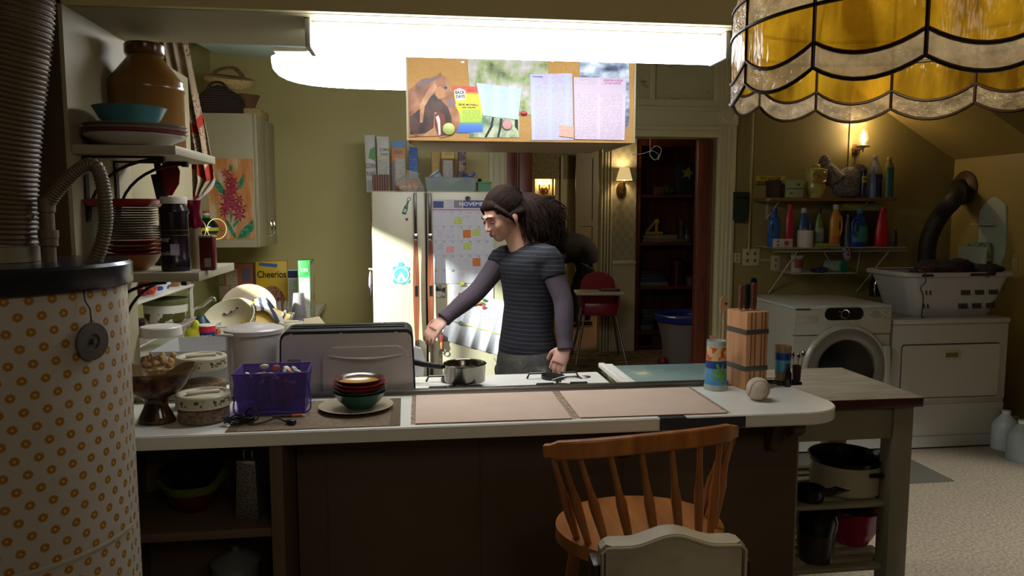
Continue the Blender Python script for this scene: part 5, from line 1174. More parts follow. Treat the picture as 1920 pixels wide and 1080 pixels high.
# bottle shaped opener magnet
p = fp(762, 387); t2 = empty('bottle_magnet', 'green bottle shaped magnet with a wire loop at the top of the freezer door', 'magnet', (p.x, YFR-.001, p.z), rot=(0, R(20), 0))
GB = mt('bottle_green', '#2c5a44', .25); MB().lathe([(0, -.05), (.011, -.05), (.013, -.045), (.013, -.01), (.006, .012), (.005, .035), (0, .036)], n=20, sy=.4).done('bottle', GB, t2)
MB().box((0, -.0055, -.028), (.018, .001, .024)).done('label', mt('label_grey', '#90a498', .5), t2); MB().tube([(.010*math.cos(a)+.0, 0, .047+.011*math.sin(a)) for a in [2*math.pi*k/16 for k in range(17)]], .0016, 6).done('wire_loop', BLACK, t2)
p = fp(763, 411); tag(MB().ball((0, 0, 0), (.008, .004, .008), 8).done('berry_magnet', mt('dark_red_plastic', '#6a1a1a', .3), loc=(p.x, YFR-.003, p.z)), 'tiny dark red round magnet under the green bottle magnet', 'magnet')
# opener with ring lower right
p = fp(828, 640); t2 = empty('bottle_opener', 'red and steel bottle opener hanging low on the refrigerator door', 'opener', (p.x, YFR-.02, p.z))
MB().b(-.012, .010, -.006, .018, -.0, .045, .004).done('red_cap', mt('cola_red', '#8a3a36', .3), t2); MB().lathe([(0, 0), (.008, 0), (.012, -.02), (.006, -.045), (0, -.045)], n=18).done('neck', mt('amber_plastic', '#b0703a', .3), t2)
MB().tube([(.017*math.cos(a), 0, -.062+.016*math.sin(a)) for a in [2*math.pi*k/16 for k in range(17)]], .0028, 6).done('ring', STEEL, t2)
for lb, c_, a_, b_, r in (('square yellow magnet below the calendar', '#c8c03a', 867, 532, .013), ('small red magnet on the white letter', '#b02a3a', 862, 551, .009), ('green sprout magnet above the carrot magnet', '#2c7a40', 907, 562, .010)):
    p = fp(a_, b_); tag(MB().box((0, 0, 0), (r*2, .012, r*1.8), bev=.004).done('magnet', mt('mag'+c_, c_, .35), loc=(p.x, YFR-.0105, p.z)), lb, 'magnet', 'small magnets on the refrigerator')
p0, p1 = fp(885, 573), fp(905, 568); t2 = tag(MB().tube([(0, 0, 0), (.03, 0, .012), (.06, 0, .02)], [.002, .007, .010], 10).done('carrot_magnet', mt('carrot_orange', '#cc5c22', .4), loc=(p0.x, YFR-.013, p0.z)), 'orange carrot magnet under the green sprout magnet', 'magnet')
p = fp(906, 576); tag(MB().ball((0, 0, 0), (.014, .006, .013), 10).done('tomato_magnet', mt('tomato_red', '#c2452a', .3), loc=(p.x, YFR-.012, p.z)), 'round red orange tomato magnet beside the carrot magnet', 'magnet')
p = fp(877, 372); tag(MB().tube([(.014*math.cos(a), 0, .010*math.sin(a)) for a in [2*math.pi*k/14 for k in range(15)]], .004, 6).ball((0, 0, 0), .006, 6).done('face_magnet', mt('brown_magnet', '#3c2a22', .4), loc=(p.x, YFR-.005, p.z)), 'small dark ring magnet above the calendar', 'magnet')
# things on the fridge's left side
SIDE = fx0
for lb, c_, a_, b_, h_ in (('red bottle magnet high on the refrigerator\'s left side', '#8a2420', 690, 402, .10), ('yellow green magnet above the red one on the refrigerator\'s side', '#8a9a4a', 692, 380, .05)):
    p = aX(a_, b_, SIDE-.01); p = aY(a_, b_, 4.8); tag(MB().b(-.008, .0, -.02, .02, -h_/2, h_/2, .003).done('side_magnet', mt('sd'+c_, c_, .4), loc=(SIDE-.0005, 4.8, p.z)), lb, 'magnet')
p = aY(690, 520, 4.82); t2 = empty('oven_mitt', 'grey lilac oven mitts hanging on the refrigerator\'s left side', 'oven mitt', (SIDE-.001, 4.82, p.z+.05))
MB().cyl((0, 0, 0), (-.03, 0, .004), .006).done('hook', WHITE, t2); m = MB().ball((-.018, -.03, -.09), (.012, .035, .085), 10).ball((-.018, -.065, -.07), (.010, .015, .035), 8); remesh(m.done('mitt', mt('lilac_cloth', '#8a8092', .8), t2), .004, 3)
MB().ball((-.02, .035, -.10), (.012, .032, .085), 10).done('mitt', mt('slate_cloth', '#3c4a58', .8), t2)
# ---- on top of the fridge
ZR = zf-.0045
def top(px_, Y): return aY(px_, 350, Y).x
def tbox(name, lb, px0, px1, ptop, Y, D, mats, H=None, rz=0, front=None):
    return box_(name, lb, px0, px1, ptop, Y, mats, D, rz, 'box', ZR, H)
CW_ = mt('cereal_white', '#bcbab2', .5)
t2, w, h, d = tbox('cereal_box', 'white and green corn flakes box at the left end of the refrigerator top', 690, 709, 253, 4.93, .19, CW_)
t2.rotation_euler = (0, R(-1), R(0))
q = text('CORN', .042, BLACK, t2, (0.0, -d/2-.001, h*.46), sx=.55, bold=.001); text('FLAKES', .040, BLACK, t2, (0, -d/2-.001, h*.32), sx=.42, bold=.001)
MB().prism([(-w*.2, h*.6), (w*.45, h*.55), (w*.45, h*.8), (0, h*.75)], -d/2-.001, -d/2).done('rooster_patch', mt('cereal_green', '#4a8a3a', .5), t2)
t2, w, h, d = tbox('cereal_box', 'grey white side panel box lettered corn flakes, second from left on the refrigerator', 711, 733, 256, 4.86, .06, CW_)
text('CORN', .026, mt('grey_brown_ink', '#4a4038'), t2, (w*.1, -d/2-.001, h*.76), sx=.8, bold=.0006); text('FLAKES', .020, mt('grey_brown_ink', '#4a4038'), t2, (w*.1, -d/2-.001, h*.68), sx=.8, bold=.0006)
MB().b(-w*.45, w*.45, -d/2-.001, -d/2, h*.62, h*.645).done('yellow_rule', mt('pale_yellow_ink', '#b0a850', .5), t2); MB().b(-w*.42, w*.42, -d/2-.001, -d/2, .02, h*.6).done('nutrition_panel', lines('nutri3', '#a9a69c', '#77736a', .014, .08, .92), t2)
t2, w, h, d = tbox('cereal_box', 'orange and blue box lettered Kix on the refrigerator', 738, 763, 263, 4.86, .06, mt('cereal_orange', '#c0752c', .5))
MB().b(-w/2, w/2, -d/2-.001, -d/2, h*.86, h*.99).done('blue_top', mt('sky_blue_ink', '#3a7aa8', .5), t2); MB().b(-w/2, -w*.32, -d/2-.0012, -d/2, .0, h*.6).done('navy_edge', mt('navy_label', '#1c2a5a'), t2)
text('KIX', .032, mt('kix_blue', '#1c4a86', .5), t2, (0, -d/2-.001, h*.77), sx=1, bold=.001); MB().b(-w*.25, w*.48, -d/2-.001, -d/2, .02, h*.66).done('nutrition_panel', lines('nutri4', '#a8a498', '#77736a', .014, .08, .92), t2)
t2, w, h, d = tbox('cereal_box', 'plain blue box right of the orange Kix box'.replace('Kix ', ''), 769, 786, 276, 4.9, .06, mt('blue_card', '#2a4f96', .5)); MB().b(-w*.4, w*.4, -d/2-.001, -d/2, h*.3, h*.75).done('print', lines('bp', '#3a5fa2', '#8aa0c8', .016, .1, .9), t2)
t2, w, h, d = tbox('cereal_box', 'mustard cereal box directly under the hood\'s left third', 811, 826, 279, 4.95, .06, mt('mustard_card', '#a8823a', .5)); MB().b(-w*.35, w*.35, -d/2-.001, -d/2, h*.2, h*.7).done('print', lines('bp2', '#b09250', '#7a4a2a', .016, .1, .9), t2)
t2, w, h, d = tbox('cereal_box', 'yellow topped brown box with white side panel behind the plastic tub', 829, 854, 279, 4.95, .06, mt('brown_card', '#6a3018', .5)); MB().b(-w*.48, w*.48, -d/2-.001, -d/2, h*.78, h).done('yellow_top', mt('yellow_ink2', '#c09a24', .5), t2); MB().b(-w*.35, w*.35, -d/2-.001, -d/2, .02, h*.74).done('nutrition_panel', lines('nutri5', '#a8a498', '#77736a', .014, .08, .92), t2)
text('100%', .022, mt('navy_label', '#1c2a5a'), t2, (0, -d/2-.0012, h*.88), sx=1)
t2, w, h, d = tbox('cereal_box', 'dark narrow box with photo print, rightmost of the refrigerator top boxes', 861, 875, 280, 4.95, .06, blotch('photo_print', [(.42, '#1e1612'), (.52, '#8a6a52'), (.62, '#4a2438')], 22, .5))
c = top(717, 4.76); t2 = empty('wicker_basket', 'small square dark wicker basket at the left front of the refrigerator top', 'basket', (c-.01, 4.78, ZR))
n = NT('striped_wicker'); x, y, z = n.xyz(n.co())[:3]; f = n.m2('SINE', n.m2('MULTIPLY', x, 420)); n.col(n.ramp(n.m2('ADD', f, n.noise(60)), [(.3, '#2c1410'), (.9, '#7a4a34')])); n.set(Roughness=.6)
m = MB(); tray(m, .095, .09, .105, .004, 1.08); m.done('basket', n.m, t2)
c = top(766, 4.82); t2 = empty('snack_bag', 'open clear bag of orange snacks slumped beside the plastic tub', 'bag', (c, 4.83, ZR))
m = MB(); m.ball((0, 0, .034), (.080, .055, .03), 14).ball((.02, 0, .045), (.05, .04, .035), 12); o = remesh(m.done('snacks', blotch('orange_snacks', [(.4, '#9a5a1c'), (.6, '#d08c34')], 60, .8, bump=.6), t2), .005, 2)
m = MB(); m.lathe([(.088, 0), (.096, .02), (.09, .05), (.06, .085), (.035, .115), (.045, .135)], n=40, sy=.7, fn=lambda a, z_: 1+.09*math.sin(5*a+z_*50)+.04*math.sin(11*a)); m.done('film', clear('cellophane', '#f0eee6', .22, .1), t2, rot=(0, R(14), 0))
x0, x1 = top(797, 4.78), top(893, 4.78); t2 = empty('plastic_tub', 'long clear plastic tub of kitchen odds and ends on the refrigerator', 'tub', ((x0+x1)/2, 4.86, ZR)); w = (x1-x0)/1.06
m = MB(); tray(m, w, .15, .092, .002, 1.06); m.done('tub', clear('frosted_plastic', '#cfd8d4', .24, .3), t2)
m = MB(); H_ = .093
m.tube([(-w*.53, -.08, H_), (w*.53, -.08, H_), (w*.53, .08, H_), (-w*.53, .08, H_), (-w*.53, -.08, H_)], .003, 6); m.done('rim', clear('frosted_plastic', '#cfd8d4'), t2)
bx_ = t2.location.x
t3 = empty('yogurt_tub', 'blue and white tub tilted on its side in the clear plastic tub', 'tub', (bx_-.085, 4.86, ZR+.095), rot=(0, R(-35), 0)); MB().lathe([(0, -.035), (.032, -.035), (.038, .03)], n=28).done('body', mt('teal_white_label', '#3a8a98', .4), t3); MB().lathe([(.040, .028), (.041, .036), (0, .037)], n=28).done('lid', WHITE, t3); MB().lathe([(.0345, -.022), (.0375, .016)], n=28, a0=200, a1=330).done('label', mt('label_lilac', '#a8a0b8', .4), t3)
t3 = empty('spatula', 'purple spatula sticking out of the clear tub on the refrigerator', 'spatula', (bx_+.02, 4.86, ZR+.05), rot=(0, R(62), 0)); MB().cyl((0, 0, -.08), (0, 0, .10), .005).done('handle', mt('pale_handle', '#9a968c', .5), t3); MB().box((0, 0, .125), (.024, .008, .07), bev=.003).done('blade', mt('purple_plastic', '#4a3a78', .4), t3)
t3 = tag(MB().lathe([(0, 0), (.03, .0), (.042, .03), (.044, .05), (0, .05)], n=24, fn=lambda a, z_: 1+.05*math.sin(3*a)).done('measuring_cup', mt('blue_plastic', '#2a4a8a', .4), loc=(bx_+.105, 4.87, ZR+.062), rot=(R(15), R(20), 0)), 'dark blue measuring cup in the right end of the clear tub', 'cup')
x0, x1 = top(895, 4.82), top(922, 4.82); t3 = empty('food_box', 'small green lidded food box right of the clear tub', 'box', ((x0+x1)/2, 4.88, ZR)); m = MB(); tray(m, (x1-x0)*.9, .11, .058, .002, 1.05); m.done('box', clear('green_clear', '#7aa888', .5, .3), t3); MB().box((0, 0, .062), ((x1-x0), .125, .010), bev=.003).done('lid', mt('green_lid', '#2a8a4a', .4), t3)
tag(MB().ball((0, 0, 0), (.014, .014, .012), 8).done('black_knob_lid', BLKP, loc=(top(900, 4.84)+.0, 4.86, ZR+.0795)), 'small black knob resting on the green lidded box', 'knob')

# ================================================================ PINBOARD PAPERS ON THE HOOD
yh = hy0-.0002
def hpz(a, b): return aY(740+a/4, 90+b/4, yh)
def sheet(name, lb, cat, pts, mat_, th=.0012, dy=0, grp=None):
    q = [hpz(a, b) for a, b in pts]; cx_ = sum(p.x for p in q)/len(q); cz_ = sum(p.z for p in q)/len(q)
    o = MB().prism([(p.x-cx_, p.z-cz_) for p in q], -dy-th, -dy).done(name, mat_, loc=(cx_, yh, cz_)); tag(o, lb, cat, grp); return o
def sub(o, name, pts, mat_, dy=.0016, th=.0005):
    q = [hpz(a, b) for a, b in pts]; return MB().prism([(p.x-o.location.x, p.z-o.location.z) for p in q], -dy-th, -dy).done(name, mat_, o)
# wildlife poster pieces
o = sheet('wildlife_poster', 'grey and green nature photo print at the top middle of the cork board', 'poster', [(540, -20), (1145, -20), (1150, 160), (1140, 500), (950, 500), (900, 400), (560, 300)], blotch('nature_print', [(.34, '#3c4230'), (.45, '#8a9a62'), (.55, '#b0a8a6'), (.66, '#d2d0d4')], 13, .5, detail=6), dy=.0)
o = sheet('snow_picture', 'pale blue and grey snowy photo at the upper right of the cork board', 'photo', [(1388, -20), (1755, -20), (1760, 500), (1750, 605), (1735, 605), (1700, 230), (1388, 215)], blotch('snow_print', [(.36, '#23283e'), (.46, '#7a8ca8'), (.6, '#cfd8e2')], 11, .5, sc=(1, 1, 2)))
o = sheet('zebra_picture', 'black and pale striped photo at the lower middle of the cork board', 'photo', [(560, 500), (935, 510), (932, 672), (562, 672)], blotch('zebra_ground', [(.4, '#5a7a5a'), (.6, '#b4bc9c')], 20, .5), dy=.0004)
for P_ in ([(730, 520), (745, 520), (735, 590), (690, 670), (672, 670), (715, 590)], [(790, 530), (808, 530), (800, 600), (782, 670), (768, 670), (782, 600)], [(900, 530), (925, 540), (925, 620), (900, 590)]): sub(o, 'stripe', P_, mt('black_print', '#15161a', .5), dy=.0017)
# horse cut-out
HS = blotch('chestnut_coat', [(.35, '#5e3420'), (.5, '#94603e'), (.7, '#b88a62')], 15, .5)
o = sheet('horse_poster', 'cut out horse picture, two brown horses, at the left of the cork board', 'poster', [(105, 320), (160, 275), (200, 232), (270, 225), (325, 205), (342, 185), (352, 208), (395, 222), (405, 262), (425, 305), (445, 355), (458, 415), (450, 440), (485, 490), (488, 560), (470, 620), (440, 650), (355, 676), (325, 660), (110, 668)], HS, dy=.0010)
DK = mt('dark_mane_print', '#1a1214', .5); BR2 = blotch('dark_brown_print', [(.4, '#241612'), (.6, '#4a2e20')], 20, .5)
sub(o, 'shadow_area', [(240, 380), (300, 345), (330, 370), (400, 445), (425, 520), (430, 640), (350, 660), (360, 500), (300, 480), (290, 600), (230, 640), (115, 650), (112, 520), (160, 480), (215, 440)], BR2, dy=.0022, th=.0003)
sub(o, 'neck_light', [(190, 420), (240, 330), (300, 260), (320, 300), (260, 380), (225, 440), (210, 560), (190, 560)], blotch('light_coat', [(.4, '#a06c48'), (.6, '#c09468')], 20, .5), dy=.0026, th=.0003)
sub(o, 'mane', [(165, 278), (205, 235), (275, 228), (325, 208), (338, 218), (270, 260), (220, 275), (185, 290)], mt('mane_print', '#6f5a60', .5), dy=.0026, th=.0003)
sub(o, 'cheek', [(305, 310), (340, 285), (380, 320), (375, 370), (330, 385), (305, 355)], mt('cheek_print', '#b07848', .5), dy=.0028, th=.0003)
sub(o, 'eye', [(370, 293), (385, 288), (396, 300), (385, 310), (372, 306)], DK, dy=.0030, th=.0003); sub(o, 'muzzle', [(390, 415), (425, 375), (455, 405), (450, 440), (405, 445)], mt('muzzle_print', '#7c6460', .5), dy=.0030, th=.0003)
sub(o, 'foal_face', [(300, 500), (330, 480), (375, 500), (385, 580), (365, 660), (325, 655), (300, 580)], mt('foal_print', '#6a2e1e', .5), dy=.0030, th=.0003); sub(o, 'blaze', [(308, 520), (328, 505), (340, 540), (345, 650), (330, 655), (322, 570)], mt('blaze_print', '#d8c8c4', .5), dy=.0034, th=.0003)
# rainbow flyer
n = NT('rainbow_flyer'); x, y, z = n.xyz(n.co())[:3]; f = n.m2('ADD', n.m2('DIVIDE', z, .155), .5)
n.col(n.ramp(f, [(.02, '#3b63b8'), (.16, '#4a78c0'), (.26, '#6aa86a'), (.42, '#c2cc3a'), (.55, '#dcd22a'), (.80, '#dcc828'), (.86, '#cf5a34'), (1, '#cc3030')])); n.set(Roughness=.5)
o = sheet('rainbow_flyer', 'rainbow coloured event flyer overlapping the horse picture', 'flyer', [(430, 288), (650, 290), (660, 632), (465, 638), (488, 560), (485, 490), (455, 430), (445, 350)], n.m, dy=.0006)
RB = o; qq = hpz(488, 345); w4 = sub(o, 'white_badge', [(445, 320), (485, 300), (530, 320), (530, 390), (460, 395)], PAPER, dy=.0020)
def tx(o, s_, size, mat_, a, b, sx=1, dy=.0026, rz=0, bold=.0002): p = hpz(a, b); return text(s_, size, mat_, o, (p.x-o.location.x, -dy, p.z-o.location.z), (R(90), R(rz), 0), ex=.0002, sx=sx, bold=bold)
tx(o, 'BACK', .0135, BLACK, 488, 335, .9, bold=.0006); tx(o, 'DAYS', .0135, BLACK, 492, 366, .9, bold=.0006); tx(o, 'JAN 12', .013, mt('dark_red_ink', '#8a2020'), 590, 320, 1)
tx(o, 'EDIE MCNEILL', .0085, BLACK, 555, 427, 1.25); tx(o, 'AND ALIBI FIVE', .006, BLACK, 555, 447, 1.1)
sub(o, 'small_print', [(500, 465), (640, 465), (645, 560), (490, 560)], lines('flyer_print', '#a8c04a', '#5a7a58', .0042, .2, .95, 300), dy=.0020)
# white schedule sheet tilted
o = sheet('schedule_sheet', 'pale blue printed list tilted beside the rainbow flyer', 'paper', [(612, 262), (950, 305), (925, 538), (662, 508)], lines('schedule_print', '#b6d2d8', '#6a8088', .0034, .052, .55, 260), dy=.0022)
o = sheet('class_list', 'tall lilac printed sheet with pink lines right of the middle of the cork board', 'paper', [(1015, 198), (1330, 190), (1340, 690), (1028, 692)], lines('pink_lines', '#b4bada', '#b8788c', .0062, .058, .78, 260), dy=.0008)
tx(o, 'PROGRAM', .006, mt('indigo_ink', '#3a3a8a'), 1070, 217, 1.2, dy=.0025)
o = sheet('order_form', 'white printed form with magenta heading at the right of the cork board', 'paper', [(1342, 220), (1735, 225), (1722, 692), (1350, 684)], lines('grey_lines', '#cdbcd0', '#84707c', .0050, .088, .88, 260), dy=.0016)
MG = mt('magenta_ink', '#b84a9a', .6); tx(o, 'SCHOOL LUNCH', .0085, MG, 1640, 245, 1.0, dy=.0034); tx(o, '& STUDY SUPPLIES', .0065, MG, 1635, 266, 1.0, dy=.0034)
sub(o, 'blank_top', [(1350, 280), (1730, 285), (1728, 345), (1350, 340)], mt('form_blank', '#cdbcd0', .7), dy=.0030); sub(o, 'fold_line', [(1534, 345), (1540, 345), (1536, 685), (1528, 685)], mt('fold_pale', '#d8cce0', .6), dy=.0031)
sheet('sticky_note', 'small pink orange sticky note between the lilac sheet and the white form', 'sticky note', [(1238, 580), (1342, 590), (1342, 676), (1232, 662)], lines('pk', '#d8a898', '#b07868', .006, .3, 1, 200), dy=.0032)
for lb, c_, a, b, r in (('pale green round pin badge on the horse picture', '#a8b868', 405, 608, 44), ('pink round pin badge on the striped photo', '#c08a8a', 842, 578, 36)):
    p = hpz(a, b); s_ = mpp(Vec((p.x, p.y, 0)))/4; t2 = empty('pin_badge', lb, 'badge', (p.x, yh-.0038, p.z), rot=(R(90), 0, 0), group=None)
    MB().lathe([(0, 0), (r*s_, 0), (r*s_, .002), (r*s_*.9, .0036), (0, .0044)], n=32).done('disc', mt('bd'+c_, c_, .4), t2)
    MB().lathe([(r*s_*.985, .0022), (r*s_*1.03, .001), (r*s_*1.03, .0)], n=32).done('edge', mt('badge_edge', '#5a6a4a', .5), t2)
p = hpz(968, 490); tag(MB().ball((0, 0, 0), (.012, .004, .007), 10).done('lips_pin', mt('lip_red', '#a8303c', .35), loc=(p.x, yh-.006, p.z)), 'small red lips shaped pin below the nature print', 'pin')
for a, b, lb in ((503, 106, 'tiny torn paper scrap at the top left of the cork board'), (1175, 98, 'torn white paper corner at the top of the cork board')):
    sheet('paper_scrap', lb, 'paper', [(a-8, b-4), (a+20, b-8), (a+18, b+8), (a-4, b+6)], PAPER)
p = aY(1194, 172, hy0+.05); tag(MB().ball((0, 0, 0), (.007, .02, .02), 10).done('red_knob', mt('red_plastic', '#b01c20', .3), loc=(hx1+.013, hy0+.06, p.z)), 'round red timer magnet on the right side of the range hood', 'timer')
# ================================================================ LAUNDRY CORNER
APP = mt('appliance_white', '#a8a394', .28, bump=0); APD = mt('appliance_shadow_grey', '#8a867c', .4)
YD = 4.4
a, b = aY(1675, 600, YD), aY(1893, 600, YD); wd = b.x-a.x
t = empty('dryer', 'white front panel dryer under the laundry basket in the corner', 'dryer', ((a.x+b.x)/2, YD, 0)); zd = aY(1780, 597, YD).z
hw = wd/2
MB().b(-hw, hw, .012, .70, .02, zd-.035, .004).done('body', APP, t); MB().box((0, .35, zd-.018), (wd+.004, .72, .034), bev=.008).done('top', APP, t)
zz = lambda py: aY(1780, py, YD).z
MB().b(-hw+.002, hw-.002, 0, .014, zz(750), zd-.037, .005).done('upper_panel', APP, t)
MB().b(-hw+.002, hw-.002, 0, .014, .012, zz(757), .005).done('lower_panel', APP, t)
MB().b(-hw+.01, hw-.01, -.001, .002, zz(817), zz(814)).done('groove', APD, t)
m = MB(); m.prism(rrect(wd*.845, zz(644)-zz(745), .02, 5, .002, (zz(644)+zz(745))/2), -.0035, .002); m.done('door_seam', mt('dark_seam', '#2c2a26', .6), t)
m = MB(); m.prism(rrect(wd*.835, zz(646)-zz(743), .018, 5, .002, (zz(646)+zz(743))/2), -.012, .002, bev=.002); d = m.done('door', APP, t)
zh = zz(664); MB().b(-.065, .065, -.016, -.011, zh-.030, zh+.026, .003).done('handle_frame', mt('handle_cream', '#a8a078', .4), d); MB().b(-.045, .045, -.0175, -.0155, zh-.018, zh+.012, .002).done('finger_recess', mt('recess_olive', '#5c563a', .5), d)
# washer
a, b = aY(1487, 600, YD), aY(1670, 600, YD); ww = b.x-a.x; zw = aY(1580, 573, YD).z; cxw = (a.x+b.x)/2
t = empty('washing_machine', 'white front loading washing machine with grey round door left of the dryer', 'washing machine', (cxw, YD, 0)); hw = ww/2
MB().b(-hw, hw, .01, .68, .02, zw-.02, .006).done('body', APP, t); MB().box((0, .34, zw-.010), (ww+.002, .69, .020), bev=.006).done('top', mt('washer_top', '#b4b8b0', .2, bump=0), t)
zz = lambda py: aY(1580, py, YD).z; xx = lambda px_, py=600: aY(px_, py, YD).x-cxw
MB().b(-hw, hw, -.012, .012, zz(627), zw-.018, .010).done('control_panel', APP, t); MB().b(-hw, hw, -.006, .012, .02, zz(627)-.003, .008).done('front_panel', APP, t)
m = MB(); zc_ = zz(588); m.prism(rrect(xx(1616)-xx(1544), zz(577)-zz(600), .038, 8, (xx(1616)+xx(1544))/2, zc_), -.0155, -.010, bev=.001); m.done('display', mt('gloss_black', '#08080a', .12, bump=0), t)
m = MB(); m.lathe([(.024, 0), (.024, .012), (.030, .014), (.031, .0)], (xx(1580), -.014, zc_), 36, (R(90), 0, 0)); m.done('dial_ring', CHROME, t)
MB().lathe([(0, .012), (.023, .010), (.024, 0)], (xx(1580), -.014, zc_), 32, (R(90), 0, 0)).done('dial', mt('gloss_black', '#08080a'), t)
MB().lathe([(0, .02), (.020, .018), (.026, .004), (.026, 0)], (xx(1634), -.011, zz(587)), 28, (R(90), 0, 0)).done('knob', mt('satin_silver', '#a8a498', .3, .6), t)
for i in range(3): MB().lathe([(0, .008), (.008, .006), (.010, 0)], (xx(1657), -.011, zz(579+9*i)), 16, (R(90), 0, 0)).done('button', mt('satin_silver', '#a8a498'), t)
for i in range(4): MB().lathe([(0, .004), (.006, .003), (.007, 0)], (xx(1562+14*i), -.011, zz(604)), 12, (R(90), 0, 0)).done('small_button', mt('satin_silver', '#a8a498'), t)
MB().b(xx(1490), xx(1517), -.0135, -.0115, zz(580), zz(577)).done('name_plate', mt('dark_olive_plate', '#3a3820', .4), t)
MB().b(xx(1491), xx(1532), -.0135, -.0115, zz(603), zz(591), .002).done('detergent_drawer', APP, t)
dc = (xx(1585), -.0, zz(692)); r_ = (xx(1665)-xx(1505))/2
d = MB().lathe([(r_*1.0, -.006), (r_*1.0, .02), (r_*.96, .034), (r_*.90, .036)], dc, 64, (R(90), 0, 0)).done('door', APP, t)
MB().lathe([(r_*.93, .034), (r_*.90, .037), (r_*.70, .038), (r_*.66, .030)], dc, 64, (R(90), 0, 0)).done('door_ring', mt('smoky_grey_ring', '#6a675e', .25, bump=0), d)
MB().lathe([(r_*.69, .036), (r_*.67, .037), (r_*.655, .028)], dc, 64, (R(90), 0, 0)).done('inner_ring', CHROME, d)
n = NT('dark_door_glass'); f = n.noise(4, 2); n.col(n.ramp(f, [(.4, '#0c0c0e'), (.7, '#2c2c30')])); n.set(Roughness=.08)
MB().lathe([(r_*.67, .026), (r_*.5, .042), (r_*.2, .052), (0, .054)], dc, 48, (R(90), 0, 0)).done('glass', n.m, d)
MB().box((dc[0]+r_*.97, -.025, dc[2]+r_*.05), (.05, .03, r_*.95), rot=(0, R(-4), 0), bev=.012).done('grip', APP, d)
# laundry basket
bc = aY(1768, 590, 4.62); w0, w1 = aY(1705, 575, 4.55).x, aY(1850, 575, 4.55).x
t = empty('laundry_basket', 'white slotted plastic laundry basket heaped with dark clothes on the dryer', 'basket', ((w0+w1)/2-.005, 4.66, zd+.001)); BKW = mt('basket_white', '#a39e97', .4, bump=0)
H_ = aY(1768, 510, 4.55).z-zd-.0; bw = (w1-w0)/2
def rring(k, z, w=bw, d_=.17, rr=.07): return [(x_, y_, z) for x_, y_ in rrect(2*w*k, 2*d_*k, rr, 6)]
m = MB(); rings = [(1.0, 0), (1.02, .01), (1.30, H_-.03), (1.34, H_-.028), (1.42, H_-.02), (1.42, H_+.0), (1.38, H_+.006), (1.28, H_+.002)]
vs = []; 
for k, z_ in rings: vs += rring(k, z_)
n_ = len(rring(1, 0)); fs = [(j*n_+k, j*n_+(k+1) % n_, (j+1)*n_+(k+1) % n_, (j+1)*n_+k) for j in range(len(rings)-1) for k in range(n_)]+[tuple(range(n_))]
m._add(vs, fs); m.done('tub', BKW, t)
SL = mt('slot_dark', '#1c1814', .7); m = MB()
for gx in (.16, .45, .74):
    for gz in (.30, .62):
        for k in range(5):
            z_ = H_*gz; yy = -.17*(1+.30*gz)-.0005; x_ = bw*(gx-.10+.040*k)*1.22; m.box((x_, yy-.001, z_+.0), (.0085, .003, H_*.25), rot=(R(-14), R(2), 0))
for gz in (.30, .62):
    for k in range(4): m.box((-bw*(1.0+.30*gz)+.012+.0*k, -.11+.024*k, H_*gz), (.003, .009, H_*.22), rot=(0, R(-16), 0))
    for k in range(2): m.box((-bw*(.82-.10*k), -.17*(1+.30*gz)-.0015, H_*gz), (.0085, .003, H_*.22), rot=(R(-14), 0, 0))
m.box((bw*.43, -.17*1.42-.001, H_-.010), (.15, .003, .018)).box((-bw*.9, -.17*1.42-.001, H_-.012), (.08, .003, .016))
o = m.done('slots', SL, t); o['kind'] = 'stuff'
n = NT('dark_plaid'); f = n.noise(11, 4); n.col(n.ramp(f, [(.44, '#120d14'), (.55, '#1c1420'), (.62, '#4a1424')])); n.set(Roughness=.9); n.bump(n.noise(40), .5, .01)
o = MB().ball((.05, 0, H_+.01), (bw*.75, .13, .05), 16).ball((.10, -.03, H_+.045), (.12, .09, .035), 12).ball((.26, -.16, H_+.02), (.10, .07, .028), 12).ball((.20, -.20, H_-.0), (.06, .05, .035), 10).ball((.0, .03, H_+.03), (.12, .09, .04), 12).done('clothes_heap', n.m, loc=t.location); tag(o, 'dark plum and red clothes heaped over the rim of the laundry basket', 'clothes'); remesh(o, .007, 4)
dsp = o.modifiers.new('d', 'DISPLACE'); tx_ = bpy.data.textures.new('crease', 'CLOUDS'); tx_.noise_scale = .06; dsp.texture = tx_; dsp.strength = .035
o = MB().ball((0, 0, 0), (.07, .06, .03), 10).done('green_cloth', mt('pale_green_cloth', '#6a8a6a', .9), loc=(t.location.x+.20, 4.76, zd+H_+.05)); tag(o, 'pale green cloth at the back of the laundry basket', 'cloth')
P = [(-bw*1.15, -.2, H_+.012), (-bw*1.02, -.25, H_+.014), (-bw*1.0, -.262, H_-.05), (-bw*1.08, -.25, H_-.09), (-bw*.98, -.24, H_-.15), (-bw*.95, -.225, .01), (-bw*.90, -.23, .004)]
q = empty('iron_cord', 'black cord looped over the left rim of the laundry basket', 'cord', t.location); MB().tube(spline(P, 8), .0035, 7).done('cord', BLKP, q); MB().box((-bw*1.1, -.21, H_+.016), (.09, .035, .014), bev=.005).done('wrap', BLKP, q)
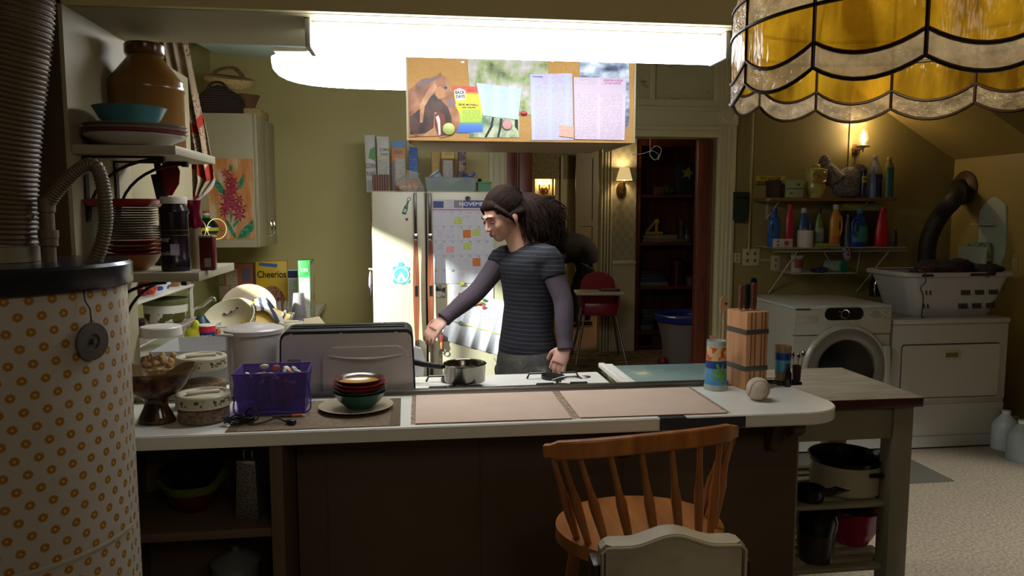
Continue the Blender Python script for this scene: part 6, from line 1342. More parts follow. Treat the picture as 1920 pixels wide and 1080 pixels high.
# iron standing on its heel on the washer top
c = aY(1660, 560, 4.85); t = empty('clothes_iron', 'dark steam iron standing on its heel between washer and laundry basket', 'iron', (aY(1648, 545, 4.85).x, 4.85, zw+.001))
ih = aY(1656, 513, 4.85).z-zw; m = MB(); m.prism([(-.05, 0), (.05, 0), (.054, ih*.5), (.03, ih*.85), (0, ih), (-.03, ih*.85), (-.054, ih*.5)], -.03, .05, bev=.012); m.done('body', mt('black_blue_plastic', '#0e0e16', .2), t)
m = MB(); m.tube(spline([(.0, -.034, ih), (-.034, -.034, ih*.85), (-.056, -.034, ih*.5), (-.052, -.034, .01)], 6), .005); m.done('soleplate_edge', CHROME, t)
MB().tube(spline([(.02, .06, .04), (.04, .10, .08), (.03, .10, ih*.7), (.01, .06, ih*.85)], 6), .012).done('handle', BLKP, t); MB().ball((.005, -.032, ih*.62), (.006, .004, .006), 6).done('red_button', mt('red_plastic', '#b01c20'), t)
# flue pipe to the wall
FLU = mt('dark_brown_flue', '#1c120b', .6, .0, var=.3)
t = empty('exhaust_duct', 'dark brown exhaust pipe curving from behind the dryer into the right wall', 'duct', (0, 0, 0))
P = [aY(1738, 640, 5.2), aY(1738, 520, 5.2), aY(1740, 455, 5.18), aY(1762, 405, 5.12), aY(1790, 372, 5.02)]
e = aX(1808, 352, XR-.01); P.append(Vec((XR-.06, e.y, e.z))); P.append(Vec((XR-.008, e.y, e.z)))
t.location = (P[0].x, P[0].y, P[0].z); P = [p-t.location for p in P]
MB().tube(spline(P, 10), .062, 24).done('pipe', FLU, t)
MB().lathe([(.062, .0), (.125, 0), (.13, -.008), (.125, -.016), (.075, -.022), (.064, -.03)], (XR-t.location.x-.001, P[-1].y, P[-1].z), 36, (0, R(90), 0)).done('wall_flange', mt('rust_brown_flange', '#4a2f1c', .5), t)
# wall organiser on right wall
P0 = aX(1858, 470, XR-.01); t = empty('letter_organiser', 'pale green scalloped wooden wall organiser on the right wall above the basket', 'organiser', (XR-.001, P0.y, P0.z))
q = lambda a, b: (aX(a, b, XR-.01).y-P0.y, aX(a, b, XR-.01).z-P0.z)
PG = mt('pale_green_wood', '#a9b09c', .6)
MB().prism([q(*p) for p in ((1835, 470), (1838, 395), (1848, 382), (1858, 372), (1866, 368), (1876, 374), (1887, 386), (1886, 430), (1884, 475), (1874, 500), (1820, 500), (1818, 462))], -.014, 0, 'YZ', bev=.003).done('back_board', PG, t)
a_, b_ = q(1838, 420), q(1872, 420); MB().b(-.09, -.014, b_[0], a_[0], a_[1]-.008, a_[1]+.004, .003).done('small_shelf', PG, t)
a_, b_ = q(1822, 460), q(1872, 490); MB().b(-.12, -.10, b_[0], a_[0], b_[1]-.03, a_[1], .003).b(-.12, -.014, b_[0], a_[0], b_[1]-.03, b_[1]-.02).done('pocket', PG, t)
o = MB().box((0, 0, 0), (.05, abs(a_[0]-b_[0])*.7, .14), bev=.012).done('folded_cloth', blotch('plaid_green_cloth', [(.4, '#5a6e50'), (.5, '#a8aa94'), (.6, '#4a5a5a')], 12, .9), loc=(XR-.056, P0.y+(a_[0]+b_[0])/2, P0.z+b_[1]+.06)); tag(o, 'green checked folded cloth standing in the wall organiser', 'cloth')
# switches
def plate_w(lb, x0_, y0_, x1_, y1_, kind='outlet'):
    a, b = aY(x0_, y0_, YB), aY(x1_, y1_, YB); t = empty('switch_plate' if kind == 'switch' else 'wall_outlet', lb, kind, ((a.x+b.x)/2, YB-.0005, (a.z+b.z)/2)); w, h = b.x-a.x, a.z-b.z
    MB().box((0, -.004, 0), (w, .008, h), bev=.003).done('plate', mt('aged_ivory', '#a59a72', .4), t)
    for sx_ in ((-.22, .22) if w > h*.8 else (0,)):
        for sz_ in ((-.2, .2)): MB().box((w*sx_, -.009, h*sz_), (w*.12, .006, h*.16), bev=.002).done('socket' if kind == 'outlet' else 'toggle', mt('brown_socket', '#4c4026', .5), t)
    return t
plate_w('ivory double switch plate on the ochre wall left of the wire shelf', 1392, 466, 1423, 498, 'switch'); plate_w('small ivory box beside the door casing next to the double switch plate', 1374, 474, 1388, 493); plate_w('ivory single outlet under the wire shelf joined by a short conduit', 1445, 479, 1462, 507)
a, b = aY(1424, 488, YB), aY(1446, 488, YB); tag(MB().cyl((a.x, YB-.01, a.z), (b.x, YB-.01, a.z), .006).done('conduit_pipe', mt('aged_ivory', '#a59a72')), 'short ivory conduit between the switch plate and the single outlet', 'pipe')
a, b = aX(1896, 475, XR), aX(1908, 510, XR); t = empty('wall_outlet', 'ochre outlet plate on the right wall beside the dryer corner', 'outlet', (XR-.0005, (a.y+b.y)/2, (a.z+b.z)/2)); MB().box((-.003, 0, 0), (.006, abs(a.y-b.y), a.z-b.z), bev=.002).done('plate', WALLY, t); MB().box((-.007, 0, 0), (.003, .03, .06), bev=.001).done('socket', mt('aged_ivory', '#a59a72'), t)
# dark green hanging thing on the wall
a, b = aY(1377, 360, YB-.04), aY(1402, 417, YB-.04); t = empty('wall_phone', 'dark green wall mounted holder on the ochre wall beside the door casing', 'holder', ((a.x+b.x)/2, YB-.001, (a.z+b.z)/2)); w, h = b.x-a.x, a.z-b.z
MB().prism([(-w/2, h/2), (w/2, h/2), (w*.45, -h*.4), (w*.3, -h/2), (-w*.3, -h/2), (-w*.48, -h*.4)], -.05, 0, bev=.006).done('body', mt('dark_green_plastic', '#1c2a1e', .4), t); MB().b(-w*.42, w*.42, -.052, -.045, h*.28, h*.36).done('slot', BLACK, t)
# stickers
for lb, y0_, y1_, x1_, c1, c2, s_ in (('yellow and navy bumper sticker on the ochre wall above the switches', 330, 340, 1472, '#b09a1c', '#1c1c3a', 'PUT A STOP'), ('black bumper sticker with yellow letters below the navy one', 340, 347, 1450, '#15120c', '#a8901c', 'DO NOT REACT')):
    a, b = aY(1417, y0_, YB), aY(x1_, y1_, YB); o = MB().box((0, 0, 0), (b.x-a.x, .0012, a.z-b.z-.001)).done('bumper_sticker', mt('st'+c1, c1, .5), loc=((a.x+b.x)/2, YB-.0008, (a.z+b.z)/2)); tag(o, lb, 'sticker')
    text(s_, (a.z-b.z)*.8, mt('stx'+c2, c2, .5), o, (0, -.0012, 0), sx=.95, bold=.0005)
# upper brown shelf
YS = 5.15; a, b = aY(1437, 374, YS), aY(1687, 374, YS); zs1 = aY(1560, 371, YS).z
t = empty('wall_shelf', 'brown board shelf with an owl jar and cleaning bottles, upper of the laundry shelves', 'shelf', ((a.x+b.x)/2, YB, zs1)); hw = (b.x-a.x)/2
MB().prism(rrect(2*hw, .25, .05, 6, 0, -.126), -.022, 0, 'XY', bev=.003).done('board', wood('brown_shelf_board', '#5c3c1c', '#7a5228', (2, 14, 14), 3, .5), t)
for x_ in (-hw*.75, hw*.6):
    MB().b(x_-.01, x_+.01, -.004, 0, -.16, -.022).b(x_-.008, x_+.008, -.2, 0, -.027, -.022).cyl((x_, -.005, -.15), (x_, -.18, -.028), .004).done('bracket', mt('ivory_bracket', '#9a9680', .5), t)
# items on it
def lbase(px_, Y=YS+.08): return aY(px_, 400, Y).x
def bottle(name, lb, px_, z, H, r, body, cap, prof='round', handle=False, label=None, Y=YS+.08, sy=.6, capw=.35, caph=.12, cat='bottle', rz=0, txt=None, lbz=(.15, .55)):
    t = empty(name, lb, cat, (lbase(px_, Y), Y, z+.0005), R(rz)); h = H*(1-caph)
    pr = {'round': [(0, 0), (r*.92, 0), (r, .006), (r, h*.72), (r*.85, h*.84), (r*capw*1.02, h*.96), (r*capw*1.02, h)],
          'taper': [(0, 0), (r*.94, 0), (r, .008), (r*1.0, h*.42), (r*.86, h*.66), (r*.64, h*.85), (r*capw*1.1, h*.95), (r*capw*1.02, h)],
          'jug': [(0, 0), (r*.95, 0), (r, .01), (r*1.0, h*.5), (r*.86, h*.7), (r*.5, h*.86), (r*capw*1.05, h*.95), (r*capw, h)]}[prof]
    MB().lathe(pr, n=32, sy=sy).done('body', body, t)
    MB().lathe([(r*capw*1.1, h-.002), (r*capw*1.15, h), (r*capw*1.05, H-.002), (0, H)], n=24, sy=max(sy, .85)).done('cap', cap, t)
    if handle:
        s_ = handle; MB().tube(spline([(s_*r*.35, -r*sy*.55, h*.86), (s_*r*.92, -r*sy*.5, h*.76), (s_*r*.98, -r*sy*.6, h*.50), (s_*r*.62, -r*sy*.9, h*.30)], 6), r*.17).done('handle', body, t)
        MB().ball((s_*r*.50, -r*sy*.78, h*.57), (r*.20, r*.14, h*.15), 8).done('grip_shade', mt('grip_shadow', '#1a1a22', .6), t)  # solid dark ball, painted shade inside the handle loop
    if label:
        MB().lathe([(r*1.004, h*lbz[0]), (r*1.008, h*lbz[1])], n=32, sy=sy*1.01, a0=215, a1=325).done('label', label, t)
    if txt: text(txt[0], txt[1], txt[2], t, (0, -r*sy*1.03-.001, h*txt[3]), sx=.8, bold=.0004)
    return t
zs = zs1+.0005
def sbox(name, lb, px0, px1, pt, D, mat_, Y=YS, z=zs, cat='box', rz=0):
    a, b = aY(px0, 400, Y), aY(px1, 400, Y); h = aY((px0+px1)/2, pt, Y).z-z
    t = empty(name, lb, cat, ((a.x+b.x)/2, Y+D/2+.01, z), R(rz)); MB().box((0, 0, h/2), (b.x-a.x, D, h), bev=.002).done('carton', mat_, t); return t, b.x-a.x, h, D
sbox('wooden_box', 'dark brown box at the left end of the upper laundry shelf', 1450, 1464, 337, .12, mt('dark_box', '#3a2416', .6))
bottle('spray_bottle', 'small bottle with a pale cap left of the green cartons', 1467, zs, .12, .018, mt('umber_bottle', '#2c1c12', .3), mt('pale_cap', '#9a9676', .4), Y=YS+.04)
t, w, h, d = sbox('green_carton', 'pale green soap carton stacked on top of another', 1474, 1506, 337, .09, mt('pale_green_card', '#8b9260', .6)); t.location.z += 0; 
MB().b(-w*.5-.001, w*.5+.001, -d/2-.002, -d/2+.001, h*.48, h*.53).done('seam', mt('carton_shadow', '#3c4028', .7), t); MB().b(w*.1, w*.3, -d/2-.0015, -d/2, h*.68, h*.8).b(-w*.3, -w*.1, -d/2-.0015, -d/2, h*.2, h*.28).done('print', mt('carton_ink', '#4a4c4c', .6), t)
# owl cookie jar
YO = YS+.09; c = aY(1528, 370, YO); H_ = aY(1528, 310, YO).z-zs; t = empty('owl_cookie_jar', 'yellow green ceramic owl cookie jar with ringed sleepy eyes on the upper laundry shelf', 'cookie jar', (c.x, YO, zs)); r_ = .082
OWL = blotch('owl_glaze', [(.35, '#8a8a40'), (.6, '#b0a050')], 12, .2); OWR = mt('owl_orange_glaze', '#a8603a', .25)
MB().lathe([(0, 0), (r_*.62, 0), (r_*.62, .01), (r_*.8, H_*.2), (r_*.9, H_*.35), (r_*.80, H_*.46), (r_*.98, H_*.6), (r_*1.0, H_*.82), (r_*.9, H_*.86)], n=36, sy=.85).done('body', OWL, t)
m = MB(); m.lathe([(r_*1.02, H_*.83), (r_*.98, H_*.87), (r_*.5, H_*.92), (0, H_*.94)], n=36, sy=.85); m.ball((0, 0, H_*.95), (r_*.38, r_*.38, H_*.10), 10); m.prism([(-r_*1.25, H_*.9), (-r_*.75, H_*.74), (-r_*.6, H_*.9)], -.012, .012, bev=.004).prism([(r_*1.1, H_*.88), (r_*.75, H_*.74), (r_*.6, H_*.9)], -.012, .012, bev=.004); m.done('lid', OWL, t)
for s_ in (-1, 1):
    m = MB(); m.lathe([(.016, 0), (.022, .006), (.027, .0)], (s_*.029, -r_*.80, H_*.68), 24, (R(90), 0, R(s_*18))); e_ = m.done('eye_ring', OWR, t)
    MB().ball((s_*.028, -r_*.80, H_*.68), (.012, .008, .010), 8).done('eye', mt('owl_eye', '#8a9050', .2), t); MB().ball((s_*.028, -r_*.87, H_*.672), (.006, .004, .004), 6).done('pupil', BLACK, t)
MB().lathe([(0, .016), (.006, 0), (0, -.010)], (0, -r_*.86, H_*.6), 10).done('beak', OWR, t); m = MB(); m.tube(spline([(-.05, -r_*.62, H_*.5), (0, -r_*.86, H_*.46), (.05, -r_*.62, H_*.5)], 6), .009); m.done('wing_band', OWR, t)
# fabric hen
n = NT('calico_print'); v = n.n('ShaderNodeTexVoronoi'); v.inputs['Scale'].default_value = 85; n.l(n.co(), v.inputs['Vector']); n.col(n.ramp(v.outputs['Distance'], [(.22, '#1c1a20'), (.42, '#5f564e'), (.55, '#7a6e62')])); n.set(Roughness=.9)
YH = YS+.14; a = aY(1590, 371, YH); sc_ = mpp(a); hx = lambda px_: (px_-1590)*sc_; hz_ = lambda py: (371-py)*sc_
m = MB().ball((hx(1592), 0, hz_(342)), (34*sc_, .055, 29*sc_), 16).ball((hx(1560), 0, hz_(335)), (14*sc_, .035, 24*sc_), 12, rot=(0, R(-25), 0)).ball((hx(1541), 0, hz_(307)), (12*sc_, .03, 16*sc_), 12).ball((hx(1610), 0, hz_(322)), (16*sc_, .045, 14*sc_), 12).ball((hx(1590), 0, hz_(357)), (32*sc_, .055, 14*sc_), 12)
m.tube([(hx(1543), 0, hz_(312)), (hx(1562), 0, hz_(338))], [12*sc_, 20*sc_], 12)
o = m.done('fabric_hen', n.m, loc=(a.x, YH, zs)); tag(o, 'stuffed calico fabric hen behind the owl cookie jar', 'stuffed hen'); remesh(o, .006, 6)
bottle('spray_can', 'slim blue and yellow lubricant can right of the fabric hen', 1616, zs, aY(1616, 318, YS).z-zs, .024, mt('navy_can', '#141c44', .3), mt('black_cap', '#15151a', .4), Y=YS+.02, sy=1, capw=.8, label=mt('lub_yellow', '#b09a1c', .4), lbz=(.62, .88), txt=('WD-40', .016, BLACK, .74))
bottle('bleach_jug', 'large translucent white jug with blue label, tallest on the upper laundry shelf', 1636, zs, aY(1636, 290, YS+.05).z-zs, .062, mt('milky_jug', '#a5a099', .35, bump=0), WHITE, 'jug', Y=YS+.10, sy=.7, capw=.26, label=mt('cobalt_label', '#1c3474', .4), lbz=(.03, .58), caph=.05, txt=('Windex', .026, mt('red_ink2', '#b0303a', .5), .42))
bottle('trigger_bottle', 'small clear blue bottle in front of the white jug', 1634, zs, aY(1636, 312, YS).z-zs, .024, clear('blue_clear', '#8aa0c0', .5), mt('pale_cap', '#9a9676'), 'taper', Y=YS+.015, sy=.9, capw=.3)
bottle('cleaner_bottle', 'teal labelled bottle with a yellow cap at the right end of the upper laundry shelf', 1663, zs, aY(1663, 294, YS+.05).z-zs, .036, mt('amber_cleaner', '#7a6a24', .3), mt('yellow_cap', '#a8901c', .4), Y=YS+.05, sy=.9, capw=.42, caph=.07, label=mt('teal_label', '#17594f', .4), lbz=(.04, .80))
# wire shelf
a, b = aY(1450, 466, YS-.05), aY(1700, 466, YS-.05); zs2 = aY(1580, 464, YS-.05).z; yf = YS-.05
t = empty('wire_shelf', 'white wire shelf full of detergent bottles, lower of the laundry shelves', 'shelf', (0, 0, 0)); t.location = (a.x, YB, zs2); Wd = b.x-a.x; yo = yf-YB
m = MB()
for y_, z_ in ((yo, -.003), (yo, -.028), (yo*.5, -.005), (-.012, -.005)): m.cyl((0, y_, z_), (Wd, y_, z_), .0035, n=6)
for k in range(52): x_ = Wd*k/51; m.tube([(x_, -.006, -.001), (x_, yo, -.001), (x_, yo-.001, -.028)], .0017, 5)
m.done('wire_deck', mt('aged_white_wire', '#9a9684', .5), t)
for px_ in (1495, 1668):
    x_ = aY(px_, 470, yf).x-a.x; MB().tube([(x_, yo+.005, -.028), (x_-.06, -.004, -.36)], .006, 6).done('brace', mt('aged_white_wire', '#9a9684'), t)
    
zs = zs2+.0018; DT = YS+.02
def det(name, lb, px_, pt, r, c1, c2, prof='jug', handle=False, label=None, Y=DT, **k):
    return bottle(name, lb, px_, zs, aY(px_, pt, Y).z-zs, r, mt('dt'+c1, c1, .35, bump=0), mt('dc'+c2, c2, .4, bump=0), prof, handle, label, Y=Y, **k)
det('detergent_bottle', 'blue detergent bottle at the far left of the wire shelf', 1452, 391, .047, '#1c4a86', '#142c6a', 'round', -1, capw=.42, caph=.12)
det('detergent_bottle', 'crimson ribbed bottle, second from left on the wire shelf', 1481, 383, .032, '#a0142c', '#b01430', 'round', capw=.55, caph=.14)
det('detergent_bottle', 'blue bottle with a white cap behind the toilet roll', 1507, 390, .045, '#1c4c78', '#b4b0a4', 'jug', 1, mt('label_pale_grey', '#77797a', .5), Y=DT+.06, capw=.42)
det('detergent_bottle', 'olive clear bottle with a dark cap behind the wire shelf middle', 1537, 391, .038, '#66702c', '#15181c', 'taper', False, mt('grey_green_label', '#8a9280', .5), Y=DT+.05, capw=.36)
det('detergent_bottle', 'orange juice coloured bottle with a white cap and side handle', 1567, 383, .043, '#b87a1c', '#b4ae9c', 'round', 1, capw=.46, label=mt('orange_red_label', '#b05a2c', .5), lbz=(.02, .28), Y=DT+.02)
det('detergent_bottle', 'small white bottle behind the big blue detergent jug', 1590, 402, .018, '#a8a49c', '#a8a49c', 'round', Y=DT+.10)
det('detergent_jug', 'biggest royal blue detergent jug right of centre on the wire shelf', 1612, 391, .068, '#12357c', '#2c6a7a', 'taper', -1, mt('green_blue_label', '#2a7060', .5), capw=.30, lbz=(.15, .62))
det('detergent_jug', 'bright red detergent jug at the right end of the wire shelf', 1655, 390, .052, '#b00a24', '#a80c24', 'taper', False, capw=.48)
det('fabric_softener', 'dark green bottle leaning behind the red detergent jug', 1680, 425, .022, '#1c2c22', '#8a3c1c', 'taper', Y=DT+.0)
t, w, h, d = sbox('trash_bag_box', 'long yellow box lying on the bottles under the brown shelf', 1583, 1660, 381, .08, mt('yellow_green_card', '#8a8428', .5), Y=DT+.10, z=aY(1620, 395, DT+.12).z)
MB().b(w*.1, w*.35, -d/2-.001, -d/2, h*.2, h*.85).done('print', mt('grey_print', '#77776a', .5), t)
tag(MB().b(-w/2, w/2, -.03, .03, 0, t.location.z-zs-.001).done('box_stack', mt('brown_dark_card', '#3a2416', .6), loc=(t.location.x, t.location.y, zs)), 'dark carton behind the blue jug carrying the yellow box', 'box')
t, w, h, d = sbox('soap_box', 'small white and red soap box at the left front of the wire shelf', 1456, 1490, 448, .05, mt('soap_white', '#a89c94', .5), Y=yf+.002, z=zs)
for x_, z_, r in ((-w*.32, h*.72, .008), (-w*.32, h*.28, .008), (w*.15, h*.5, .018)): MB().lathe([(0, 0), (r, 0), (r, .001), (0, .001)], (x_, -d/2, z_), 20, (R(90), 0, 0)).done('red_dot', mt('soap_red', '#9c2828', .5), t)
c = aY(1509, 463, yf+.06); H_ = aY(1509, 432, yf).z-zs; t = empty('toilet_roll', 'white toilet paper roll at the front of the wire shelf', 'toilet roll', (c.x, yf+.06, zs)); MB().lathe([(.02, .0), (.056, 0), (.056, H_), (.02, H_)], n=36).done('paper', mt('tissue_white', '#b5a79a', .9), t); MB().lathe([(.02, 0), (.018, 0), (.018, H_), (.02, H_)], n=24).done('core', mt('cardboard', '#7a6244', .8), t)
tag(MB().prism([(-.10, 0), (.10, 0), (.09, .022), (-.08, .03)], -.04, .04, bev=.006).done('cloth_packet', mt('olive_yellow_packet', '#8a8644', .6), loc=(aY(1555, 460, yf).x, yf+.05, zs)), 'flat yellow olive packet in the middle front of the wire shelf', 'packet')
# lower little wire rack
a, b = aY(1484, 514, yf+.02), aY(1606, 514, yf+.02); zs3 = aY(1545, 513, yf+.02).z; t = empty('wire_rack', 'small white wire rack hanging under the wire shelf', 'rack', (a.x, YB, zs3)); w = b.x-a.x; yo = yf+.02-YB
m = MB()
for y_ in (yo, yo*.5, -.01): m.cyl((0, y_, 0), (w, y_, 0), .003, n=6)
for k in range(24): m.cyl((w*k/23, -.006, .002), (w*k/23, yo, .002), .0016, n=5)
m.done('wire_deck', mt('aged_white_wire', '#9a9684'), t)
for x_, q in ((w*.0, 0), (w, .02)): MB().tube([(x_, yo, 0), (x_+q*1.0, yo, zs2-zs3-.03)], .0025, 5).done('hanger', mt('aged_white_wire', '#9a9684'), t)
MB().tube([(w*.66, yo, .02), (w*.48, yo, zs2-zs3-.03)], .0025, 5).done('hanger', mt('aged_white_wire', '#9a9684'), t)
z = zs3+.004; zs_save = zs
t = bottle('powder_tub', 'white tub with red and blue label on the small wire rack', 1498, z, aY(1498, 478, yf+.08).z-z, .042, mt('tub_white', '#9c988a', .5), mt('tub_lid', '#a09c8a', .5), 'round', Y=yf+.10, sy=1, capw=1.0, caph=.12, label=mt('navy_red_label', '#7a2430', .5), lbz=(.3, .85))
c = aY(1578, 503, yf+.06); t = empty('wipes_canister', 'green capped wipes canister lying on its side on the small wire rack', 'canister', (c.x, yf+.05, z+.046)); t.rotation_euler = (0, 0, R(24))
MB().lathe([(0, 0), (.044, 0), (.044, .13), (0, .13)], n=32, rot=(R(90), 0, R(-0)), c=(0, .13, 0)).done('body', mt('grey_green_body', '#6e7c6a', .4), t); MB().lathe([(0, 0), (.045, 0), (.046, .016), (0, .018)], n=32, rot=(R(90), 0, 0), c=(0, .0, 0)).done('cap', mt('sea_green_cap', '#247a5c', .35), t)
o = MB().ball((0, 0, .015), (.07, .04, .018), 10).ball((.04, .01, .025), (.04, .03, .015), 8).done('rag', blotch('navy_rag', [(.4, '#12142c'), (.6, '#2a2a58')], 20, .9), loc=(aY(1535, 510, yf+.07).x, yf+.07, z)); tag(o, 'crumpled navy rag on the small wire rack', 'rag'); remesh(o, .005, 3)
o = MB().ball((0, 0, 0), (.035, .012, .045), 10).ball((.01, -.004, -.03), (.028, .010, .035), 8).done('hanging_bag', blotch('colourful_print', [(.4, '#1c2c3a'), (.5, '#8a8a90'), (.58, '#9c2c3c'), (.66, '#2c5a4a')], 50, .7), loc=(aY(1588, 473, yf-.02).x, yf-.014, aY(1588, 473, yf-.02).z)); tag(o, 'small bright patterned pouch hanging from the front of the wire shelf', 'pouch'); remesh(o, .004, 3)
# oil-lamp style wall light
YLm = YB-.10; p = aY(1618, 278, YLm); t = empty('wall_lamp', 'lit flame shaped glass wall lamp above the laundry shelves', 'lamp', p)
s_ = mpp(Vec((p.x, p.y, 0)))
MB().lathe([(0, -.012), (.006, -.012), (.012, .004), (.044, .008), (.050, .016), (.046, .022), (.018, .026)], n=32).done('font', mt('aged_brass_white', '#a8a288', .5), t)
MB().lathe([(0, -.03), (.006, -.026), (.004, -.012)], n=12).done('finial', mt('aged_brass', '#6a4a2a', .35, .7), t)
MB().lathe([(.020, .026), (.034, .06), (.037, .085), (.026, .12), (.018, .15), (.018, .19)], n=28).done('chimney', GLASS, t)
BULB = emit('warm_bulb', '#ffdca0', 60); MB().lathe([(0, .03), (.010, .04), (.018, .075), (.012, .105), (.003, .135), (0, .14)], n=20).done('bulb', BULB, t)
MB().tube([(0, .0, 0), (0, .05, -.01), (0, .10, .0)], .006).lathe([(0, 0), (.04, 0), (.038, .01), (0, .012)], (0, .10, 0), 20, (R(90), 0, 0)).done('arm', mt('aged_brass', '#6a4a2a'), t)
lamp('wall_lamp_light', 'POINT', (p.x, p.y-.0, p.z+.22), 4.5, (1, .76, .45), .03)
# rug and plastic jugs on floor
n = NT('woven_rug'); x, y, z = n.xyz(n.co())[:3]; f = n.m2('GREATER_THAN', n.m2('SINE', n.m2('MULTIPLY', x, 260)), .2); e = n.m2('GREATER_THAN', n.m2('ABSOLUTE', y), .15); n.col(n.mix(f, hexc('#5a5444'), hexc('#3c3e34'))); n.set(Roughness=.95)
a = aZ(1792, 903, 0); tag(MB().box((0, 0, .004), (1.1, .62, .007), bev=.003).done('rug', n.m, loc=(a.x-.56, a.y+.31, .0005)), 'striped grey green rag rug on the floor in front of the washing machine', 'rug')
for i, (px_, py, s_) in enumerate(((1896, 846, 1), (1928, 868, 1.05))):
    p = aZ(px_, py, 0); t = empty('water_jug', ('pale translucent plastic jug standing beside the dryer', 'clear plastic jug at the right picture edge beyond the pale jug')[i], 'jug', (p.x, p.y+.06, .0005)); r = .078*s_
    MB().lathe([(0, 0), (r, 0), (r*1.02, .01), (r*1.02, .15), (r*.8, .19), (r*.3, .235), (r*.28, .25)], n=32).done('body', clear('milky_clear%d' % i, '#c8d0cc', .75-.25*i, .3), t); MB().lathe([(r*.32, .235), (r*.34, .255), (0, .257)], n=20).done('cap', WHITE, t)
    MB().tube(spline([(r*.5, -.02, .215), (r*.95, -.02, .20), (r*1.05, -.02, .12)], 6), .010).done('handle', clear('milky_clear%d' % i, '#c8d0cc'), t)

# ================================================================ PREP TABLE
t = empty('prep_table', 'cream painted kitchen table with worn wood top and slatted shelves right of the counter', 'table', (0, 0, 0))
tx0, tx1, ty0, ty1, tz = 1.31, 1.845, 2.46, 2.995, .88; t.location = (tx0, ty0, 0); W_, D_ = tx1-tx0, ty1-ty0
TP = mt('worn_cream_paint', '#8f866a', .5, var=.2)
m = MB(); m.use(BUTCH).b(-.015, W_, 0, D_, tz-.002, tz); m.use(wood('dark_red_edge', '#3c150e', '#54231a', (2, 8, 8), 3, .4)).b(-.015, W_, 0, D_, tz-.036, tz-.0021, .002); m.done('tabletop', None, t)
for x_, y_ in ((W_-.10, .02), (W_-.10, D_-.10), (-.01, .02), (-.01, D_-.10)):
    MB().b(x_, x_+.078, y_, y_+.075, 0, tz-.037, .003).done('leg', TP, t)
MB().b(.068, W_-.10, .035, .055, tz-.16, tz-.037).b(.068, W_-.10, D_-.07, D_-.05, tz-.16, tz-.037).b(W_-.07, W_-.05, .095, D_-.10, tz-.16, tz-.037).done('apron', TP, t)
za = aZ(1600, 945, .0); 
def at(px_, py, Y): return aY(px_, py, Y).z
zsA = at(1600, 948, ty0+.03); zsB = at(1620, 1066, ty0+.03)
for zz_ in (zsA, zsB):
    for k in range(7): y_ = .045+(D_-.1)*k/6.6; MB().b(.0685 if k in (0, 6) else -.01, W_-.101 if k in (0, 6) else W_-.03, y_, y_+.04, zz_-.018, zz_, .004).done('shelf_slat', TP, t)
    MB().b(W_-.07, W_-.045, .096, D_-.101, zz_-.05, zz_-.0185).b(.01, .035, .096, D_-.101, zz_-.05, zz_-.0185).done('shelf_rail', TP, t)
# stock pot
Yp = 2.66; c = aY(1582, 930, Yp); r_ = (aY(1641, 900, Yp).x-aY(1522, 900, Yp).x)/2; H_ = at(1582, 852, Yp)-zsA-.0
t = empty('stock_pot', 'cream enamel stock pot with black rim and handles on the upper table shelf', 'pot', (c.x, Yp, zsA+.0005)); ENC = CER('cream_enamel_pot', '#b0a888')
MB().lathe([(0, 0), (r_*.9, 0), (r_*.97, .01), (r_*.98, H_*.88)], n=44).done('body', ENC, t)
MB().lathe([(r_*.985, H_*.86), (r_*1.0, H_*.87), (r_*1.04, H_), (r_*1.0, H_+.004), (r_*.96, H_*.96), (r_*.94, .02), (0, .012)], n=44).done('black_rim', CER('black_enamel', '#070708'), t)
MB().box((r_*.35, -r_*.98, H_*.70), (.06, .02, .014), bev=.004).done('handle', CER('black_enamel', '#070708'), t)
MB().tube(spline([(-r_*.5, 0, H_+.006), (-r_*.9, .0, H_+.02), (-r_*1.02, -.01, H_+.028)], 6), .012, 10).done('spout_handle', CER('black_enamel', '#070708'), t)
o = empty('frying_pan', 'black skillet handle crossing in front of the cream stock pot', 'pan', (c.x-r_*.95, Yp-.02-r_*.9, zsA+.0))
MB().tube(spline([(-.06, .0, .045), (.0, .0, .050), (.06, -.005, .048)], 6), [.012]*6+[.016, .015, .012, .009, .006, .003, .002], 10, flat=.5).done('handle', BLACK, o); MB().lathe([(0, 0), (.05, 0), (.055, .03), (.058, .048), (.054, .048), (.05, .004), (0, .004)], (-.07, .05, 0), 28).done('pan', BLACK, o)
# lower shelf: pink/red basin, dark pot with pan
Yq = 2.72; c = aY(1590, 1030, Yq); RB_ = mt('crimson_basin', '#98122c', .3, bump=0)
o = plate('basin', 'crimson plastic basin with pans in it on the lower table shelf', 'basin', (c.x+.012, Yq, zsB+.0005), .125, .150, RB_, deep=1)
t = empty('frying_pan', 'grey pan with black handle lying in the crimson basin', 'pan', (c.x-.04, Yq-.02, zsB+.135), rot=(0, R(-10), 0)); MB().lathe([(0, 0), (.07, 0), (.095, .018), (.092, .018), (.068, .004), (0, .004)], n=36).done('pan', mt('dark_grey_pan', '#2c2a34', .3, .5), t); MB().tube([(.08, -.01, .018), (.13, -.02, .02), (.19, -.03, .022)], [.007, .009, .008], 8, flat=.5).done('handle', BLACK, t)
c = aY(1530, 1045, Yq-.12); t = empty('cooking_pot', 'dark steel cooking pot half hidden at the left of the lower table shelf', 'pot', (c.x-.01, Yq-.13, zsB+.0005)); MB().lathe([(0, 0), (.06, 0), (.068, .06), (.072, .12)], n=36).done('body', mt('brown_grey_steel', '#4a4038', .35, .6), t); MB().lathe([(.073, .115), (.080, .16), (.072, .19), (.04, .20), (0, .20)], n=36).done('black_bowl', CER('black_enamel', '#070708'), t)
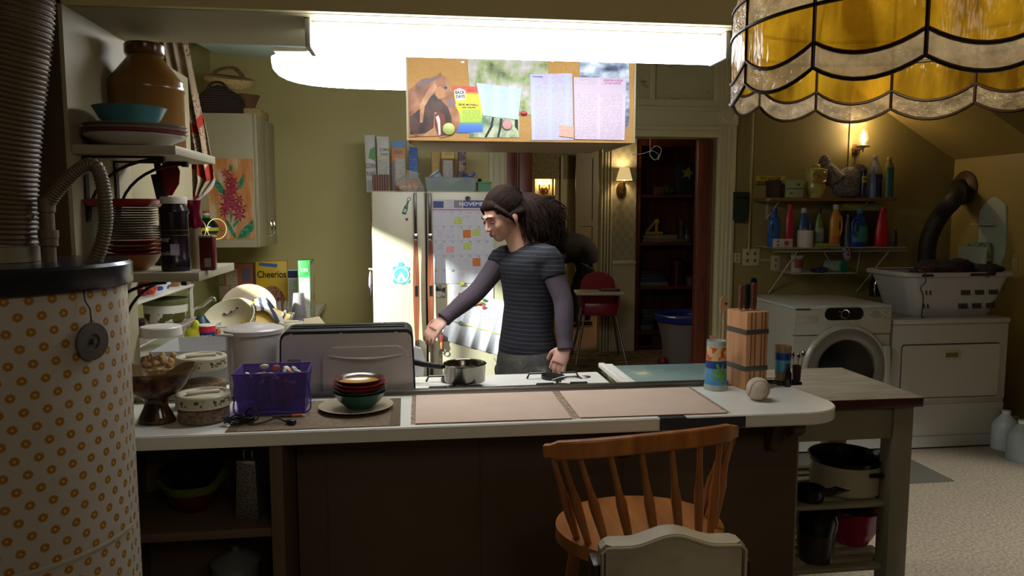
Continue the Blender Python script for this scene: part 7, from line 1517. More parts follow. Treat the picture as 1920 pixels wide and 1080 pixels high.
c = aY(1578, 958, 2.85); tag(MB().lathe([(0, 0), (.05, 0), (.07, .04), (.074, .05), (.07, .05), (0, .01)], n=32).done('pink_bowl', mt('bright_pink_plastic', '#c03a6a', .3), loc=(c.x, 2.85, zsB+.16)), 'bright pink bowl rim behind the pans over the crimson basin', 'bowl')
# ================================================================ HALL AND PARLOUR THINGS
# sconce with shade
p = aY(1170, 340, Y2-.10); t = empty('wall_sconce', 'brass wall sconce with a lit cream fabric shade on the patterned wallpaper', 'lamp', (p.x, Y2-.001, p.z)); s_ = mpp(p)
n = NT('lit_shade_fabric'); e = n.n('ShaderNodeEmission'); e.inputs[0].default_value = hexc('#ffdc96'); e.inputs[1].default_value = 1.1
mx = n.n('ShaderNodeMixShader'); mx.inputs[0].default_value = .6; n.col(hexc('#e8d6a8')); n.l(n.b.outputs[0], mx.inputs[1]); n.l(e.outputs[0], mx.inputs[2]); n.l(mx.outputs[0], n.out.inputs[0])
MB().lathe([(15*s_, 0), (9*s_, 23*s_)], (0, -.11, 2*s_), 28).done('lamp_shade', n.m, t)
BRS = mt('dark_brass', '#5c4626', .3, .8)
MB().lathe([(0, 0), (10*s_, 0), (9*s_, .012), (0, .014)], (0, 0, -16*s_), 24, (R(90), 0, 0), sx=1, sy=1.5).tube(spline([(0, -.01, -20*s_), (0, -.07, -22*s_), (0, -.11, -14*s_), (0, -.11, -2*s_)], 6), .009).lathe([(0, 0), (.014, 0), (.012, .05), (0, .05)], (0, -.11, -8*s_), 14).done('arm', BRS, t)
MB().lathe([(0, 0), (.018, .02), (.02, .05), (0, .08)], (0, -.11, 0), 14).done('bulb', emit('sconce_bulb', '#ffd890', 12), t)
lamp('sconce_light', 'POINT', (p.x, Y2-.11, p.z+.12), 7, (1, .78, .48), .03)
# double candle sconce in the parlour niche
p = aY(1020, 350, Y3+.2); t = empty('candle_sconce', 'two armed brass candle sconce glowing in the far parlour niche', 'lamp', (p.x, Y3+.248, p.z)); s_ = mpp(p)
MB().lathe([(0, 0), (7*s_, 2*s_), (9*s_, 8*s_), (4*s_, 16*s_), (0, 18*s_)], (0, -.06, -15*s_), 20, sy=.6).done('back_plate', BRS, t)
for sx_ in (-1, 1):
    MB().tube(spline([(0, -.06, -6*s_), (sx_*5*s_, -.08, -9*s_), (sx_*9*s_, -.08, -4*s_), (sx_*9*s_, -.08, 0)], 6), .012).cyl((sx_*9*s_, -.08, 0), (sx_*9*s_, -.08, 4*s_), .014).done('arm', BRS, t)
    MB().lathe([(0, 0), (.026, .03), (.015, .07), (0, .09)], (sx_*9*s_, -.08, 4*s_), 12).done('candle_bulb', emit('candle_flame', '#ffcf80', 45), t)
lamp('niche_light', 'POINT', (p.x, Y3+.12, p.z+.06), 3, (1, .72, .4), .03)
lamp('parlour_light', 'POINT', (3.7, 9.6, 2.3), 40, (1, .82, .56), .15)
lamp('hall_light', 'POINT', (.8, 6.6, 2.35), 6, (1, .84, .62), .12)
# high chair
p = aZ(1135, 672, 0); Yc = 7.65; c = aY(1122, 600, Yc); s_ = mpp(Vec((c.x, c.y, 0)))
t = empty('high_chair', 'red plastic high chair with a pale tray in the room beyond the doorway', 'high chair', (c.x, Yc, 0), R(-8))
RP = mt('red_seat_plastic', '#8e1424', .3, bump=0); TRY = mt('pale_tray', '#a8a493', .35, bump=0); zt_ = aY(1120, 545, Yc).z
MB().box((-.02, -.2, zt_), (.50, .34, .028), bev=.012).done('tray', TRY, t); MB().box((-.02, -.2, zt_+.015), (.44, .28, .006), bev=.002).done('tray_insert', mt('tray_inner', '#8f8b7c', .4), t)
zs_ = zt_-.16; MB().prism([(-.17, zs_), (.17, zs_), (.19, zt_+.0), (.175, zt_+.10), (.12, zt_+.165), (.04, zt_+.19), (-.04, zt_+.19), (-.12, zt_+.165), (-.175, zt_+.10), (-.19, zt_)], .10, .13, bev=.012).done('backrest', RP, t)
MB().b(-.18, .18, -.16, .12, zs_-.03, zs_, .012).b(-.20, -.175, -.16, .12, zs_, zt_-.01, .008).b(.175, .20, -.16, .12, zs_, zt_-.01, .008).b(-.17, .17, -.20, -.16, zs_-.08, zs_+.05, .012).done('seat', RP, t)
for sx_ in (-1, 1):
    for sy_ in (-1, 1): MB().cyl((sx_*.15, -.02+sy_*.12, zs_-.02), (sx_*.26, -.02+sy_*.30, .004), .013).done('leg', mt('leg_grey_metal', '#77756e', .35, .6), t)
m = MB(); m.box((.06, -.2, zt_+.030), (.20, .12, .02), bev=.006)
tag(m.done('toy_tray', blotch('dark_beads', [(.45, '#241418'), (.55, '#6a3a44')], 40, .4), loc=(0, 0, 0)), 'dark beaded toy on the high chair tray', 'toy'); o = bpy.data.objects['toy_tray']; o.location = (c.x, Yc, 0)
# shelves unit in the recess
SHX0, SHX1 = X(1192), X(1320); YSb = Y2+.02
t = empty('bookcase', 'dark brown built-in bookcase of toys and books right of the sconce', 'bookcase', (SHX0, YSb, 0)); w = SHX1-SHX0; zl_ = [aY(1240, q, YSb).z for q in (365, 455, 538, 622)]
MB().b(0, .06, 0, .45, 0, 2.5, .003).b(w-.03, w, 0, .45, 0, 2.5, .003).b(.06, w-.03, .42, .45, 0, 2.5).b(.06, w-.03, 0, .42, 2.30, 2.5).done('carcass', MAHOG, t)
for z_ in zl_+[.05]: MB().b(.06, w-.03, 0.01, .42, z_-.03, z_).done('shelf', MAHOG, t)
ys = YSb+.12
def bx(name, lb, px0, px1, z, H, c_, D=.16, cat='book', dy=0): 
    a, b = aY(px0, 400, ys+dy).x, aY(px1, 400, ys+dy).x; o = MB().box((0, 0, H/2), (b-a, D, H), bev=.003).done(name, mt('hb'+c_, c_, .6), loc=((a+b)/2, ys+dy+D/2, z+.0005)); return tag(o, lb, cat)
z1_, z2_, z3_, z4_ = zl_
bx('picture_frame', 'dark framed star picture on the top bookcase shelf', 1266, 1303, z1_, .36, '#15161e', .03, 'picture frame', .06)
p = aY(1288, 325, ys+.04); m = MB(); m.prism([((.075 if k % 2 == 0 else .034)*math.sin(k*math.pi/5+.2), (.075 if k % 2 == 0 else .034)*math.cos(k*math.pi/5+.2)) for k in range(10)], -.02, .01, bev=.004); tag(m.done('star_toy', mt('mustard_star', '#7a7022', .6), loc=(p.x, ys+.03, p.z)), 'mustard yellow star on the dark frame in the bookcase', 'star')
bx('flower_box', 'brown orange box under a small plant on the top bookcase shelf', 1225, 1244, z1_, .09, '#5c3420', .1, 'box')
tag(MB().ball((0, 0, .06), (.06, .05, .06), 8).ball((.05, .0, .05), (.05, .05, .04), 8).done('toy_plant', blotch('dark_green_leaf', [(.4, '#142c1a'), (.6, '#24402a')], 30, .7, bump=.5), loc=(aY(1252, 400, ys).x, ys+.05, z1_)), 'small dark green plant beside the orange brown box', 'plant')
bx('book', 'long pale book lying on the second bookcase shelf', 1205, 1290, z2_, .035, '#57503e', .2); bx('book', 'thick cream book on top of the long pale book', 1208, 1271, z2_+.036, .045, '#6e664a', .2)
p = aY(1228, 420, ys+.05); t = empty('yellow_toy', 'yellow plastic toy digger on the books in the bookcase', 'toy', (p.x, ys+.08, z2_+.082)); YT = mt('toy_yellow', '#a8841c', .4)
MB().box((.0, 0, .02), (.20, .06, .035), bev=.01).done('base', YT, t); MB().tube([(-.10, 0, .02), (.0, 0, .14)], .018).done('slide', mt('pale_toy_grey', '#7a7468', .4), t); MB().ball((.03, 0, .15), (.035, .03, .035), 10).tube([(.03, 0, .03), (.03, 0, .14)], .02).done('bear', YT, t)
for i, (px_, c_, h) in enumerate(((1212, '#3a3028', .22), (1286, '#4a4448', .30), (1297, '#5a5054', .16))): tag(MB().lathe([(0, 0), (.04, 0), (.045, .04), (.02, h*.6), (.035, h*.8), (0, h)], n=18).done('ornament', mt('orn'+c_, c_, .2), loc=(aY(px_, 400, ys+.1).x, ys+.24, z2_+.0005)), ('grey brown ornament behind the yellow toy in the bookcase', 'tall dark figurine at the right of the second bookcase shelf', 'short shiny figurine at the far right of the second bookcase shelf')[i], 'ornament')
for i, (c_, h, x1_) in enumerate((('#5c5a48', .045, 1256), ('#1c2850', .06, 1252), ('#3a201c', .03, 1247), ('#14141c', .04, 1244))): bx('game_box', ('cream box at the bottom of the games pile', 'blue box on the cream box in the games pile', 'thin reddish box in the games pile', 'black box topping the games pile')[i]+' on the third bookcase shelf', 1202+i, x1_, z3_+(0, .046, .107, .138)[i], h, c_, .22, 'box')
tag(MB().lathe([(0, 0), (.08, 0), (.09, .05), (.09, .28), (.05, .31), (0, .31)], n=24).done('dark_red_vase', CER('oxblood', '#3a1014'), loc=(aY(1272, 500, ys+.1).x, ys+.14, z3_)), 'dark oxblood jar on the third bookcase shelf', 'jar')
tag(MB().lathe([(0, 0), (.05, 0), (.05, .09), (0, .12)], n=18).done('ornament', mt('grey_orn', '#4c4a44', .3), loc=(aY(1294, 500, ys+.1).x, ys+.10, z3_)), 'grey ornament at the right of the third bookcase shelf', 'ornament')
for i, (c_, h) in enumerate((('#4a463a', .06), ('#15151a', .08), ('#3c3c24', .03), ('#3c2a30', .07))): bx('book', ('pale book at the bottom', 'black book, second up', 'olive book, third up', 'plum book, topmost')[i]+' of the pile on the fourth bookcase shelf', 1206+(2*i) % 5, 1248-i, z4_+(0, .062, .144, .176)[i], h, c_, .2)
bx('striped_bag', 'small pink striped bag on the floor of the bookcase', 1228, 1252, .05, .26, '#4a2c30', .1, 'bag')
# toy bin
Yb = 7.35; a, b = aY(1231, 585, Yb), aY(1350, 585, Yb); cx_ = (a.x+b.x)/2; r_ = (b.x-a.x)/2; z_ = aY(1290, 590, Yb).z
t = empty('toy_hamper', 'translucent mesh toy hamper with a thick blue rim in front of the bookcase', 'hamper', (cx_, Yb, .001), R(0))
MB().lathe([(0, .0), (r_*.72, 0), (r_*.74, .05), (r_*.78, z_*.5), (r_*.92, z_-.06)], n=36, fn=lambda a, z: 1+.02*math.sin(9*a)).done('mesh_body', clear('mesh_plastic', '#b8aca4', .5, .5), t)
MB().lathe([(r_*.92, z_-.07), (r_*1.0, z_-.05), (r_*1.02, z_), (r_*.96, z_+.015), (r_*.9, z_-.02)], n=40).done('rim', mt('royal_blue_plastic', '#1c3486', .3, bump=0), t)
o = MB().ball((0, 0, z_*.35), (r_*.6, r_*.6, z_*.3), 12).ball((.05, -.05, z_*.65), (r_*.5, r_*.5, z_*.2), 10).done('stuffed_toys', blotch('grey_plush', [(.35, '#4a3230'), (.5, '#6a5a58'), (.65, '#7c7474')], 9, .9, bump=.4), t); o['kind'] = 'stuff'
tag(MB().ball((0, 0, .06), (.05, .05, .06), 10).done('pink_toy', mt('dark_pink', '#7a1430', .4), loc=(aY(1240, 670, 7.2).x, 7.15, .001)), 'dark pink toy on the carpet left of the toy hamper', 'toy')
# dangling cable at the doorway head
P = [aY(1185, 290, YB-.02), aY(1205, 288, YB-.02), aY(1222, 283, YB-.02), aY(1235, 290, YB-.02), aY(1228, 300, YB-.02), aY(1218, 288, YB-.02), aY(1228, 274, YB-.02), aY(1240, 280, YB-.02), aY(1234, 300, YB-.02)]
t = empty('cable', 'thin white cable dangling from the door head', 'cable', P[2]); MB().tube(spline([p-P[2] for p in P], 8), .0022, 6).done('loop', WHITE, t)
q = [aY(1219, 283, YB-.02)-P[2], aY(1219, 260, YB-.02)-P[2]]; MB().tube(q, .002, 6).done('drop', WHITE, t)

# ================================================================ CHAIRS
# spindle back bar stool seen from behind
def D2(px_, py, z): return aZ(px_, py, z)
t = empty('bar_stool', 'orange oak spindle back bar stool pushed up to the serving counter', 'bar stool', (0, 0, 0))
zr = 1.035; zseat = .775
sc = D2(1192, 975, zseat); t.location = (sc.x, sc.y, 0); o_ = Vec((sc.x, sc.y, 0))
L = D2(1022, 845, zr)-o_; Rr = D2(1376, 808, zr)-o_
sl = D2(1030, 960, zseat)-o_; sr = D2(1362, 985, zseat)-o_; sn = D2(1170, 1048, zseat)-o_; sf = D2(1210, 925, zseat)-o_
hw = (sr.x-sl.x)/2; cx_ = (sr.x+sl.x)/2; cy_ = (sn.y+sf.y)/2; hd = abs(sf.y-sn.y)/2
ang0 = R(4); 
def el(a, kx=1, ky=1, dz=0, ax=None):
    x_, y_ = hw*kx*math.cos(a), hd*ky*math.sin(a); return Vec((cx_+x_*math.cos(ang0)-y_*math.sin(ang0), cy_+x_*math.sin(ang0)+y_*math.cos(ang0), dz))
m = MB(); N_ = 48; out = []
for k in range(N_):
    a = 2*math.pi*k/N_; e = .82+.18*(abs(math.cos(2*a))) if math.sin(a) < 0 else .93; p = el(a, 1, 1 if math.sin(a) < 0 else .95); out.append((p.x, p.y))
m.prism(out, zseat-.032, zseat, 'XY', bev=.006); m.done('seat', OAKST, t)
# back rail: shallow curve
rail = []
hwr = (Rr.x-L.x)/2+.004; cxr = (Rr.x+L.x)/2; cyr = (Rr.y+L.y)/2; bow = -.05; endz = .0
for k in range(33):
    u_ = -1+2*k/32; f_ = abs(u_)**3.4
    rail.append(Vec((cxr+hwr*u_, L.y+(Rr.y-L.y)*(k/32)+bow*(1-f_), zr+.010*(1-f_))))
rr_ = MB(); vs = []; fs = []
for i, p in enumerate(rail):
    tg = (rail[min(i+1, 32)]-rail[max(i-1, 0)]).normalized(); nn = Vec((tg.y, -tg.x, 0)).normalized(); th = .010; hh = .021 if 1 < i < 31 else .015
    for s1, s2 in ((-1, -1), (1, -1), (1, 1), (-1, 1)): vs.append(p+nn*th*s1+Vec((0, 0, hh*s2)))
for i in range(32):
    for k in range(4): fs.append((i*4+k, i*4+(k+1) % 4, (i+1)*4+(k+1) % 4, (i+1)*4+k))
fs += [(0, 1, 2, 3), (131, 130, 129, 128)]; rr_._add(vs, fs); o = rr_.done('back_rail', OAKST, t); bv = o.modifiers.new('b', 'BEVEL'); bv.width = .005; bv.segments = 3; bv.limit_method = 'ANGLE'
ks = [1.2, 2.6, 5, 9.6, 14.5, 19.5, 24.4, 28.4, 29.4, 30.6, 31.5]
ca_ = [-.95, -.85, -.66, -.39, -.09, .23, .52, .76, .985, .93, 1.0]
for i, k in enumerate(ks):
    i0 = min(int(k), 31); top_ = rail[i0].lerp(rail[i0+1], k-i0)-Vec((0, 0, .015)); a = math.acos(ca_[i])*(1 if i == 8 else -1); base = el(a, .88, .84, zseat-.004)
    pts = [base.lerp(top_, u_) for u_ in (0, .15, .35, .5, .62, .8, 1)]
    MB().tube(pts, [.0085, .0095, .0115, .0125, .0085, .007, .0065], 10).done('spindle', OAKST, t)
for sx_, sy_ in ((-1, -1), (1, -1), (-1, 1), (1, 1)):
    a = Vec((cx_+sx_*hw*.6, cy_+sy_*hd*.6, zseat-.03)); b = Vec((cx_+sx_*hw*.95, cy_+sy_*hd*1.0, .003)); MB().tube([a, a.lerp(b, .3), a.lerp(b, .6), b], [.013, .020, .018, .012], 12).done('leg', OAKST, t)
for s1 in (-1, 1):
    for z_ in (.22, .40):
        k_ = 1-(z_/(zseat-.03)); f_ = .6+.35*k_; MB().cyl((cx_+s1*hw*f_, cy_-hd*(.6+.4*k_), z_), (cx_+s1*hw*f_, cy_+hd*(.6+.4*k_), z_), .009).done('stretcher', OAKST, t)
        MB().cyl((cx_-hw*f_, cy_+s1*hd*(.6+.4*k_), z_+.04), (cx_+hw*f_, cy_+s1*hd*(.6+.4*k_), z_+.04), .009).done('stretcher', OAKST, t)
# padded chair in front
Yp = 1.18; q = lambda a, b: aY(a, b, Yp)
c = q(1258, 1040); t = empty('upholstered_chair', 'beige leather upholstered dining chair with a humped back at the bottom of the picture', 'chair', (c.x, Yp, 0), R(-4))
n = NT('worn_beige_leather'); f = n.noise(9, 6); n.col(n.ramp(f, [(.35, '#8a7e66'), (.6, '#a89c80')])); n.set(Roughness=.5); n.bump(n.noise(30, 5), .25, .006)
w2 = (q(1392, 1040).x-q(1130, 1040).x)/2; zt = q(1258, 992).z; zsid = q(1150, 1018).z
pts = [(w2*u_, zsid+(zt-zsid)*(math.cos(min(abs(u_)/.62, 1)*math.pi)*.5+.5) - (.0 if abs(u_) < .93 else .008)) for u_ in [-1+2*k/28 for k in range(29)]]
pts = [(-w2*1.0, .46)]+pts+[(w2*1.0, .46)]
MB().prism(pts, -.020, .020, bev=.008).done('backrest', n.m, t)
m = MB(); m.tube([(p[0]*.985, -.021, p[1]-.004) for p in pts], .0032, 6); m.done('piping', n.m, t)
MB().b(-w2*1.05, w2*1.05, -.42, -.032, .40, .47, .02).done('seat', n.m, t)
DW = mt('dark_chair_wood', '#2c1a10', .4)
for sx_ in (-1, 1):
    MB().box((sx_*(w2+.004), .012, .70), (.016, .05, .52), bev=.004).done('side_post', DW, t)
    for y_ in (-.0, -.40): MB().box((sx_*(w2-.02), y_+.0, .2), (.035, .035, .40), bev=.004).done('leg', DW, t)

# ================================================================ STAINED GLASS PENDANT
Dc = 1.06; rr0 = .232
e_ = ray(1694, 200); k_ = Dc/(e_.x*math.sin(YAW)+e_.y*math.cos(YAW)); lc = Vec((e_.x*k_, e_.y*k_, 0)); zrim = 1.714
t = empty('stained_glass_lamp', 'hanging stained glass lamp of amber and pale scalloped panes at the top right', 'pendant lamp', (lc.x, lc.y, zrim))
def glassm(name, c1, c2, tr_, s=14, sc=(1, 1, 1), em=0):
    n = NT(name); f = n.noise(s, 4, sc=sc); c = n.ramp(f, [(.35, c1), (.65, c2)]); n.col(c); n.set(Roughness=.12); n.bump(f, .8, .02)
    tl = n.n('ShaderNodeBsdfTranslucent'); n.l(c, tl.inputs[0]); ts = n.n('ShaderNodeBsdfTransparent'); n.l(c, ts.inputs[0])
    a = n.n('ShaderNodeMixShader'); a.inputs[0].default_value = .45; n.l(n.b.outputs[0], a.inputs[1]); n.l(tl.outputs[0], a.inputs[2])
    b = n.n('ShaderNodeMixShader'); b.inputs[0].default_value = tr_; n.l(a.outputs[0], b.inputs[1]); n.l(ts.outputs[0], b.inputs[2]); n.l(b.outputs[0], n.out.inputs[0]); return n.m
AMB = glassm('amber_ripple_glass', '#8e6c14', '#f2cc3c', .42, 9, (2.4, 2.4, .6)); PALE = glassm('pale_hammered_glass', '#a49c8c', '#d2cab8', .30, 42)
NS = 12; SUB = 10; zb1, zb2, zb3, zb4 = .0, .030, .084, .118
def rad(z): return rr0*(1-.0*z) if z < .118 else rr0*(1-(z-.118)*1.15)
def scal(a, z, depth): 
    u_ = (a*NS/(2*math.pi)) % 1; return z-depth*(1-(2*u_-1)**2)+depth*.5
def band(mb, f0, f1, rof=0, n=NS*SUB, rows=2):
    vs = []; fs = []
    for j in range(rows+1):
        for k in range(n):
            a = 2*math.pi*k/n; z = f0(a)+(f1(a)-f0(a))*j/rows; r = rad(z)+rof; vs.append((r*math.cos(a), r*math.sin(a), z))
    for j in range(rows):
        for k in range(n): fs.append((j*n+k, j*n+(k+1) % n, (j+1)*n+(k+1) % n, (j+1)*n+k))
    mb._add(vs, fs)
dpt = .020
e0 = lambda a: scal(a, zb1, dpt); e1 = lambda a: scal(a, zb2, dpt); e2 = lambda a: zb3; e3 = lambda a: .122; e4 = lambda a: .20; e5 = lambda a: .27
m = MB(); band(m, e0, e1); band(m, e2, e3); band(m, e3, e4); m.done('pale_panes', PALE, t)
m = MB(); band(m, e1, e2); band(m, e4, e5); m.done('amber_panes', AMB, t)
LEAD = mt('lead_came', '#2e2018', .4, .5)
m = MB()
for fz in (e0, e1, e2, e3, e4, e5):
    P = []
    for k in range(NS*SUB+1): a = 2*math.pi*k/(NS*SUB); z = fz(a); P.append((rad(z)*math.cos(a), rad(z)*math.sin(a), z))
    m.tube(P, .0026, 6, cap=False)
for k in range(NS):
    a = 2*math.pi*k/NS; P = [(rad(z)*math.cos(a), rad(z)*math.sin(a), z) for z in (e0(a), .05, .118, .128, .2, .27)]; m.tube(P, .0026, 6)
m.done('lead_frame', LEAD, t)
MB().lathe([(rad(.27), .27), (rad(.27)*.6, .285), (.03, .29), (.02, .33), (0, .335)], n=32).done('cap', mt('dark_brass', '#5c4626'), t)
MB().cyl((0, 0, .33), (0, 0, ZC-zrim), .006).done('rod', mt('dark_brass', '#5c4626'), t)
MB().cyl((0, 0, .262), (0, 0, .30), .018).done('socket', mt('dark_brass', '#5c4626'), t); MB().ball((0, 0, .235), (.024, .024, .034), 12).done('bulb', emit('pendant_bulb', '#ffcf88', 7), t)
lamp('pendant_light', 'POINT', (lc.x, lc.y, zrim+.17), 3.2, (1, .78, .46), .04)
# ================================================================ PEOPLE
YW = 3.36
wp = lambda a, b, Y=YW: aY(a, b, Y)
lat = Vec((.64, -.77, 0)); fw = Vec((-.77, -.64, 0))
wc_ = wp(990, 640); woman = empty('person', 'woman with dark ponytail in striped navy top behind the stove, one arm reaching left', 'person', (wc_.x, YW, .0))
O = Vec((wc_.x, YW, 0)); w_ = lambda a, b, Y=YW: wp(a, b, Y)-O
HC = w_(943, 404, YW-.01); HM = Mat.Translation(HC) @ Mat.Rotation(R(22), 4, 'Z') @ Mat.Rotation(R(-24), 4, 'Y')
def torso(m, grow, y0_, y1_, top=True):
    S = [(740, .165, 992), (700, .172, 991), (670, .160, 990), (645, .142, 989), (612, .128, 989), (575, .124, 992), (535, .136, 992), (505, .146, 990), (487, .140, 987), (474, .112, 983), (465, .070, 980)]
    P = []; RR = []
    for py, r, px_ in S:
        if y0_ >= py >= y1_: P.append(w_(px_, py)); RR.append(r+grow)
    m.tube(P, RR, 28, flat=.68, up=lat)
LS, LE, LW_ = w_(1030, 484, YW-.12), w_(1056, 566, YW-.17), w_(1060, 648, YW-.22)
RS, RE, RW_ = w_(944, 482, YW+.10), w_(893, 548, YW+.04), w_(836, 595, YW-.02)
def arm(m, S, E, Wr, g, t0=0, t1=1, n=14):
    P = spline([S, S.lerp(E, .5)+Vec((0, 0, -.004)), E, E.lerp(Wr, .5), Wr], 6); N = len(P)-1; r = [.050, .046, .041, .038, .037, .036, .031, .026]
    Q = []; q = []
    for i, p in enumerate(P):
        u_ = i/N
        if t0 <= u_ <= t1: k = u_*7; j = min(int(k), 6); Q.append(p); q.append(r[j]+(r[j+1]-r[j])*(k-j)+g)
    m.tube(Q, q, n)
hipL, hipR = w_(990, 700)+lat*.085, w_(990, 700)-lat*.085
kneeL, kneeR = Vec((hipL.x-.10, hipL.y-.05, .50)), Vec((hipR.x+.06, hipR.y+.05, .50))
ankL, ankR = Vec((kneeL.x-.02, kneeL.y-.01, .085)), Vec((kneeR.x+.12, kneeR.y+.06, .10))
def leg(m, H_, K_, A_, g): m.tube(spline([H_+Vec((0, 0, .03)), H_.lerp(K_, .5), K_, K_.lerp(A_, .4)+Vec((.012, .01, 0)), A_], 5), [.088+g]*2+[.085+g]*2+[.080+g, .076+g, .070+g, .066+g, .062+g, .058+g, .055+g, .054+g, .054+g, .053+g, .052+g, .049+g, .045+g, .040+g, .036+g, .034+g, .033+g], 16)
def hand(m, Wr, d, up, thumb, L=.175, curl=.5, bend=-1):
    d = d.normalized(); up = (up-d*up.dot(d)).normalized(); sd = d.cross(up)
    c = Wr+d*.045
    for k in range(-2, 3): m.ball(tuple(Wr+d*(.045)+sd*.0085*k), (.014, .014, .014), 8)
    m.tube([Wr-d*.02, Wr+d*.02, Wr+d*.05, Wr+d*.082], [.026, .030, .039, .037], 14, flat=.45, up=sd)
    for i, (o_, ln) in enumerate(((-.030, .060), (-.010, .072), (.010, .076), (.029, .068))):
        b = Wr+d*.078+sd*o_; dd = d; p = [b]; rr = [.0095]
        for s_ in range(3): cu = curl*(.5+.5*s_)*(1+.25*(i-1.5)); dd = (dd*math.cos(cu)+up*bend*math.sin(cu)).normalized() if s_ else (d*math.cos(curl*.4)+up*bend*math.sin(curl*.4)+sd*o_*3).normalized(); p.append(p[-1]+dd*ln*(.45, .32, .26)[s_]); rr.append((.0088, .0080, .0068)[s_])
        m.tube(p, rr, 8); m.ball(tuple(p[-1]), .0066, 6)
    b = Wr+d*.028+sd*thumb*.028; q1 = b+(d*.6+sd*thumb*.75+up*bend*.3).normalized()*.036; q2 = q1+(d*.9+sd*thumb*.25+up*bend*.3).normalized()*.032
    m.tube([b, q1, q2], [.013, .0105, .0085], 8); m.ball(tuple(q2), .0083, 6)
m = MB(); torso(m, 0, 740, 460)
m.tube([w_(982, 476), w_(972, 456), HM @ Vec((.030, 0, -.045))], [.058, .052, .054], 16)
arm(m, LS, LE, LW_, 0); arm(m, RS, RE, RW_, 0); leg(m, hipL, kneeL, ankL, 0); leg(m, hipR, kneeR, ankR, 0)
for A_ in (ankL, ankR): m.tube([A_+Vec((.02, 0, -.01)), A_+Vec((-.04, -.01, -.045)), A_+Vec((-.12, -.03, -.062))], [.035, .034, .022], 12)
hand(m, LW_, Vec((-.40, -.12, -1)), Vec((.6, .8, 0)), -1, curl=.42, bend=1)
hand(m, RW_, (RW_-RE).normalized()+Vec((-.1, -.1, -.25)), Vec((0, -.3, 1)), 1, curl=.45, bend=-1)
m.T = HM
m.ball((.016, 0, .030), (.092, .074, .084), 18); m.ball((-.030, 0, -.028), (.056, .056, .074), 16); m.ball((-.052, 0, -.078), (.030, .032, .024), 12); m.ball((-.005, 0, -.045), (.060, .055, .045), 12)
m.tube([(-.080, 0, .012), (-.090, 0, -.008), (-.101, 0, -.026), (-.094, 0, -.034)], [.008, .008, .0105, .008], 10); m.ball((-.094, .010, -.031), .008, 6); m.ball((-.094, -.010, -.031), .008, 6)
m.ball((-.076, 0, .022), (.015, .046, .012), 10)
m.ball((-.0865, 0, -.0525), (.008, .020, .0062), 8); m.ball((-.0845, 0, -.0625), (.0085, .018, .0065), 8)
for s_ in (-1, 1): m.ball((.010, s_*.080, -.010), (.018, .010, .030), 8, rot=(0, R(12), 0)); m.ball((-.055, s_*.030, -.025), (.025, .022, .025), 8)
m.T = Mat()
body = remesh(m.done('body', SKIN, woman), .0046, 2, .4)
# face details
m = MB(HM)
for s_ in (-1, 1): m.ball((-.0765, s_*.031, .003), (.0105, .0125, .0060), 8)
m.done('eyelids', mt('eyelid_skin', '#7e4c3c', .5), woman)
m = MB(HM)
for s_ in (-1, 1): m.tube([(-.0895, s_*.012, .021), (-.0885, s_*.028, .028), (-.076, s_*.046, .023)], .0036, 6); m.tube([(-.0875, s_*.020, -.001), (-.0882, s_*.031, -.0035), (-.082, s_*.043, -.001)], .0022, 6)
m.done('brows_and_lashes', mt('dark_brow', '#21120e', .7), woman)
m = MB(HM); m.ball((-.090, 0, -.0530), (.006, .0175, .0045), 8).ball((-.0885, 0, -.0615), (.0065, .0155, .0048), 8); m.done('lips', mt('lip_skin', '#94483f', .4), woman)
# hair
HAIR = NT('dark_brown_hair'); f = HAIR.noise(60, 3, sc=(1, 1, 1)); HAIR.col(HAIR.ramp(f, [(.3, '#160c09'), (.8, '#26160f')])); HAIR.set(Roughness=.85, **{'Specular_IOR_Level': .15}); HAIR = HAIR.m
m = MB(HM); m.ball((.026, 0, .038), (.094, .082, .088), 20); m.ball((.055, 0, .0), (.056, .070, .066), 14); m.ball((-.034, 0, .066), (.044, .058, .032), 12)
m.tube([(-.050, -.062, .062), (-.028, -.080, .025), (-.002, -.084, -.02), (.004, -.076, -.055)], [.010, .011, .008, .003], 10); m.tube([(-.060, .055, .065), (-.045, .075, .03), (-.02, .08, -.01)], [.010, .012, .006], 10)
m.tube([(.0, -.078, .01), (.04, -.080, .0), (.08, -.05, -.01)], [.010, .016, .026], 10)
m.T = Mat()
pt = [HM @ Vec((.105, 0, .03)), w_(998, 392), w_(1012, 412), w_(1016, 436), w_(1010, 456)]
m.tube(spline(pt, 5), [.038, .052, .060, .066, .070, .074, .077, .079, .080, .080, .078, .074, .070, .064, .058, .052, .046, .040, .032, .022, .012], 16)
hair = remesh(m.done('hair', HAIR, woman), .006, 4)
m = MB(); rnd = random.Random(3)
for k in range(1300):
    a = rnd.random()*6.28; r_ = .045+.06*rnd.random(); ph = rnd.random()*6
    off = Vec((math.cos(a), math.sin(a)*.8, rnd.uniform(-.6, .6)))*r_
    P = []; base = spline(pt, 4)
    n0 = rnd.randint(0, 4); n1 = rnd.randint(11, len(base)-1)
    for i in range(n0, n1, 2):
        u_ = i/(len(base)-1); P.append(base[i]+off*(.35+.85*math.sin(min(u_*1.25, 1)*math.pi*.62))+Vec((.003*math.sin(i*1.1+ph), .003*math.cos(i*.9+ph), .003*math.sin(i+ph))))
    if len(P) > 2: m.tube(P, [.0016]*(len(P)-1)+[.0004], 4, cap=False)
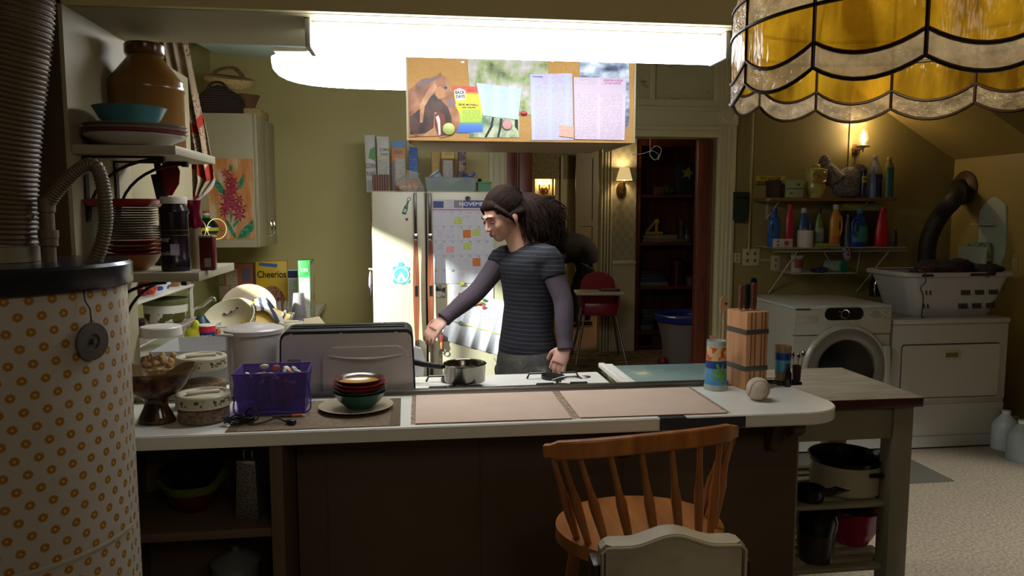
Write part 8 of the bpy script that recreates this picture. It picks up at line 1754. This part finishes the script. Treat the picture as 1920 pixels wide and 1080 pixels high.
for k in range(340):
    th = R(rnd.uniform(-104, 104)); P = []; a0 = rnd.uniform(24, 60); a1 = rnd.uniform(120, 172); jt = rnd.uniform(-.06, .06)
    for i in range(9):
        s_ = R(a0+(a1-a0)*i/8); tt = th*(1-.25*i/8)+jt*math.sin(i*.8); q_ = 1.0+.012*rnd.random()
        P.append(HM @ Vec((.026-math.cos(s_)*.096*q_, math.sin(tt)*math.sin(s_)*.0845*q_, .038+math.cos(tt)*math.sin(s_)*.0905*q_)))
    m.tube(P, [.0006]+[.0017]*7+[.0008], 4, cap=False)
for k in range(0):
    y_ = rnd.choice((-1, 1))*rnd.uniform(.03, .085); P = [Vec((-.02+rnd.uniform(-.03, .05), y_, .11-.3*abs(y_))), Vec((-.066+rnd.uniform(-.008, .02)+abs(y_)*.2, y_*1.0, .050)), Vec((-.050+rnd.uniform(-.012, .025)+abs(y_)*.35, y_*1.03, .012)), Vec((-.03+rnd.uniform(-.02, .03)+abs(y_)*.35, y_*1.0, -.025+rnd.uniform(-.02, .03)))]
    m.tube([HM @ p for p in P], [.002, .002, .0015, .0005], 4, cap=False)
m.done('loose_strands', HAIR, hair)['kind'] = 'stuff'
# clothing
def stripes(name, c1, c2, pitch, fillv):
    n = NT(name); x, y, z = n.xyz(n.co())[:3]; zz = n.m2('ADD', z, n.m2('MULTIPLY', n.noise(7, 2), .006)); f = n.m2('LESS_THAN', n.m2('FRACT', n.m2('DIVIDE', zz, pitch)), fillv)
    n.col(n.mix(f, hexc(c1), hexc(c2))); n.set(Roughness=.9); n.bump(n.noise(14, 4), .35, .02); return n.m
STR = stripes('navy_striped_knit', '#0c0e16', '#34343f', .0195, .18)
m = MB(); torso(m, .010, 660, 464)
P = [w_(989, 655), w_(989, 645)]; m.tube([w_(989, 662), w_(989, 640)], [.158, .152], 28, flat=.68, up=lat)
m.tube([w_(983, 482), w_(980, 470), w_(976, 461)], [.10, .080, .060], 20, flat=.85, up=lat)
arm(m, LS, LE, LW_, .011, 0, .24); arm(m, RS, RE, RW_, .011, 0, .14); m.ball(tuple(LS+Vec((-.008, 0, -.002))), (.062, .060, .060), 14); m.ball(tuple(RS+Vec((.008, 0, -.002))), (.058, .058, .058), 14)
m.ball(tuple(w_(1000, 473, YW-.03)), (.050, .050, .044), 12); m.tube([w_(1008, 474, YW-.04), LS], [.050, .058], 14); m.tube([w_(962, 474, YW+.03), RS], [.045, .054], 14)
remesh(m.done('striped_shirt', STR, woman), .006, 5)
SLV = mt('plum_grey_knit', '#4a3f48', .9, var=.25, sc=30, bump=.3, bsc=40)
for nm_, A3, t0 in (('sleeve', (LS, LE, LW_), .20), ('sleeve', (RS, RE, RW_), .10)):
    m = MB(); arm(m, *A3, .0065, t0, 1.0); c = A3[2]; d = (A3[2]-A3[1]).normalized(); m.tube([c-d*.02, c+d*.012, c+d*.018], [.034, .037, .038], 14)
    remesh(m.done(nm_, SLV, woman), .0055, 3)
n = NT('faded_grey_denim'); f = n.noise(6, 5); n.col(n.ramp(f, [(.35, '#2b2a28'), (.6, '#4a4742'), (.75, '#6a655c')])); n.set(Roughness=.85); n.bump(n.noise(16, 4), .4, .02); DEN = n.m
m = MB(); torso(m, .007, 740, 640); leg(m, hipL, kneeL, ankL, .010); leg(m, hipR, kneeR, ankR, .010); remesh(m.done('jeans', DEN, woman), .007, 4)
m = MB()
for s_ in (-1, 1): c = w_(990, 690)+fw*.118+lat*s_*.07; m.tube([c+lat*s_*.035+Vec((0, 0, .05)), c+Vec((0, 0, .02)), c-lat*s_*.03+Vec((0, 0, .045))], .0012, 5)
m.done('pocket_seam', mt('seam_grey', '#1c1b1a', .8), woman)
for A_ in (ankL, ankR):
    m = MB(); m.tube([Vec((A_.x+.045, A_.y+.01, .03)), Vec((A_.x, A_.y, .045)), Vec((A_.x-.07, A_.y-.02, .036)), Vec((A_.x-.15, A_.y-.045, .026))], [.034, .042, .036, .022], 14); m.tube([Vec((A_.x, A_.y, .05)), Vec((A_.x, A_.y, .11))], [.042, .042], 14)
    remesh(m.done('shoe', mt('dark_sneaker', '#1c1a1c', .6), woman), .006, 3)
# second person bending over in the parlour
YP = 9.9; c = aY(1085, 560, YP); p2 = empty('person', 'person in black bending forward in the far doorway behind the high chair', 'person', (c.x, YP, 0)); O2 = Vec((c.x, YP, 0)); v_ = lambda a, b, Y=YP: aY(a, b, Y)-O2
hp_ = v_(1098, 484); sh_ = v_(1050, 470, YP-.05)
def p2tor(m, g): m.tube(spline([hp_+Vec((.02, 0, -.08)), v_(1094, 472), v_(1076, 464), sh_, v_(1038, 476, YP-.05)], 4), [.15+g, .16+g, .165+g, .175+g, .18+g, .18+g, .18+g, .185+g, .19+g, .19+g, .19+g, .185+g, .18+g, .165+g, .14+g, .12+g, .09+g], 18, flat=.9)
FA, FB = Vec((v_(1102, 560).x, .05, .09)), Vec((v_(1074, 560).x, -.12, .09))
def p2legs(m, g):
    for Fp, s_ in ((FA, 1), (FB, -1)): H_ = hp_+Vec((.0, .09*s_, -.10)); K_ = Vec((Fp.x+.02, Fp.y*.8, .50)); m.tube(spline([H_, H_.lerp(K_, .5), K_, K_.lerp(Fp, .5), Fp], 4), [.11+g, .11+g, .10+g, .10+g, .095+g, .09+g, .08+g, .075+g, .068+g, .065+g, .062+g, .06+g, .056+g, .05+g, .046+g, .042+g, .04+g], 14)
def p2arms(m, g, hands=False):
    for s_ in (-1, 1):
        S_ = sh_+Vec((-.02, .16*s_, -.05)); E_ = S_+Vec((-.03, 0, -.28)); Wr = E_+Vec((-.08, 0, -.24)); arm(m, S_, E_, Wr, g)
        if hands: hand(m, Wr, Vec((-.3, 0, -1)), Vec((1, 0, 0)), s_, curl=.5)
m = MB(); p2tor(m, 0); p2legs(m, 0); p2arms(m, 0, True); hd_ = v_(1022, 478, YP-.05); m.tube([v_(1032, 476, YP-.05), hd_], [.06, .06], 12); m.ball(tuple(hd_+Vec((-.06, 0, -.03))), (.10, .08, .09), 14); m.ball(tuple(hd_+Vec((-.09, 0, -.10))), (.055, .055, .06), 12); m.ball(tuple(hd_+Vec((-.12, 0, -.12))), (.012, .01, .016), 6)
for Fp in (FA, FB): m.tube([Fp, Fp+Vec((-.08, 0, -.045)), Fp+Vec((-.15, 0, -.06))], [.04, .035, .025], 10)
remesh(m.done('body', SKIN, p2), .010, 2)
BC = mt('black_clothing', '#14151c', .85, bump=.2, bsc=20)
m = MB(); p2tor(m, .012); p2arms(m, .012); remesh(m.done('black_jacket', BC, p2), .014, 4)
m = MB(); p2legs(m, .012); remesh(m.done('black_trousers', BC, p2), .012, 3)
m = MB(); m.ball(tuple(hd_+Vec((-.05, 0, .0))), (.11, .09, .08), 14); remesh(m.done('hair', HAIR, p2), .010, 3)
for Fp in (FA, FB):
    s_ = MB().box(tuple(Fp+Vec((-.06, 0, -.045))), (.27, .09, .06), bev=.02).done('shoe', BLACK, p2); MB().box(tuple(Fp+Vec((-.06, 0, -.078))), (.28, .095, .018), bev=.005).done('sole', mt('tan_sole', '#8a7a5a', .6), s_)
